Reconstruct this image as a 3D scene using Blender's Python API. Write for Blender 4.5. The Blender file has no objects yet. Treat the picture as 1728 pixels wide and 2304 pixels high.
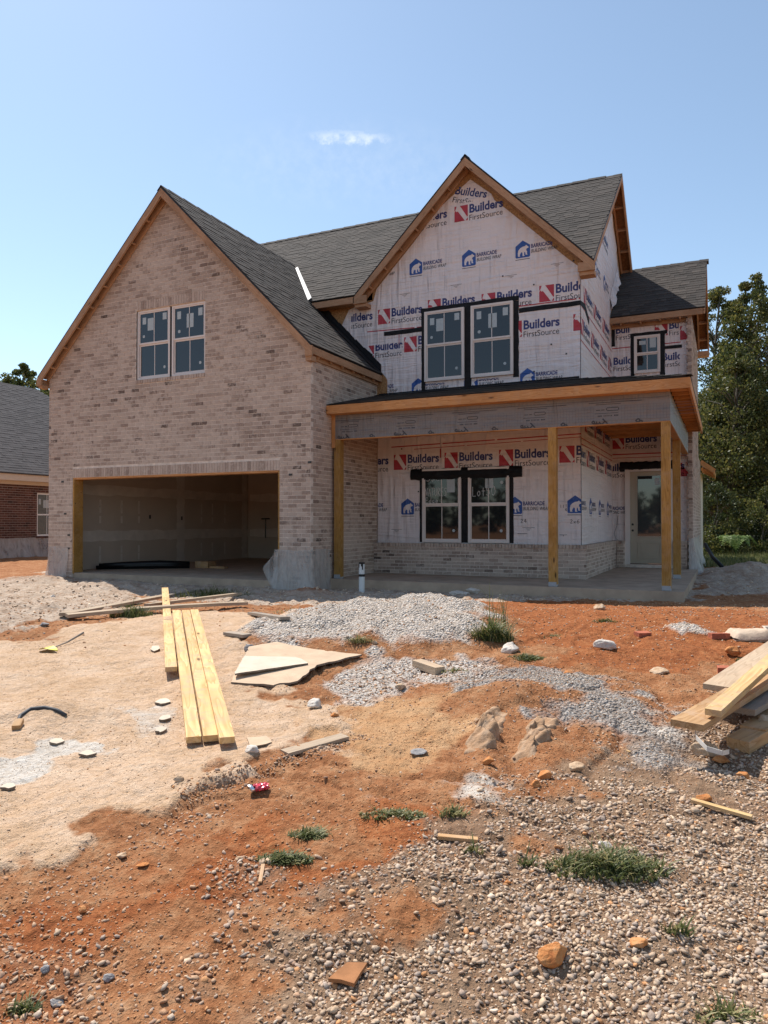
import bpy, bmesh, math, random
import numpy as np
from mathutils import Vector, Matrix

rnd = random.Random(7)
nrg = np.random.RandomState(11)
S = bpy.context.scene
COL = S.collection

# ------------------------------------------------------------------ camera
F_PX, YAW, PITCH = 1632.0, math.radians(25.24), math.radians(0.88)
CAM = np.array([7.066, -11.747, 1.112])
cd = bpy.data.cameras.new('camera'); cam = bpy.data.objects.new('camera', cd); COL.objects.link(cam)
cd.sensor_fit = 'VERTICAL'; cd.sensor_height = 36.0; cd.lens = F_PX / 2304.0 * 36.0
cd.clip_start = 0.05; cd.clip_end = 3000
cam.location = CAM; cam.rotation_euler = (math.pi / 2 + PITCH, 0, YAW)
S.camera = cam

# ------------------------------------------------------------------ world, sun, exposure
SUN_TO = Vector((-0.57, 0.30, 1.0)).normalized()
EL = math.asin(SUN_TO.z); AZ = math.atan2(SUN_TO.x, SUN_TO.y)
w = bpy.data.worlds.new('World'); S.world = w; w.use_nodes = True
nt = w.node_tree; nt.nodes.clear()
sky = nt.nodes.new('ShaderNodeTexSky'); sky.sky_type = 'NISHITA'; sky.sun_disc = False
sky.sun_elevation = EL; sky.sun_rotation = AZ
sky.air_density = 1.0; sky.dust_density = 0.45; sky.ozone_density = 1.6; sky.altitude = 200
bg = nt.nodes.new('ShaderNodeBackground'); bg.inputs['Strength'].default_value = 0.138
out = nt.nodes.new('ShaderNodeOutputWorld')
# one small wisp of fair-weather cloud, as a patch of sky direction
tc = nt.nodes.new('ShaderNodeTexCoord')
def wn(t, **k):
    n = nt.nodes.new(t)
    for a, b in k.items(): setattr(n, a, b)
    return n
def pix_dir(px, py):
    x = (px - 864) / F_PX; z = -(py - 1152) / F_PX
    Y = math.cos(PITCH) - z * math.sin(PITCH); Z = math.sin(PITCH) + z * math.cos(PITCH)
    c, s = math.cos(YAW), math.sin(YAW)
    return np.array([x * c - Y * s, x * s + Y * c, Z])
cc = Vector(pix_dir(786, 309)).normalized(); ce = Vector((0, 0, 1)).cross(cc).normalized() * -1; cu_ = ce.cross(cc).normalized()
if cu_.z < 0: cu_ = -cu_
def dotn(v):
    n = wn('ShaderNodeVectorMath', operation='DOT_PRODUCT'); nt.links.new(tc.outputs['Generated'], n.inputs[0]); n.inputs[1].default_value = v; return n.outputs['Value']
def mth(op, a, b=None, c=None, cl=False):
    n = wn('ShaderNodeMath', operation=op); n.use_clamp = cl
    for i, q in enumerate((a, b, c)):
        if q is None: continue
        if isinstance(q, (int, float)): n.inputs[i].default_value = q
        else: nt.links.new(q, n.inputs[i])
    return n.outputs[0]
ns = wn('ShaderNodeTexNoise'); ns.inputs['Scale'].default_value = 70; ns.inputs['Detail'].default_value = 6; ns.inputs['Roughness'].default_value = 0.62
nt.links.new(tc.outputs['Generated'], ns.inputs['Vector'])
ex = mth('DIVIDE', dotn(ce), 0.058); ey = mth('DIVIDE', dotn(cu_), 0.0085)
wv = mth('MULTIPLY', mth('SUBTRACT', ns.outputs['Fac'], 0.5), 2.2)
r2 = mth('ADD', mth('MULTIPLY', ex, ex), mth('MULTIPLY', mth('ADD', ey, wv), mth('ADD', ey, wv)))
core = mth('MULTIPLY', mth('SUBTRACT', 1.0, r2, cl=True), mth('MULTIPLY_ADD', ns.outputs['Fac'], 3.0, -0.95, cl=True))
ex2 = mth('DIVIDE', dotn(ce), 0.2); ey2 = mth('DIVIDE', mth('ADD', dotn(cu_), 0.03), 0.06)
hz = mth('MULTIPLY', mth('SUBTRACT', 1.0, mth('ADD', mth('MULTIPLY', ex2, ex2), mth('MULTIPLY', ey2, ey2)), cl=True), mth('MULTIPLY_ADD', ns.outputs['Fac'], 0.9, -0.33, cl=True))
fac = mth('MULTIPLY', mth('ADD', mth('MULTIPLY', core, 0.62), mth('MULTIPLY', hz, 0.35), cl=True), mth('GREATER_THAN', dotn(cc), 0.5))
mx = wn('ShaderNodeMix', data_type='RGBA'); nt.links.new(fac, mx.inputs['Factor'])
hs = wn('ShaderNodeHueSaturation'); hs.inputs['Saturation'].default_value = 0.85; hs.inputs['Value'].default_value = 1.0
nt.links.new(sky.outputs[0], hs.inputs['Color'])
tint = wn('ShaderNodeMix', data_type='RGBA', blend_type='MULTIPLY'); tint.inputs['Factor'].default_value = 1.0; tint.inputs['B'].default_value = (0.95, 1.03, 1.02, 1)
nt.links.new(hs.outputs['Color'], tint.inputs['A']); nt.links.new(tint.outputs['Result'], mx.inputs['A']); mx.inputs['B'].default_value = (6.0, 6.4, 6.7, 1)
nt.links.new(mx.outputs['Result'], bg.inputs['Color']); nt.links.new(bg.outputs[0], out.inputs[0])

sd = bpy.data.lights.new('sun', 'SUN'); sd.energy = 5.0; sd.angle = math.radians(0.53); sd.color = (1.0, 0.95, 0.88)
sun = bpy.data.objects.new('sun', sd); COL.objects.link(sun); sun.location = (-20, 10, 40)
sun.rotation_euler = SUN_TO.to_track_quat('Z', 'Y').to_euler()
vs = S.view_settings; vs.view_transform = 'Standard'; vs.look = 'None'; vs.exposure = 0.34; vs.gamma = 1.0; vs.use_curve_mapping = False
try:
    S.cycles.use_denoising = True; S.cycles.max_bounces = 8; S.cycles.diffuse_bounces = 4; S.cycles.transparent_max_bounces = 12
    S.cycles.caustics_reflective = False; S.cycles.caustics_refractive = False
except Exception: pass

# ------------------------------------------------------------------ materials
class NT:
    def __init__(s, name):
        s.m = bpy.data.materials.new(name); s.m.use_nodes = True; s.t = s.m.node_tree; s.t.nodes.clear()
        s.out = s.t.nodes.new('ShaderNodeOutputMaterial')
    def n(s, typ, props=None, **ins):
        o = s.t.nodes.new(typ)
        for a, b in (props or {}).items(): setattr(o, a, b)
        for k, v in ins.items():
            k = k.replace('_', ' ')
            if k.isdigit(): k = int(k)
            s.put(o, k, v)
        return o
    def put(s, o, k, v):
        if hasattr(v, 'outputs'): v = v.outputs[0]
        if isinstance(v, bpy.types.NodeSocket): s.t.links.new(v, o.inputs[k])
        else:
            if isinstance(v, (tuple, list)) and len(v) == 3 and o.inputs[k].type == 'RGBA': v = (*v, 1)
            o.inputs[k].default_value = v
    def math(s, op, a, b=0.0, c=0.0, clamp=False):
        o = s.n('ShaderNodeMath', {'operation': op, 'use_clamp': clamp})
        for i, q in enumerate((a, b, c)): s.put(o, i, q)
        return o.outputs[0]
    def mix(s, f, a, b):
        o = s.n('ShaderNodeMix', {'data_type': 'RGBA'}); s.put(o, 'Factor', f); s.put(o, 'A', a); s.put(o, 'B', b); return o.outputs['Result']
    def ramp(s, f, stops):
        o = s.n('ShaderNodeValToRGB'); s.put(o, 'Fac', f); el = o.color_ramp.elements
        while len(el) < len(stops): el.new(0.5)
        for e, (p, c) in zip(el, stops):
            e.position = p; e.color = (*c, 1) if len(c) == 3 else c
        return o.outputs['Color']
    def noise(s, vec, scale, detail=4, rough=0.55, dist=0.0, out='Fac'):
        o = s.n('ShaderNodeTexNoise'); s.put(o, 'Scale', scale); s.put(o, 'Detail', detail); s.put(o, 'Roughness', rough); s.put(o, 'Distortion', dist)
        if vec is not None: s.put(o, 'Vector', vec)
        return o.outputs[out]
    def pos(s, scale=(1, 1, 1), obj=False, rot=None):
        src = s.n('ShaderNodeTexCoord').outputs['Object'] if obj else s.n('ShaderNodeNewGeometry').outputs['Position']
        m = s.n('ShaderNodeMapping'); s.put(m, 'Vector', src); s.put(m, 'Scale', scale)
        if rot: s.put(m, 'Rotation', rot)
        return m.outputs[0]
    def attr(s, name, out='Fac'): return s.n('ShaderNodeAttribute', {'attribute_name': name}).outputs[out]
    def bump(s, h, dist=0.01, strength=1.0, normal=None):
        o = s.n('ShaderNodeBump'); s.put(o, 'Height', h); s.put(o, 'Distance', dist); s.put(o, 'Strength', strength)
        if normal is not None: s.put(o, 'Normal', normal)
        return o.outputs[0]
    def bsdf(s, col, rough=0.8, normal=None, spec=0.3, metal=0.0, **k):
        o = s.n('ShaderNodeBsdfPrincipled'); s.put(o, 'Base Color', col); s.put(o, 'Roughness', rough); s.put(o, 'Specular IOR Level', spec); s.put(o, 'Metallic', metal)
        if normal is not None: s.put(o, 'Normal', normal)
        for a, b in k.items(): s.put(o, a.replace('_', ' '), b)
        s.t.links.new(o.outputs[0], s.out.inputs[0]); s.b = o
        return o

def simple(name, col, rough=0.7, spec=0.3, metal=0.0, var=0.12, scale=6.0, bump=0.0, bscale=60):
    t = NT(name); nz = t.noise(t.pos(), scale, 5, 0.6)
    c2 = tuple(max(0, x * (1 - var)) for x in col); c1 = tuple(min(1, x * (1 + var)) for x in col)
    c = t.ramp(nz, [(0.3, c2), (0.7, c1)])
    nm = t.bump(t.noise(t.pos(), bscale, 3), bump, 1.0) if bump else None
    t.bsdf(c, rough, nm, spec, metal); return t.m

def wood(name, light, dark, rough=0.75, grey=0.0, knots=True, rings=9.0, dust=0.25):
    t = NT(name)
    info = t.n('ShaderNodeObjectInfo').outputs['Random']
    v = t.n('ShaderNodeCombineXYZ'); t.put(v, 0, t.math('MULTIPLY', info, 37.0)); t.put(v, 1, t.math('MULTIPLY', info, 11.0)); t.put(v, 2, t.math('MULTIPLY', info, 5.0))
    tcn = t.n('ShaderNodeTexCoord').outputs['Object']
    add = t.n('ShaderNodeVectorMath', {'operation': 'ADD'}); t.put(add, 0, tcn); t.put(add, 1, v.outputs[0])
    m = t.n('ShaderNodeMapping'); t.put(m, 'Vector', add.outputs[0]); t.put(m, 'Scale', (0.9, 9.0, 9.0))
    wvn = t.noise(m.outputs[0], 1.3, 2, 0.5)
    rg_ = t.math('FRACT', t.math('MULTIPLY', wvn, rings))
    rg_ = t.math('POWER', rg_, 2.0)
    m2 = t.n('ShaderNodeMapping'); t.put(m2, 'Vector', add.outputs[0]); t.put(m2, 'Scale', (3.0, 90.0, 90.0))
    fine = t.noise(m2.outputs[0], 2.0, 4, 0.6)
    big = t.noise(add.outputs[0], 1.6, 3, 0.5)
    f = t.math('ADD', t.math('MULTIPLY', rg_, 0.75), t.math('MULTIPLY', t.math('SUBTRACT', fine, 0.35), 0.6), clamp=True)
    c = t.mix(f, light, dark)
    c = t.mix(t.math('MULTIPLY', t.math('SUBTRACT', big, 0.42, clamp=True), 1.6, clamp=True), c, tuple(x * 0.62 for x in dark))
    if knots:
        m3 = t.n('ShaderNodeMapping'); t.put(m3, 'Vector', add.outputs[0]); t.put(m3, 'Scale', (1.8, 6.5, 6.5))
        vo = t.n('ShaderNodeTexVoronoi', {'feature': 'F1'}); t.put(vo, 'Vector', m3.outputs[0]); t.put(vo, 'Scale', 1.0); t.put(vo, 'Randomness', 1.0)
        kn = t.math('MULTIPLY', t.math('SUBTRACT', 0.13, vo.outputs['Distance'], clamp=True), 14.0, clamp=True)
        c = t.mix(kn, c, tuple(x * 0.28 for x in dark))
    if grey:
        c = t.mix(t.math('MULTIPLY', t.noise(add.outputs[0], 5, 5, 0.65), grey, clamp=True), c, (0.33, 0.29, 0.25))
    dz = t.math('MULTIPLY', t.math('SUBTRACT', t.noise(t.pos(), 7, 5, 0.7, 0.5), 0.47, clamp=True), dust * 5.0, clamp=True)
    c = t.mix(dz, c, (0.50, 0.34, 0.22))
    tint = t.ramp(info, [(0.0, (0.82, 0.82, 0.82)), (1.0, (1.1, 1.06, 1.02))])
    mm = t.n('ShaderNodeMix', {'data_type': 'RGBA', 'blend_type': 'MULTIPLY'}); t.put(mm, 'Factor', 1.0); t.put(mm, 'A', c); t.put(mm, 'B', tint)
    t.bsdf(mm.outputs['Result'], rough, t.bump(f, 0.0015, 0.6), 0.25)
    return t.m

M = {}
M['fascia'] = wood('pine_fascia', (0.50, 0.30, 0.18), (0.33, 0.17, 0.085))
M['fascia_new'] = wood('pine_fascia_new', (0.66, 0.33, 0.13), (0.46, 0.19, 0.06))
M['treated'] = wood('treated_post', (0.47, 0.26, 0.07), (0.27, 0.13, 0.03))
M['yellow'] = wood('yellow_pine', (0.74, 0.52, 0.25), (0.50, 0.29, 0.105), knots=True, rings=6.0, dust=0.8)
M['weather'] = wood('weathered_lumber', (0.60, 0.45, 0.30), (0.40, 0.27, 0.16), grey=0.55)
M['brownwood'] = wood('brown_lumber', (0.55, 0.34, 0.17), (0.34, 0.18, 0.075), rings=7.0, dust=0.9)
M['greywood'] = wood('grey_lumber', (0.36, 0.30, 0.24), (0.22, 0.17, 0.13), grey=0.6)
M['osb'] = simple('osb_sheathing', (0.36, 0.20, 0.09), 0.85, var=0.45, scale=28, bump=0.003, bscale=80)

def brick_mat(name, stops, wash, washc, posscale=1.0):
    t = NT(name)
    tone = t.attr('tone')
    p = t.pos((posscale,) * 3)
    big = t.noise(p, 0.9, 3, 0.5)
    sm = t.noise(p, 34, 4, 0.65, 0.6)
    md = t.noise(p, 11, 4, 0.6, 1.0)
    f = t.math('ADD', tone, t.math('MULTIPLY', t.math('SUBTRACT', sm, 0.5), 0.55), clamp=True)
    c = t.ramp(f, stops)
    wf = t.math('MULTIPLY', t.math('ADD', t.math('SUBTRACT', md, 0.5), t.math('MULTIPLY', t.math('SUBTRACT', big, 0.46), 0.7)), 5.0, clamp=True)
    c = t.mix(t.math('MULTIPLY', wf, wash), c, washc)
    t.bsdf(c, 0.9, t.bump(sm, 0.004, 0.8), 0.15)
    return t.m
M['brick'] = brick_mat('whitewashed_brick', [(0.0, (0.52, 0.41, 0.335)), (0.25, (0.45, 0.345, 0.28)), (0.5, (0.355, 0.262, 0.21)), (0.72, (0.24, 0.172, 0.138)), (1.0, (0.10, 0.073, 0.06))], 0.7, (0.58, 0.465, 0.385))
M['redbrick'] = brick_mat('red_brick', [(0.0, (0.145, 0.068, 0.052)), (0.5, (0.09, 0.042, 0.035)), (1.0, (0.04, 0.025, 0.023))], 0.05, (0.3, 0.2, 0.15))
M['mortar'] = simple('mortar', (0.68, 0.575, 0.49), 0.95, 0.1, var=0.2, scale=9, bump=0.004)
M['mortar2'] = simple('mortar_grey', (0.36, 0.30, 0.26), 0.95, 0.1, var=0.15, bump=0.004)
M['looseb'] = simple('loose_brick', (0.40, 0.13, 0.075), 0.9, 0.15, var=0.35, scale=25, bump=0.004)

t = NT('shingle'); tone = t.attr('tone'); p = t.pos()
g = t.noise(p, 160, 3, 0.7); g2 = t.noise(p, 2.3, 3, 0.6)
c = t.ramp(t.math('ADD', tone, t.math('ADD', t.math('MULTIPLY', t.math('SUBTRACT', g, 0.5), 0.75), t.math('MULTIPLY', t.math('SUBTRACT', g2, 0.5), 0.35)), clamp=True), [(0.0, (0.019, 0.017, 0.016)), (0.5, (0.054, 0.046, 0.041)), (1.0, (0.105, 0.086, 0.074))])
t.bsdf(c, 0.92, t.bump(g, 0.003, 0.8), 0.2); M['shingle'] = t.m
t = NT('shingle_grey'); tone = t.attr('tone'); p = t.pos(); g = t.noise(p, 120, 3, 0.7)
c = t.ramp(t.math('ADD', tone, t.math('MULTIPLY', t.math('SUBTRACT', g, 0.5), 0.6), clamp=True), [(0.0, (0.04, 0.036, 0.037)), (1.0, (0.12, 0.108, 0.108))])
t.bsdf(c, 0.92, None, 0.2); M['shingle2'] = t.m
M['deck'] = simple('roof_deck', (0.055, 0.05, 0.048), 0.9, var=0.2)
M['deckwood'] = simple('roof_deck_underside', (0.22, 0.10, 0.04), 0.85, var=0.35, scale=20, bump=0.002)
M['drip'] = simple('black_drip_edge', (0.015, 0.015, 0.016), 0.5)

def wrapmat(name, col, print_=False, stretch=(2.2, 2.2, 1.0)):
    t = NT(name)
    p = t.pos(stretch)
    n1 = t.noise(t.pos((1.0, 1.0, 1.0)), 0.8, 2, 0.5)
    n2 = t.noise(t.pos((0.9, 0.9, 9.0), rot=(0, 0.12, 0)), 1.3, 3, 0.55, 0.3); n3 = t.noise(t.pos((9, 9, 0.8), rot=(0, -0.25, 0)), 1.1, 3, 0.5, 0.3); n4 = t.noise(t.pos((7, 7, 0.9), rot=(0, 0.7, 0)), 1.0, 2, 0.5, 0.4)
    h = t.math('ADD', t.math('MULTIPLY', n1, 0.8), t.math('ADD', t.math('MULTIPLY', t.math('POWER', n2, 2.0), 0.8), t.math('ADD', t.math('MULTIPLY', t.math('POWER', n3, 2.0), 0.8), t.math('MULTIPLY', t.math('POWER', n4, 3.0), 1.2))))
    big = t.noise(t.pos(), 0.7, 3, 0.6)
    c = col if print_ else t.ramp(big, [(0.3, tuple(x * 0.9 for x in col)), (0.7, col)])
    t.bsdf(c, 0.42, t.bump(h, 0.065, 0.9), 0.4); return t.m
M['wrap'] = wrapmat('house_wrap', (0.76, 0.675, 0.655))
M['blue'] = wrapmat('print_blue', (0.028, 0.085, 0.30), True)
M['navy'] = wrapmat('print_navy', (0.035, 0.045, 0.16), True)
M['black'] = wrapmat('print_black', (0.03, 0.03, 0.035), True)
M['red'] = wrapmat('print_red', (0.42, 0.035, 0.05), True)
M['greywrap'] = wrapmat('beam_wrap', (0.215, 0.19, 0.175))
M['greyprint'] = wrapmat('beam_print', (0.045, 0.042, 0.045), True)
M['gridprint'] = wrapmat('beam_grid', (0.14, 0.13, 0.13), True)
M['tape'] = simple('black_flashing_tape', (0.011, 0.010, 0.011), 0.6, 0.2, var=0.6, scale=14, bump=0.004, bscale=30)
M['roll'] = simple('rolled_membrane', (0.004, 0.004, 0.005), 0.6, 0.3, var=0.5, bump=0.006, bscale=18)
M['vinyl'] = simple('window_vinyl', (0.70, 0.62, 0.57), 0.45, 0.4, var=0.03)
M['white'] = simple('white_plastic', (0.78, 0.78, 0.76), 0.4, 0.4, var=0.05)
M['sticker'] = simple('window_sticker', (0.42, 0.47, 0.48), 0.6, var=0.1, scale=30)
M['chalk'] = simple('chalk', (0.62, 0.62, 0.6), 0.9, var=0.2, scale=50)
t = NT('window_glass'); t.bsdf((0.016, 0.017, 0.019), 0.03, t.bump(t.noise(t.pos(), 0.8, 2), 0.004, 0.5), 0.68); M['glass'] = t.m
t = NT('door_glass'); t.bsdf((0.05, 0.055, 0.06), 0.03, None, 1.0); M['doorglass'] = t.m
M['door'] = simple('door_paint', (0.42, 0.36, 0.275), 0.5, 0.4, var=0.04)
M['dark'] = simple('dark_metal', (0.02, 0.018, 0.016), 0.4, 0.5)
M['concrete'] = simple('concrete', (0.42, 0.31, 0.225), 0.9, 0.15, var=0.2, scale=2.5, bump=0.003)
M['drywall'] = simple('drywall_paper', (0.54, 0.43, 0.345), 0.9, 0.1, var=0.07, scale=1.2)
M['mud'] = simple('joint_compound', (0.66, 0.56, 0.48), 0.95, 0.1, var=0.1, scale=4)
M['metal'] = simple('bare_flashing', (0.36, 0.36, 0.37), 0.6, 0.4, 0.1, var=0.1, scale=8)
M['cream'] = simple('cream_trim', (0.62, 0.53, 0.42), 0.6, var=0.04)
M['sidebrick'] = M['brick']
M['pvc'] = simple('white_pvc', (0.72, 0.70, 0.67), 0.35, 0.5, var=0.06)
M['blacktape'] = simple('black_tape', (0.01, 0.01, 0.011), 0.45, 0.4)
t = NT('poly_sheet'); d = t.n('ShaderNodeBsdfPrincipled', None, Base_Color=(0.62, 0.56, 0.51), Roughness=0.35)
t.put(d, 'Normal', t.bump(t.noise(t.pos((5, 5, 1.6), rot=(0.2, 0.3, 0)), 1.4, 4, 0.55, 1.8), 0.05, 0.8))
tr = t.n('ShaderNodeBsdfTransparent'); ms = t.n('ShaderNodeMixShader'); t.put(ms, 0, t.math('MULTIPLY_ADD', t.noise(t.pos((4, 4, 1.2)), 1.2, 4, 0.6, 1.2), 0.9, 0.02, clamp=True)); t.put(ms, 1, tr); t.put(ms, 2, d)
t.t.links.new(ms.outputs[0], t.out.inputs[0]); M['poly'] = t.m

def leafmat(name, c1, c2, c3, trans=0.35):
    t = NT(name); tone = t.attr('tone')
    c = t.ramp(tone, [(0.0, c1), (0.55, c2), (1.0, c3)])
    d = t.n('ShaderNodeBsdfPrincipled', None, Base_Color=c, Roughness=0.5); t.put(d, 'Specular IOR Level', 0.35)
    tl = t.n('ShaderNodeBsdfTranslucent', None, Color=c)
    ms = t.n('ShaderNodeMixShader'); t.put(ms, 0, trans); t.put(ms, 1, d); t.put(ms, 2, tl)
    t.t.links.new(ms.outputs[0], t.out.inputs[0]); return t.m
M['leaf'] = leafmat('tree_leaf', (0.036, 0.05, 0.015), (0.10, 0.112, 0.03), (0.23, 0.195, 0.055), 0.45)
M['leafdark'] = leafmat('dark_leaf', (0.02, 0.034, 0.012), (0.045, 0.06, 0.018), (0.10, 0.11, 0.03), 0.25)
M['fern'] = leafmat('frond_leaf', (0.07, 0.12, 0.03), (0.14, 0.21, 0.06), (0.24, 0.3, 0.1))
M['grass'] = leafmat('grass_blade', (0.05, 0.07, 0.018), (0.125, 0.145, 0.045), (0.36, 0.31, 0.14))
M['bark'] = simple('bark', (0.16, 0.14, 0.115), 0.9, 0.1, var=0.35, scale=9, bump=0.02, bscale=14)

def stonemat(name):
    t = NT(name); col = t.attr('col', 'Color'); p = t.pos()
    n1 = t.noise(p, 140, 4, 0.65); n2 = t.noise(p, 38, 3, 0.5)
    f = t.math('MULTIPLY_ADD', t.math('ADD', t.math('SUBTRACT', n1, 0.5), t.math('SUBTRACT', n2, 0.5)), 0.9, 1.0)
    hv = t.n('ShaderNodeHueSaturation'); t.put(hv, 'Color', col); t.put(hv, 'Value', f)
    t.bsdf(hv.outputs[0], 0.85, t.bump(n1, 0.003, 0.7), 0.25); return t.m
M['stone'] = stonemat('gravel_stone')
def rockmat(name, a, b, c_):
    t = NT(name); p = t.pos(None or (1, 1, 1)); n1 = t.noise(p, 18, 6, 0.65, 0.4); n2 = t.noise(p, 75, 4, 0.7)
    c = t.ramp(n1, [(0.3, a), (0.5, b), (0.72, c_)])
    t.bsdf(c, 0.92, t.bump(t.math('ADD', n1, t.math('MULTIPLY', n2, 0.4)), 0.012, 0.9), 0.15); return t.m
M['clayrock'] = rockmat('clay_rock', (0.36, 0.12, 0.04), (0.52, 0.215, 0.075), (0.60, 0.33, 0.16))
M['tanrock'] = rockmat('tan_rock', (0.38, 0.22, 0.12), (0.52, 0.36, 0.23), (0.64, 0.52, 0.40))
M['paleroc'] = rockmat('pale_rock', (0.46, 0.38, 0.31), (0.62, 0.54, 0.46), (0.74, 0.68, 0.61))
M['mudridge'] = rockmat('mud_ridge', (0.30, 0.175, 0.095), (0.40, 0.25, 0.15), (0.46, 0.33, 0.225))
M['greyrock'] = rockmat('grey_rock', (0.17, 0.16, 0.16), (0.30, 0.28, 0.27), (0.42, 0.38, 0.35))
M['board'] = simple('gypsum_paper', (0.55, 0.40, 0.275), 0.9, 0.1, var=0.12, scale=7, bump=0.003)
M['boardw'] = simple('gypsum_face', (0.60, 0.50, 0.39), 0.9, 0.1, var=0.1, scale=9, bump=0.003)
M['gyps'] = simple('gypsum_core', (0.20, 0.155, 0.12), 0.9, 0.1, var=0.3, scale=30)
M['paper'] = simple('bag_paper', (0.55, 0.42, 0.31), 0.85, 0.1, var=0.2, scale=9, bump=0.004)
M['canred'] = simple('can_paint', (0.62, 0.07, 0.10), 0.3, 0.5, 0.3, var=0.5, scale=60)
M['alu'] = simple('aluminium', (0.75, 0.75, 0.75), 0.28, 0.5, 0.9, var=0.05)
M['yleaf'] = simple('yellow_leaf', (0.62, 0.55, 0.04), 0.5, 0.3, var=0.3, scale=40)
M['strap'] = simple('white_strap', (0.62, 0.58, 0.53), 0.5, var=0.15, scale=20)
M['tile'] = simple('brown_shard', (0.33, 0.145, 0.06), 0.9, var=0.2, scale=20)
M['rubber'] = simple('black_hose', (0.06, 0.06, 0.065), 0.6)
M['membrane'] = simple('plastic_roll', (0.006, 0.006, 0.007), 0.4, 0.4)

# ------------------------------------------------------------------ mesh + object helpers
class MB:
    """collects polygons, with a material index per face and an optional 'tone' per vertex"""
    def __init__(s): s.v = []; s.f = []; s.mi = []; s.tone = []
    def poly(s, pts, mi=0, tone=0.5):
        i = len(s.v); s.v += [tuple(p) for p in pts]; s.f.append(tuple(range(i, i + len(pts)))); s.mi.append(mi); s.tone += [tone] * len(pts)
    def hexa(s, c, mi=0, tone=0.5, skip=()):
        i = len(s.v); s.v += [tuple(p) for p in c]; s.tone += [tone] * 8
        for k, q in enumerate(((0, 3, 2, 1), (4, 5, 6, 7), (0, 1, 5, 4), (1, 2, 6, 5), (2, 3, 7, 6), (3, 0, 4, 7))):
            if k in skip: continue
            s.f.append(tuple(i + a for a in q)); s.mi.append(mi)
    def box(s, a, b, mi=0, tone=0.5):
        (x0, y0, z0), (x1, y1, z1) = a, b
        x0, x1 = min(x0, x1), max(x0, x1); y0, y1 = min(y0, y1), max(y0, y1); z0, z1 = min(z0, z1), max(z0, z1)
        s.hexa([(x0, y0, z0), (x1, y0, z0), (x1, y1, z0), (x0, y1, z0), (x0, y0, z1), (x1, y0, z1), (x1, y1, z1), (x0, y1, z1)], mi, tone)
    def obox(s, c, ax, ay, az, mi=0, tone=0.5):
        c = Vector(c); ax, ay, az = Vector(ax), Vector(ay), Vector(az)
        P = [c + ax * i + ay * j + az * k for k in (-1, 1) for i, j in ((-1, -1), (1, -1), (1, 1), (-1, 1))]
        s.hexa(P, mi, tone)
    def prism(s, pts, ext, mi=0, tone=0.5, mside=None):
        ext = Vector(ext); P = [Vector(p) for p in pts]; n = len(P); i = len(s.v)
        s.v += [tuple(p) for p in P] + [tuple(p + ext) for p in P]; s.tone += [tone] * (2 * n)
        s.f.append(tuple(i + k for k in range(n))[::-1]); s.f.append(tuple(i + n + k for k in range(n))); s.mi += [mi, mi]
        for k in range(n):
            j = (k + 1) % n; s.f.append((i + k, i + j, i + n + j, i + n + k)); s.mi.append(mi if mside is None else mside)
    def tube(s, pts, r, n=8, mi=0, tone=0.5, cap=True):
        P = [Vector(p) for p in pts]; R = r if isinstance(r, (list, tuple)) else [r] * len(P); base = len(s.v)
        up = Vector((0, 0, 1)); d0 = (P[1] - P[0]).normalized()
        if abs(d0.dot(up)) > 0.95: up = Vector((1, 0, 0))
        for k, p in enumerate(P):
            d = (P[min(k + 1, len(P) - 1)] - P[max(k - 1, 0)]).normalized(); a = d.cross(up).normalized(); b = a.cross(d)
            for q in range(n):
                an = 2 * math.pi * q / n; s.v.append(tuple(p + (a * math.cos(an) + b * math.sin(an)) * R[k])); s.tone.append(tone)
        for k in range(len(P) - 1):
            for q in range(n):
                q2 = (q + 1) % n; s.f.append((base + k * n + q, base + k * n + q2, base + (k + 1) * n + q2, base + (k + 1) * n + q)); s.mi.append(mi)
        if cap:
            s.f.append(tuple(base + q for q in range(n))[::-1]); s.f.append(tuple(base + (len(P) - 1) * n + q for q in range(n))); s.mi += [mi, mi]
    def mesh(s, name, mats, smooth=False, fix=True):
        me = bpy.data.meshes.new(name); me.from_pydata(s.v, [], s.f)
        for m in (mats if isinstance(mats, (list, tuple)) else [mats]): me.materials.append(m)
        if len(me.materials) > 1: me.polygons.foreach_set('material_index', s.mi)
        a = me.attributes.new('tone', 'FLOAT', 'POINT'); a.data.foreach_set('value', s.tone)
        if fix:
            b = bmesh.new(); b.from_mesh(me); bmesh.ops.recalc_face_normals(b, faces=b.faces); b.to_mesh(me); b.free()
        if smooth: me.polygons.foreach_set('use_smooth', [True] * len(me.polygons))
        me.update(); return me
    def build(s, name, mats, parent=None, smooth=False, fix=True): return link(name, s.mesh(name, mats, smooth, fix), parent)

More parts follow.
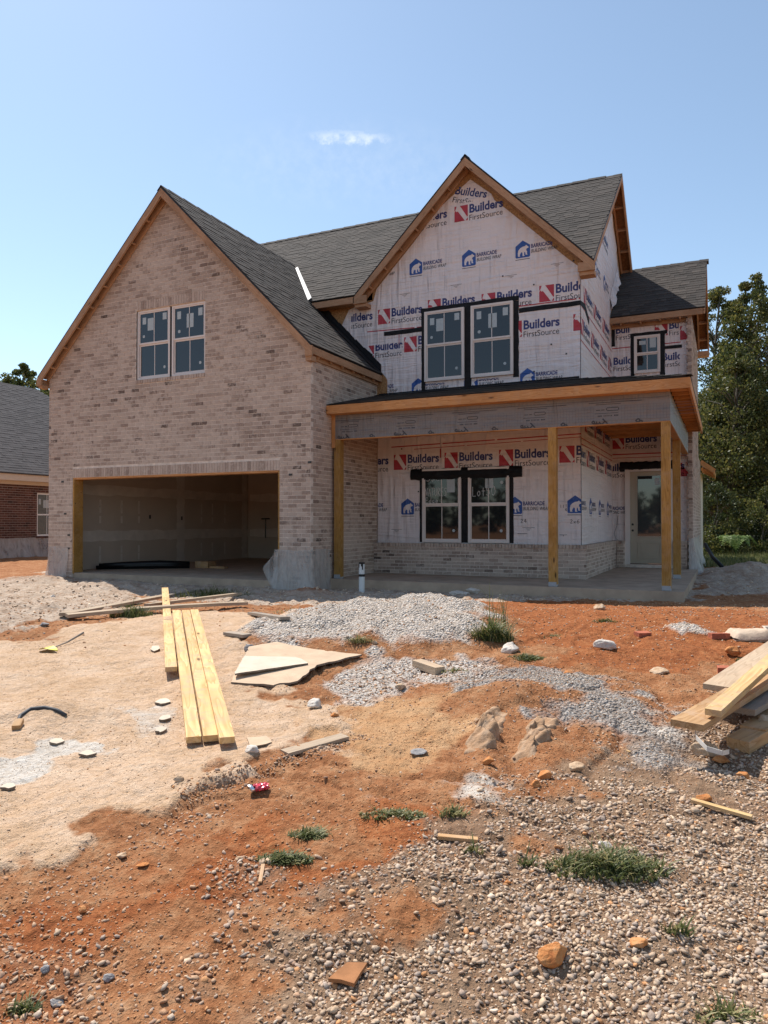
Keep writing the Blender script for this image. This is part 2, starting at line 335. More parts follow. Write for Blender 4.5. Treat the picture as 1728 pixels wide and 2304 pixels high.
def link(name, me, parent=None, mw=None):
    o = bpy.data.objects.new(name, me); COL.objects.link(o)
    if parent is not None: o.parent = parent
    if mw is not None: o.matrix_basis = mw
    return o
def tag(o, label=None, cat=None, group=None, kind=None):
    if label: o['label'] = label
    if cat: o['category'] = cat
    if group: o['group'] = group
    if kind: o['kind'] = kind
    return o
def thing(name, loc, label, cat, group=None):
    o = bpy.data.objects.new(name, None); COL.objects.link(o); o.location = loc; o.empty_display_size = 0.2
    return tag(o, label, cat, group)
def frame(p0, p1, up):
    p0, p1, up = Vector(p0), Vector(p1), Vector(up); x = (p1 - p0).normalized(); z = (up - x * up.dot(x)).normalized(); y = z.cross(x)
    c = (p0 + p1) / 2; m = Matrix((x, y, z)).transposed().to_4x4(); m.translation = c; return m, (p1 - p0).length
def plank_mesh(name, L, wd, th, mat, bevel=0.003, cuts=0, bend=0.0, end=0.0):
    b = bmesh.new(); n = max(1, cuts + 1)
    for i in range(n + 1):
        x = -L / 2 + L * i / n; dz = bend * (1 - (2 * i / n - 1) ** 2)
        for (y, z) in ((-wd / 2, -th / 2), (wd / 2, -th / 2), (wd / 2, th / 2), (-wd / 2, th / 2)):
            xx = x + (end * (y / wd) if i in (0, n) else 0); b.verts.new((xx, y, z + dz))
    b.verts.ensure_lookup_table()
    for i in range(n):
        for k in range(4):
            k2 = (k + 1) % 4; b.faces.new([b.verts[i * 4 + k], b.verts[i * 4 + k2], b.verts[i * 4 + 4 + k2], b.verts[i * 4 + 4 + k]])
    b.faces.new([b.verts[k] for k in (3, 2, 1, 0)]); b.faces.new([b.verts[n * 4 + k] for k in range(4)])
    if bevel: bmesh.ops.bevel(b, geom=[e for e in b.edges if e.calc_face_angle(0) > 0.5], offset=bevel, segments=1, affect='EDGES')
    bmesh.ops.recalc_face_normals(b, faces=b.faces)
    me = bpy.data.meshes.new(name); b.to_mesh(me); b.free(); me.materials.append(mat); return me
def board(name, p0, p1, wd, th, mat, parent=None, up=(0, 0, 1), **k):
    m, L = frame(p0, p1, up)
    return link(name, plank_mesh(name, L, wd, th, mat, **k), parent, m)

# ------------------------------------------------------------------ numpy noise, ground height
def _h(x, y, s):
    h = (x.astype(np.int64) * 374761393 + y.astype(np.int64) * 668265263 + s * 974711) & 0xffffffff
    h = ((h ^ (h >> 13)) * 1274126177) & 0xffffffff; h = h ^ (h >> 16)
    return (h & 0xffff) / 65535.0
def vnoise(x, y, s=0):
    xi = np.floor(x); yi = np.floor(y); fx = x - xi; fy = y - yi; fx = fx * fx * (3 - 2 * fx); fy = fy * fy * (3 - 2 * fy)
    a = _h(xi, yi, s); b = _h(xi + 1, yi, s); c = _h(xi, yi + 1, s); d = _h(xi + 1, yi + 1, s)
    return a + (b - a) * fx + (c - a) * fy + (a - b - c + d) * fx * fy - 0.5
def fbm(x, y, sc, o=4, s=0, g=0.5):
    r = 0; a = 1.0
    for i in range(o): r = r + a * vnoise(x * sc + 17.3 * i, y * sc - 9.1 * i, s + i); sc *= 2.03; a *= g
    return r
def sstep(a, b, x):
    t_ = np.clip((x - a) / (b - a), 0, 1); return t_ * t_ * (3 - 2 * t_)
CY, SY = math.cos(YAW), math.sin(YAW)
def depth_lat(u, v): return -(u - CAM[0]) * SY + (v - CAM[1]) * CY, (u - CAM[0]) * CY + (v - CAM[1]) * SY
DP = [-400, -3, 0, 2.1, 4.2, 6, 8, 9.5, 11, 12.5, 14, 20, 40, 90, 500]
ZP = [-0.55, -0.45, -0.40, -0.335, -0.225, -0.12, 0.0, -0.02, -0.10, -0.16, -0.17, -0.10, 0.0, 0.6, 1.0]
def Hbase(u, v):
    d, l = depth_lat(u, v); d = d + 0.35 * np.sin(l * 0.35)
    z = np.interp(d, DP, ZP)
    return z + 0.05 * sstep(4.0, 8.0, l) * sstep(3, 6, d) * (1 - sstep(9, 12, d))
def G0(px, py, fn=Hbase, t_=5.0, it=60):
    d = pix_dir(px, py)
    for _ in range(it):
        p = CAM + d * t_; z = float(fn(np.array([p[0]]), np.array([p[1]]))[0]); tn = (z - CAM[2]) / d[2] if d[2] < -1e-4 else 40
        t_ = 0.5 * t_ + 0.5 * min(max(tn, 1.0), 60)
    return (CAM + d * t_)[:2] if it == 60 else (CAM + d * t_)
def gpoly(pts): return np.array([G0(*p) for p in pts])
def sdf(poly, x, y):
    n = len(poly); best = np.full(x.shape, 1e9); ins = np.zeros(x.shape, bool)
    for i in range(n):
        ax, ay = poly[i]; bx, by = poly[(i + 1) % n]; ex_, ey_ = bx - ax, by - ay
        tt = np.clip(((x - ax) * ex_ + (y - ay) * ey_) / (ex_ * ex_ + ey_ * ey_ + 1e-12), 0, 1)
        best = np.minimum(best, (x - ax - ex_ * tt) ** 2 + (y - ay - ey_ * tt) ** 2)
        cr = ((ay > y) != (by > y)) & (x < (bx - ax) * (y - ay) / (by - ay + 1e-12) + ax); ins ^= cr
    d = np.sqrt(best); return np.where(ins, d, -d)
PL = {k: gpoly(v) for k, v in dict(
    sand=[(-350, 1465), (60, 1442), (150, 1412), (240, 1397), (330, 1387), (440, 1377), (570, 1380), (650, 1398), (600, 1430), (560, 1450), (560, 1500), (600, 1545), (690, 1580), (790, 1640), (700, 1680), (560, 1722), (430, 1775), (330, 1830), (240, 1885), (120, 1925), (-350, 2020)],
    pale=[(-300, 1312), (100, 1296), (230, 1322), (330, 1345), (300, 1372), (160, 1388), (60, 1428), (-300, 1470)],
    rubble=[(90, 1285), (700, 1290), (1560, 1320), (1560, 1352), (1300, 1352), (1000, 1352), (760, 1364), (560, 1366), (400, 1346), (240, 1334)],
    yard=[(1545, 1285), (1800, 1252), (1900, 1330), (1720, 1340), (1560, 1345)],
    white1=[(-90, 1702), (60, 1697), (110, 1672), (185, 1660), (215, 1682), (150, 1702), (100, 1732), (60, 1768), (-90, 1800)],
    white2=[(150, 1674), (240, 1660), (238, 1690), (190, 1708)],
    white3=[(290, 1600), (370, 1585), (400, 1640), (325, 1655)],
    white4=[(1010, 1760), (1080, 1745), (1130, 1775), (1110, 1800), (1040, 1800)],
    white5=[(640, 1775), (740, 1735), (850, 1750), (820, 1800), (700, 1810)],
    orange=[(690, 1640), (820, 1570), (1020, 1560), (1080, 1590), (1000, 1690), (920, 1745), (720, 1745), (780, 1700)],
    red=[(620, 1368), (900, 1352), (1300, 1352), (1800, 1385), (1800, 1480), (1500, 1520), (1250, 1500), (1150, 1400), (1000, 1368)],
    red2=[(540, 1880), (700, 1830), (900, 1830), (1020, 1880), (960, 1960), (800, 2010), (620, 2040), (400, 2120), (100, 2200), (-200, 2150), (100, 2020), (300, 1960)],
    gravel=[(1850, 1570), (1560, 1600), (1400, 1690), (1250, 1745), (1170, 1835), (1080, 1905), (960, 1955), (860, 2005), (800, 2065), (720, 2140), (620, 2210), (540, 2320), (520, 2700), (2600, 2700), (2600, 1570)],
    mound=[(1010, 1575), (1130, 1535), (1300, 1522), (1420, 1545), (1490, 1600), (1470, 1655), (1380, 1645), (1240, 1612), (1100, 1592)],
    lmound=[(540, 1442), (640, 1402), (760, 1382), (950, 1368), (1080, 1377), (1120, 1402), (1080, 1452), (960, 1472), (850, 1472), (700, 1464), (600, 1456)],
    mix=[(700, 1565), (720, 1505), (830, 1472), (1000, 1482), (1110, 1482), (1085, 1525), (950, 1545), (840, 1575)],
    lowleft=[(-200, 2120), (300, 2060), (520, 1960), (640, 2000), (760, 2060), (680, 2180), (560, 2330), (-200, 2500)],
    band=[(200, 1900), (330, 1850), (470, 1790), (560, 1830), (420, 1900), (280, 1960)],
    pile=[(1490, 1420), (1540, 1400), (1590, 1425), (1540, 1434)],
    stones2=[(1480, 1560), (1540, 1570), (1500, 1640), (1440, 1620)],
    rut=[(1090, 1625), (1200, 1640), (1150, 1740), (1010, 1700)],
).items()}
_hc = {}
LA, LB = G0(395, 1800), G0(815, 1650); LD = LB - LA; LL = float(np.hypot(*LD)); LD = LD / LL
def hump(u, v, px, py, r, h, ry=None):
    if (px, py) not in _hc: _hc[(px, py)] = G0(px, py)
    c = _hc[(px, py)]; d0, l0 = depth_lat(c[0], c[1]); d, l = depth_lat(u, v)
    return h * np.exp(-(((l - l0) / r) ** 2 + ((d - d0) / (ry or r)) ** 2))
def Mk(k, u, v, w_=0.12, n=0.12, sc=3.0):
    wx = fbm(u, v, sc, 4, 31) * n * 2.2
    return sstep(-w_, w_, sdf(PL[k], u, v) + wx)
def Hg(u, v):
    u = np.asarray(u, float); v = np.asarray(v, float)
    z = Hbase(u, v); d, l = depth_lat(u, v); near = 1 - sstep(25, 60, d)
    z = z + 0.035 * fbm(u, v, 0.9, 3, 3) * near
    s = Mk('sand', u, v, 0.06, 0.16, 4); z = z + 0.016 * s
    rough = 1 - 0.75 * s
    z = z + (0.030 * fbm(u, v, 4.5, 3, 5) + 0.016 * fbm(u, v, 17, 3, 6, 0.65)) * rough * near
    z = z - 0.03 * np.exp(-((fbm(u, v, 0.55, 2, 61) * 9 + l * 0.9 + 0.3) % 1.7 - 0.85) ** 2 / 0.02) * (1 - s) * sstep(2.6, 3.6, d) * (1 - sstep(7, 9, d))
    z = z + s * (0.035 * fbm(u, v, 2.6, 4, 9, 0.6) + 0.014 * fbm(u, v, 9, 3, 12))
    wob = 0.05 * fbm(u, v, 3.0, 3, 44); tl = ((u - LA[0]) * LD[0] + (v - LA[1]) * LD[1]); sd2 = (u - LA[0]) * -LD[1] + (v - LA[1]) * LD[0] + wob
    z = z + 0.015 * sstep(-0.012, 0.03, sd2) * np.exp(-(np.maximum(sd2, 0) / 0.35) ** 2) * sstep(-0.1, 0.2, tl) * (1 - sstep(LL - 0.2, LL + 0.1, tl)) * (0.6 + 0.8 * vnoise(u * 5, v * 5, 3))
    pr = np.maximum(np.maximum(Mk('pale', u, v, 0.3), Mk('rubble', u, v, 0.3)), Mk('yard', u, v, 0.4))
    z = z + pr * (0.07 * np.abs(fbm(u, v, 2.2, 4, 21)) + 0.05 * fbm(u, v, 8, 3, 22)) * near
    z = z + 0.20 * Mk('lmound', u, v, 0.45, 0.05) * (1 + 0.5 * fbm(u, v, 3, 3, 14))
    z = z + 0.07 * Mk('mound', u, v, 0.25, 0.05)
    z = z + 0.06 * Mk('pile', u, v, 0.15, 0.03)
    for a in ((85, 1612, 0.42, 0.10, 0.28), (690, 1345, 0.5, 0.14, 0.5), (230, 1330, 0.9, 0.16, 0.7), (1690, 1300, 1.0, 0.32, 0.8), (90, 1310, 0.8, 0.12, 0.6),
              (850, 1900, 0.55, 0.05, 0.5), (1150, 1595, 0.45, 0.09, 0.30), (1085, 1650, 0.13, 0.045, 0.28), (1205, 1660, 0.13, 0.045, 0.28), (1148, 1690, 0.10, -0.06, 0.30), (1040, 1690, 0.10, -0.03, 0.2), (420, 1335, 0.9, -0.04, 0.5), (1600, 1700, 0.5, -0.05, 0.5)):
        z = z + hump(u, v, *a)
    inside = ((u > -7.0) & (u < 0.3) & (v > -0.05)) | ((u > -0.2) & (u < 6.6) & (v > 0.62) & (v < 12))
    return np.where(inside, np.minimum(z, -0.09), z)
def G(px, py):
    q = G0(px, py); d = pix_dir(px, py)
    x, y = G0(px, py, Hg, float(np.hypot(*(q - CAM[:2])) / np.hypot(d[0], d[1])), 9)[:2]; return Vector((x, y, float(Hg(np.array([x]), np.array([y]))[0])))
def Gz(x, y): return float(Hg(np.array([x]), np.array([y]))[0])
def dep(p): return float(depth_lat(p[0], p[1])[0])
def project(P):
    P = np.asarray(P, float); du = P[:, 0] - CAM[0]; dv = P[:, 1] - CAM[1]; dz = P[:, 2] - CAM[2]
    X = du * CY + dv * SY; Y = -du * SY + dv * CY; c, s = math.cos(PITCH), math.sin(PITCH)
    Yc = Y * c + dz * s; Zc = -Y * s + dz * c
    return 864 + F_PX * X / Yc, 1152 - F_PX * Zc / Yc, Yc

# ------------------------------------------------------------------ pieces: the ~300 that show largest become objects, the rest one mesh
def score(c, n, area):
    x, y, dp = project([c]); 
    if dp[0] < 0.5 or not (-15 < x[0] < 1743 and 0 < y[0] < 2304): return 0.0
    view = Vector(CAM) - Vector(c); r = view.length
    return max(0.0, Vector(n).dot(view) / r) * area / (r * r)

def lay_pieces(items, name, mats, parent, tones=10, keep=300):
    """items: (centre, ax, ay, az half-vectors, tone, rank weight). az is the outward normal."""
    sc = [(score(c, az.normalized(), ax.length * ay.length) * wgt, i) for i, (c, ax, ay, az, tn, wgt) in enumerate(items)]
    sc.sort(reverse=True); top = set(i for s_, i in sc[:keep] if s_ > 0)
    var = []
    for k in range(tones):
        b = MB(); b.obox((0, 0, 0), (1, 0, 0), (0, 1, 0), (0, 0, 1), 0, (k + 0.5) / tones); var.append(b.mesh(name, mats))
    rest = MB()
    for i, (c, ax, ay, az, tn, wgt) in enumerate(items):
        if i in top:
            m = Matrix((ax, ay, az)).transposed().to_4x4(); m.translation = c
            link(name, var[min(tones - 1, int(tn * tones))], parent, m)
        else: rest.obox(c, ax, ay, az, 0, tn)
    if rest.f: tag(rest.build(name, mats, parent), kind='stuff')

BH, BL, MJ = 0.081, 0.203, 0.014
def brick_wall(items, o, du, n, iv, z0, z1, wgt=1.0, dep_=0.045, h=BH, L=BL, mj=MJ, off=0.0):
    """running bond: iv(z) gives the intervals along du that are brick at height z"""
    o, du, n = Vector(o), Vector(du), Vector(n); k = 0; z = z0
    while z + h * 0.6 < z1:
        hh = min(h, z1 - z); zm = z + hh / 2
        for a, b in iv(zm):
            x = math.floor((a - off) / L) * L + off + (L / 2 if k % 2 else 0) - L
            while x < b:
                x0, x1 = max(x, a), min(x + L, b); x += L
                if x1 - x0 < 0.035: continue
                # batches of pale and dark brick along the wall
                cl = 0.5 * math.sin(x0 * 1.7 + zm * 2.3) * math.sin(x0 * 0.63 - zm * 1.1 + 2) 
                r = rnd.random(); tn = 0.06 + 0.52 * r ** 1.4 + 0.14 * cl + (0.34 if rnd.random() < 0.10 + 0.12 * cl else 0)
                jut = rnd.uniform(-0.0025, 0.0035)
                c = o + du * ((x0 + x1) / 2) + Vector((0, 0, zm)) + n * (-dep_ / 2 + jut)
                items.append((c, du * ((x1 - x0 - mj) / 2), Vector((0, 0, (hh - mj) / 2)), n * (dep_ / 2), min(0.99, max(0.01, tn)), wgt))
        z += h; k += 1
def soldiers(items, o, du, n, a, b, z0, hgt, wgt=1.0, step=0.0677, dep_=0.05):
    o, du, n = Vector(o), Vector(du), Vector(n); m = max(1, round((b - a) / step)); st = (b - a) / m
    for i in range(m):
        c = o + du * (a + (i + 0.5) * st) + Vector((0, 0, z0 + hgt / 2)) + n * (-dep_ / 2 + rnd.uniform(0, 0.005))
        items.append((c, du * (st / 2 - 0.005), Vector((0, 0, hgt / 2 - 0.005)), n * (dep_ / 2), min(0.95, 0.05 + 0.55 * rnd.random() ** 1.6), wgt))

def shingles(items, o, du, up, n, iv, s1, wgt=1.0, e=0.143, base=0.5):
    """courses of uneven laminated tabs; iv(s) = intervals along du at slope distance s"""
    o, du, up, n = Vector(o), Vector(du), Vector(up), Vector(n); s_ = 0.0
    while s_ < s1:
        for a, b in iv(s_ + e / 2):
            x = a - rnd.uniform(0, 0.2)
            while x < b:
                wd = rnd.choice((0.12, 0.17, 0.22, 0.3, 0.36)); x0, x1 = max(a, x), min(b, x + wd); x += wd
                if x1 - x0 < 0.03: continue
                th = rnd.choice((0.007, 0.011)); tilt = (up - n * 0.045).normalized()
                nn = du.cross(tilt).normalized()
                if nn.dot(n) < 0: nn = -nn
                ex = min(e + 0.03, s1 - s_ + 0.02)
                c = o + du * ((x0 + x1) / 2) + up * (s_ + ex / 2) + n * (0.006 + th / 2)
                items.append((c, du * ((x1 - x0) / 2 - 0.0012), tilt * (ex / 2), nn * (th / 2 + 0.001), min(0.98, max(0.02, base + rnd.uniform(-0.13, 0.13) + (0.06 if th > 0.008 else -0.05))), wgt))
        s_ += e

# ------------------------------------------------------------------ the house
house = thing('brick_house', (0, 0, 0), 'unfinished two storey house, whitewashed brick garage and lettered white building wrap', 'house')
GW = 6.97; GR = -GW / 2; GA = 8.094; GE = 4.442; GS = 1.011       # garage: width, ridge u, apex z, eave z, slope
VM = 2.887; ML, MR, MA = -0.131, 4.483, 2.176                     # front gable wall
VR, RR = 7.158, 6.355                                             # recessed right part
ZE2 = 6.21; MS = 0.815; RV = 6.993; RZ = 9.80; BV = 11.1
def groof(u): return GA - GS * abs(u - GR)
def mroof(v): return RZ - MS * abs(v - RV)
gwall = lambda u: groof(u) - 0.10
# -- slabs
b = MB(); b.box((-GW + 0.05, 0.03, -0.45), (-0.03, 7.6, 0.0)); b.build('garage_slab', M['concrete'], house)
b = MB(); b.box((0.01, 0.70, -0.40), (6.46, VR - 0.2, 0.02)); b.build('porch_slab', M['concrete'], house)
b = MB(); b.box((1.9, 0.699, 0.0203), (1.906, VM - 0.2, 0.0215)); b.box((4.3, 0.699, 0.0203), (4.306, VM - 0.2, 0.0215)); b.build('slab_joint', M['dark'], house)
# -- garage front wall: mortar backing in pieces round the openings
def uz(pts, v): return [(u, v, z) for u, z in pts]
b = MB(); th = (0, 0.09, 0)
for pts in ([(-GW, -0.4), (-6.215, -0.4), (-6.215, 2.13), (-GW, 2.13)], [(-0.694, -0.4), (0, -0.4), (0, 2.13), (-0.694, 2.13)],
            [(-GW, 2.13), (0, 2.13), (0, 4.173), (-GW, 4.173)],
            [(-GW, 4.173), (-4.346, 4.173), (-4.346, 5.658), (-5.85, 5.658), (-GW, gwall(-GW))],
            [(-2.501, 4.173), (0, 4.173), (0, gwall(0)), (-1.12, 5.658), (-2.501, 5.658)],
            [(-5.85, 5.658), (-1.12, 5.658), (GR, gwall(GR))]):
    b.prism(uz(pts, 0.006), th)
gwm = b.build('mortar', M['mortar'], house)
# right side wall of the garage and left side wall, back of the brick return
b = MB(); b.box((-0.095, 0.096, -0.4), (-0.006, VM, GE - 0.02)); b.build('mortar', M['mortar'], house)
b = MB(); b.box((-GW + 0.006, 0.096, -0.4), (-GW + 0.09, BV, GE + 0.1)); b.build('mortar', M['mortar'], house)
bricks = []
def gint(z):
    hw = (GA - 0.10 - z) / GS; a, c = max(-GW, GR - hw), min(0, GR + hw)
    if a >= c - 0.05: return []
    cut = []
    if z < 2.13 + 0.205: cut.append((-6.215, -0.694))
    if 4.08 < z < 5.658 + 0.205: cut.append((-4.346, -2.501))
    iv = [(a, c)]
    for p, q in cut:
        nx = []
        for x, y in iv:
            if q <= x or p >= y: nx.append((x, y))
            else:
                if p > x: nx.append((x, p))
                if q < y: nx.append((q, y))
        iv = nx
    return iv
brick_wall(bricks, (0, 0, 0), (1, 0, 0), (0, -1, 0), gint, -0.30, 8.0)
soldiers(bricks, (0, 0, 0), (1, 0, 0), (0, -1, 0), -6.215, -0.694, 2.132, 0.2)
soldiers(bricks, (0, 0, 0), (1, 0, 0), (0, -1, 0), -4.346, -2.501, 5.66, 0.2)
soldiers(bricks, (0, -0.012, 0), (1, 0, 0), (0, -1, 0), -4.346, -2.501, 4.085, 0.088)
brick_wall(bricks, (0, 0, 0), (0, 1, 0), (1, 0, 0), lambda z: [(0.0, VM)], -0.30, 4.22, off=0.1)
soldiers(bricks, (0, 0, 0), (0, 1, 0), (1, 0, 0), 0.0, VM, 4.22, 0.2)
brick_wall(bricks, (-GW, 0, 0), (0, 1, 0), (-1, 0, 0), lambda z: [(0, BV)], -0.30, 4.5)
# window and door reveals in brick
b = MB()
for x in (-4.346, -2.501): b.box((x - 0.002 if x < -3 else x, 0.012, 4.173), (x if x < -3 else x + 0.002, 0.1, 5.658))
b.build('window_reveal', M['mortar'], house)
# knee walls of the porch front and returns
KV, KR = 2.70, 4.60
b = MB(); b.box((0.0, KV + 0.008, 0.02), (KR - 0.008, VM - 0.003, 0.66)); b.box((MR + 0.002, VM, 0.02), (KR - 0.008, VR - 0.002, 0.66))
b.box((MR + 0.13, VR - 0.112, 0.02), (4.80, VR - 0.004, 0.66)); b.box((5.90, VR - 0.112, 0.02), (6.225, VR - 0.004, 0.66)); b.box((4.80, VR - 0.112, 0.02), (5.90, VR - 0.004, 0.10))
b.build('mortar', M['mortar'], house)
brick_wall(bricks, (0, KV, 0), (1, 0, 0), (0, -1, 0), lambda z: [(0.0, KR)], 0.022, 0.60, 3.0, h=0.0723)
soldiers(bricks, (0, KV - 0.02, 0), (1, 0, 0), (0, -1, 0), 0.0, KR + 0.02, 0.602, 0.085, 3.0, dep_=0.16)
brick_wall(bricks, (KR, 0, 0), (0, 1, 0), (1, 0, 0), lambda z: [(KV, VR - 0.12)], 0.022, 0.60, h=0.0723)
soldiers(bricks, (KR + 0.02, 0, 0), (0, 1, 0), (1, 0, 0), KV, VR - 0.12, 0.602, 0.085, dep_=0.12)
brick_wall(bricks, (0, VR - 0.12, 0), (1, 0, 0), (0, -1, 0), lambda z: [(KR, 4.80), (5.90, 6.225)], 0.022, 0.60, h=0.0723)
soldiers(bricks, (0, VR - 0.14, 0), (1, 0, 0), (0, -1, 0), KR, 4.80, 0.602, 0.085); soldiers(bricks, (0, VR - 0.14, 0), (1, 0, 0), (0, -1, 0), 5.90, 6.225, 0.602, 0.085)
# right corner strip, toothed where the front veneer has stopped, and the long right wall
k = 0; z = -0.3
while z < 6.05:
    a = 6.233 if k % 2 else 6.262
    bricks.append((Vector(((a + RR) / 2, VR - 0.125, z + BH / 2)), Vector(((RR - a) / 2 - 0.004, 0, 0)), Vector((0, 0, BH / 2 - 0.006)), Vector((0, -0.05, 0)), 0.1 + 0.75 * rnd.random() ** 1.5, 1.0)); z += BH; k += 1
brick_wall(bricks, (RR, 0, 0), (0, 1, 0), (1, 0, 0), lambda z: [(VR - 0.16, 13.0)] if z < 3 else [(VR - 0.16, BV)], -0.3, 6.08)
b = MB(); b.box((6.265, VR - 0.16, -0.4), (RR - 0.006, BV, 6.1)); b.box((6.265, BV, -0.4), (RR - 0.006, 13.0, 3.0)); b.build('mortar', M['mortar'], house)
lay_pieces(bricks, 'brick', M['brick'], house, keep=300)
# weep holes / missing headers left in the garage face
b = MB()
for px_, py_ in ((141, 1084), (654, 1068), (147, 1156), (155, 1204), (697, 1040), (154, 1234)):
    d = pix_dir(px_, py_); t_ = (0.0 - CAM[1]) / d[1]; q = CAM + d * t_
    b.box((q[0] - 0.04, -0.006, q[2] - 0.02), (q[0] + 0.04, -0.003, q[2] + 0.02))
b.build('weep_hole', M['dark'], house)
# -- garage opening timbers
b = MB(); b.box((-6.214, 0.016, -0.02), (-6.176, 0.27, 2.128)); b.build('door_jamb', M['treated'], house)
b = MB(); b.box((-0.733, 0.016, -0.02), (-0.695, 0.27, 2.128)); b.build('door_jamb', M['treated'], house)
b = MB(); b.box((-6.175, 0.016, 2.092), (-0.734, 0.27, 2.128)); b.build('door_header', M['fascia_new'], house)
# -- garage interior
b = MB(); b.box((-GW + 0.1, 0.1, 0.0), (-GW + 0.13, 7.6, 2.75)); b.build('drywall', M['drywall'], house)
b = MB(); b.box((-GW + 0.13, 7.5, 0.0), (-0.14, 7.53, 2.75)); b.build('drywall', M['drywall'], house)
b = MB(); b.box((-0.14, 0.1, 0.0), (-0.11, 7.6, 2.75)); b.build('drywall', M['drywall'], house)
b = MB(); b.box((-GW + 0.1, 0.1, 2.75), (-0.11, 7.6, 2.78)); b.build('ceiling', M['drywall'], house)
b = MB(); b.box((-GW + 0.13, 0.098, 0.0), (-6.22, 0.128, 2.75)); b.box((-0.69, 0.098, 0.0), (-0.14, 0.128, 2.75)); b.box((-6.22, 0.098, 2.14), (-0.69, 0.128, 2.75)); b.build('drywall', M['drywall'], house)
xl = -GW + 0.13
def ragged(b, x, v0, v1, z, hh, axis, n=26):
    top, bot = [], []
    for i in range(n + 1):
        v = v0 + (v1 - v0) * i / n; j1, j2 = rnd.uniform(-0.025, 0.025), rnd.uniform(-0.025, 0.025)
        if axis == 'v': top.append((x, v, z + hh + j1)); bot.append((x, v, z - hh + j2))
        elif axis == 'u': top.append((v, x, z + hh + j1)); bot.append((v, x, z - hh + j2))
        elif axis == 'zv': top.append((x, z + hh + j1, v)); bot.append((x, z - hh + j2, v))
    for i in range(n): b.poly([bot[i], bot[i + 1], top[i + 1], top[i]])
for args in ((xl + 0.002, 0.3, 7.49, 0.80, 0.13, 'v'), (xl + 0.002, 0.3, 7.49, 1.92, 0.12, 'v'), (xl + 0.003, 0.05, 2.7, 4.3, 0.16, 'zv'), (xl + 0.003, 0.02, 2.7, 7.3, 0.14, 'zv')):
    b = MB(); ragged(b, *args); b.build('joint_compound', M['mud'], house, fix=False)
for args in ((7.498, -GW + 0.2, -0.3, 0.80, 0.13, 'u'), (7.498, -GW + 0.2, -0.3, 1.92, 0.12, 'u')):
    b = MB(); ragged(b, *args); b.build('joint_compound', M['mud'], house, fix=False)
b = MB()
for v in (1.4, 2.1, 2.7, 5.2, 5.7, 6.3):
    for zz in (0.25, 0.45, 1.2, 1.45, 1.6): b.box((xl, v - 0.03, zz - 0.09), (xl + 0.003, v + 0.03, zz + 0.09))
b.build('screw_patch', M['mud'], house)
b = MB()
for v, zz in ((3.1, 1.28), (4.35, 1.25)): b.box((xl, v - 0.03, zz - 0.05), (xl + 0.006, v + 0.03, zz + 0.05))
b.build('outlet_hole', M['dark'], house)
b = MB(); b.tube([(-6.15, 7.47, 1.25), (-6.15, 7.47, 0.65), (-5.98, 7.47, 0.65)], 0.018); b.tube([(-6.3, 7.47, 1.25), (-6.0, 7.47, 1.25)], 0.022); b.build('pipe_stub', M['dark'], house)

# -- roof decks (each slope one slab)
def deck(pts, drop=0.022, name='roof_deck'):
    P = [Vector(p) for p in pts]; n = (P[1] - P[0]).cross(P[2] - P[0]).normalized()
    if n.z < 0: P = P[::-1]; n = -n
    b = MB(); i = len(b.v); b.prism([p - n * drop for p in P], n * drop)
    b.mi = [1, 0] + [2] * len(P)
    return b.build(name, [M['deck'], M['deckwood'], M['drip']], house)
OF, OS = 0.218, 0.135
uL, uR = -GW - OS, OS; zg = groof(uR)
vM0 = 2.588; uvA = GR + (GA - ZE2) / GS          # where the garage slope meets the main eave
vG1 = vM0 + (GA - ZE2) / MS
deck([(uR, -OF, zg), (uR, VM, zg), (GR + (GA - ZE2) / GS, VM, ZE2), (uvA, vM0, ZE2), (GR, vG1, GA), (GR, -OF, GA)])
deck([(uL, -OF, groof(uL)), (uL, BV, groof(uL)), (GR, BV, GA), (GR, -OF, GA)])
mu0, mu1 = -GW - 0.1, 4.79
deck([(mu0 + 0.5, vM0 + 0.9, mroof(vM0 + 0.9)), (uvA, vM0, ZE2), (-0.44, vM0, ZE2), (2.176, vM0 + (8.796 - ZE2) / MS, 8.796), (4.79, vM0, ZE2), (mu1, RV, RZ), (mu0 + 0.5, RV, RZ)])
deck([(mu0 + 0.5, 11.4, mroof(11.4)), (mu1, 11.4, mroof(11.4)), (mu1, RV, RZ), (mu0 + 0.5, RV, RZ)])
MU0, MU1, MAZ = -0.44, 4.79, 8.796; MSL = (MAZ - ZE2) / (MU1 - MA); vMv = vM0 + (MAZ - ZE2) / MS
for s_ in (-1, 1):
    ue = MA + s_ * (MU1 - MA)
    deck([(ue, vM0 - 0.001, ZE2 + 0.012), (ue, vM0 + 0.05, ZE2 + 0.012), (MA, vMv, MAZ + 0.012), (MA, vM0 - 0.001, MAZ + 0.012)])
RU1 = RR + 0.30; RE0, RE1 = VR - 0.30, 11.4; RRV = (RE0 + RE1) / 2; RRZ = ZE2 + MS * (RRV - RE0)
deck([(4.5, RE0, ZE2), (RU1, RE0, ZE2), (RU1, RRV, RRZ), (4.5, RRV, RRZ)])
deck([(4.5, RE1, ZE2), (RU1, RE1, ZE2), (RU1, RRV, RRZ), (4.5, RRV, RRZ)])
# porch roof, low hip
PF, PU1, PZ, PSL = 0.57, 6.575, 3.415, 0.235
pz = lambda v: PZ + PSL * (v - PF)
hipx = lambda v: PU1 - (v - PF)
deck([(0.012, PF, PZ), (PU1, PF, PZ), (hipx(VM), VM, pz(VM)), (0.012, VM, pz(VM))])
vr = VR - 0.13; hz_ = pz(VM)
deck([(PU1, PF, PZ), (PU1, vr, PZ), (MR + 0.003, vr, PZ + PSL * (PU1 - MR)), (MR + 0.003, PF + PU1 - MR, PZ + PSL * (PU1 - MR)), (hipx(VM), VM, hz_)])
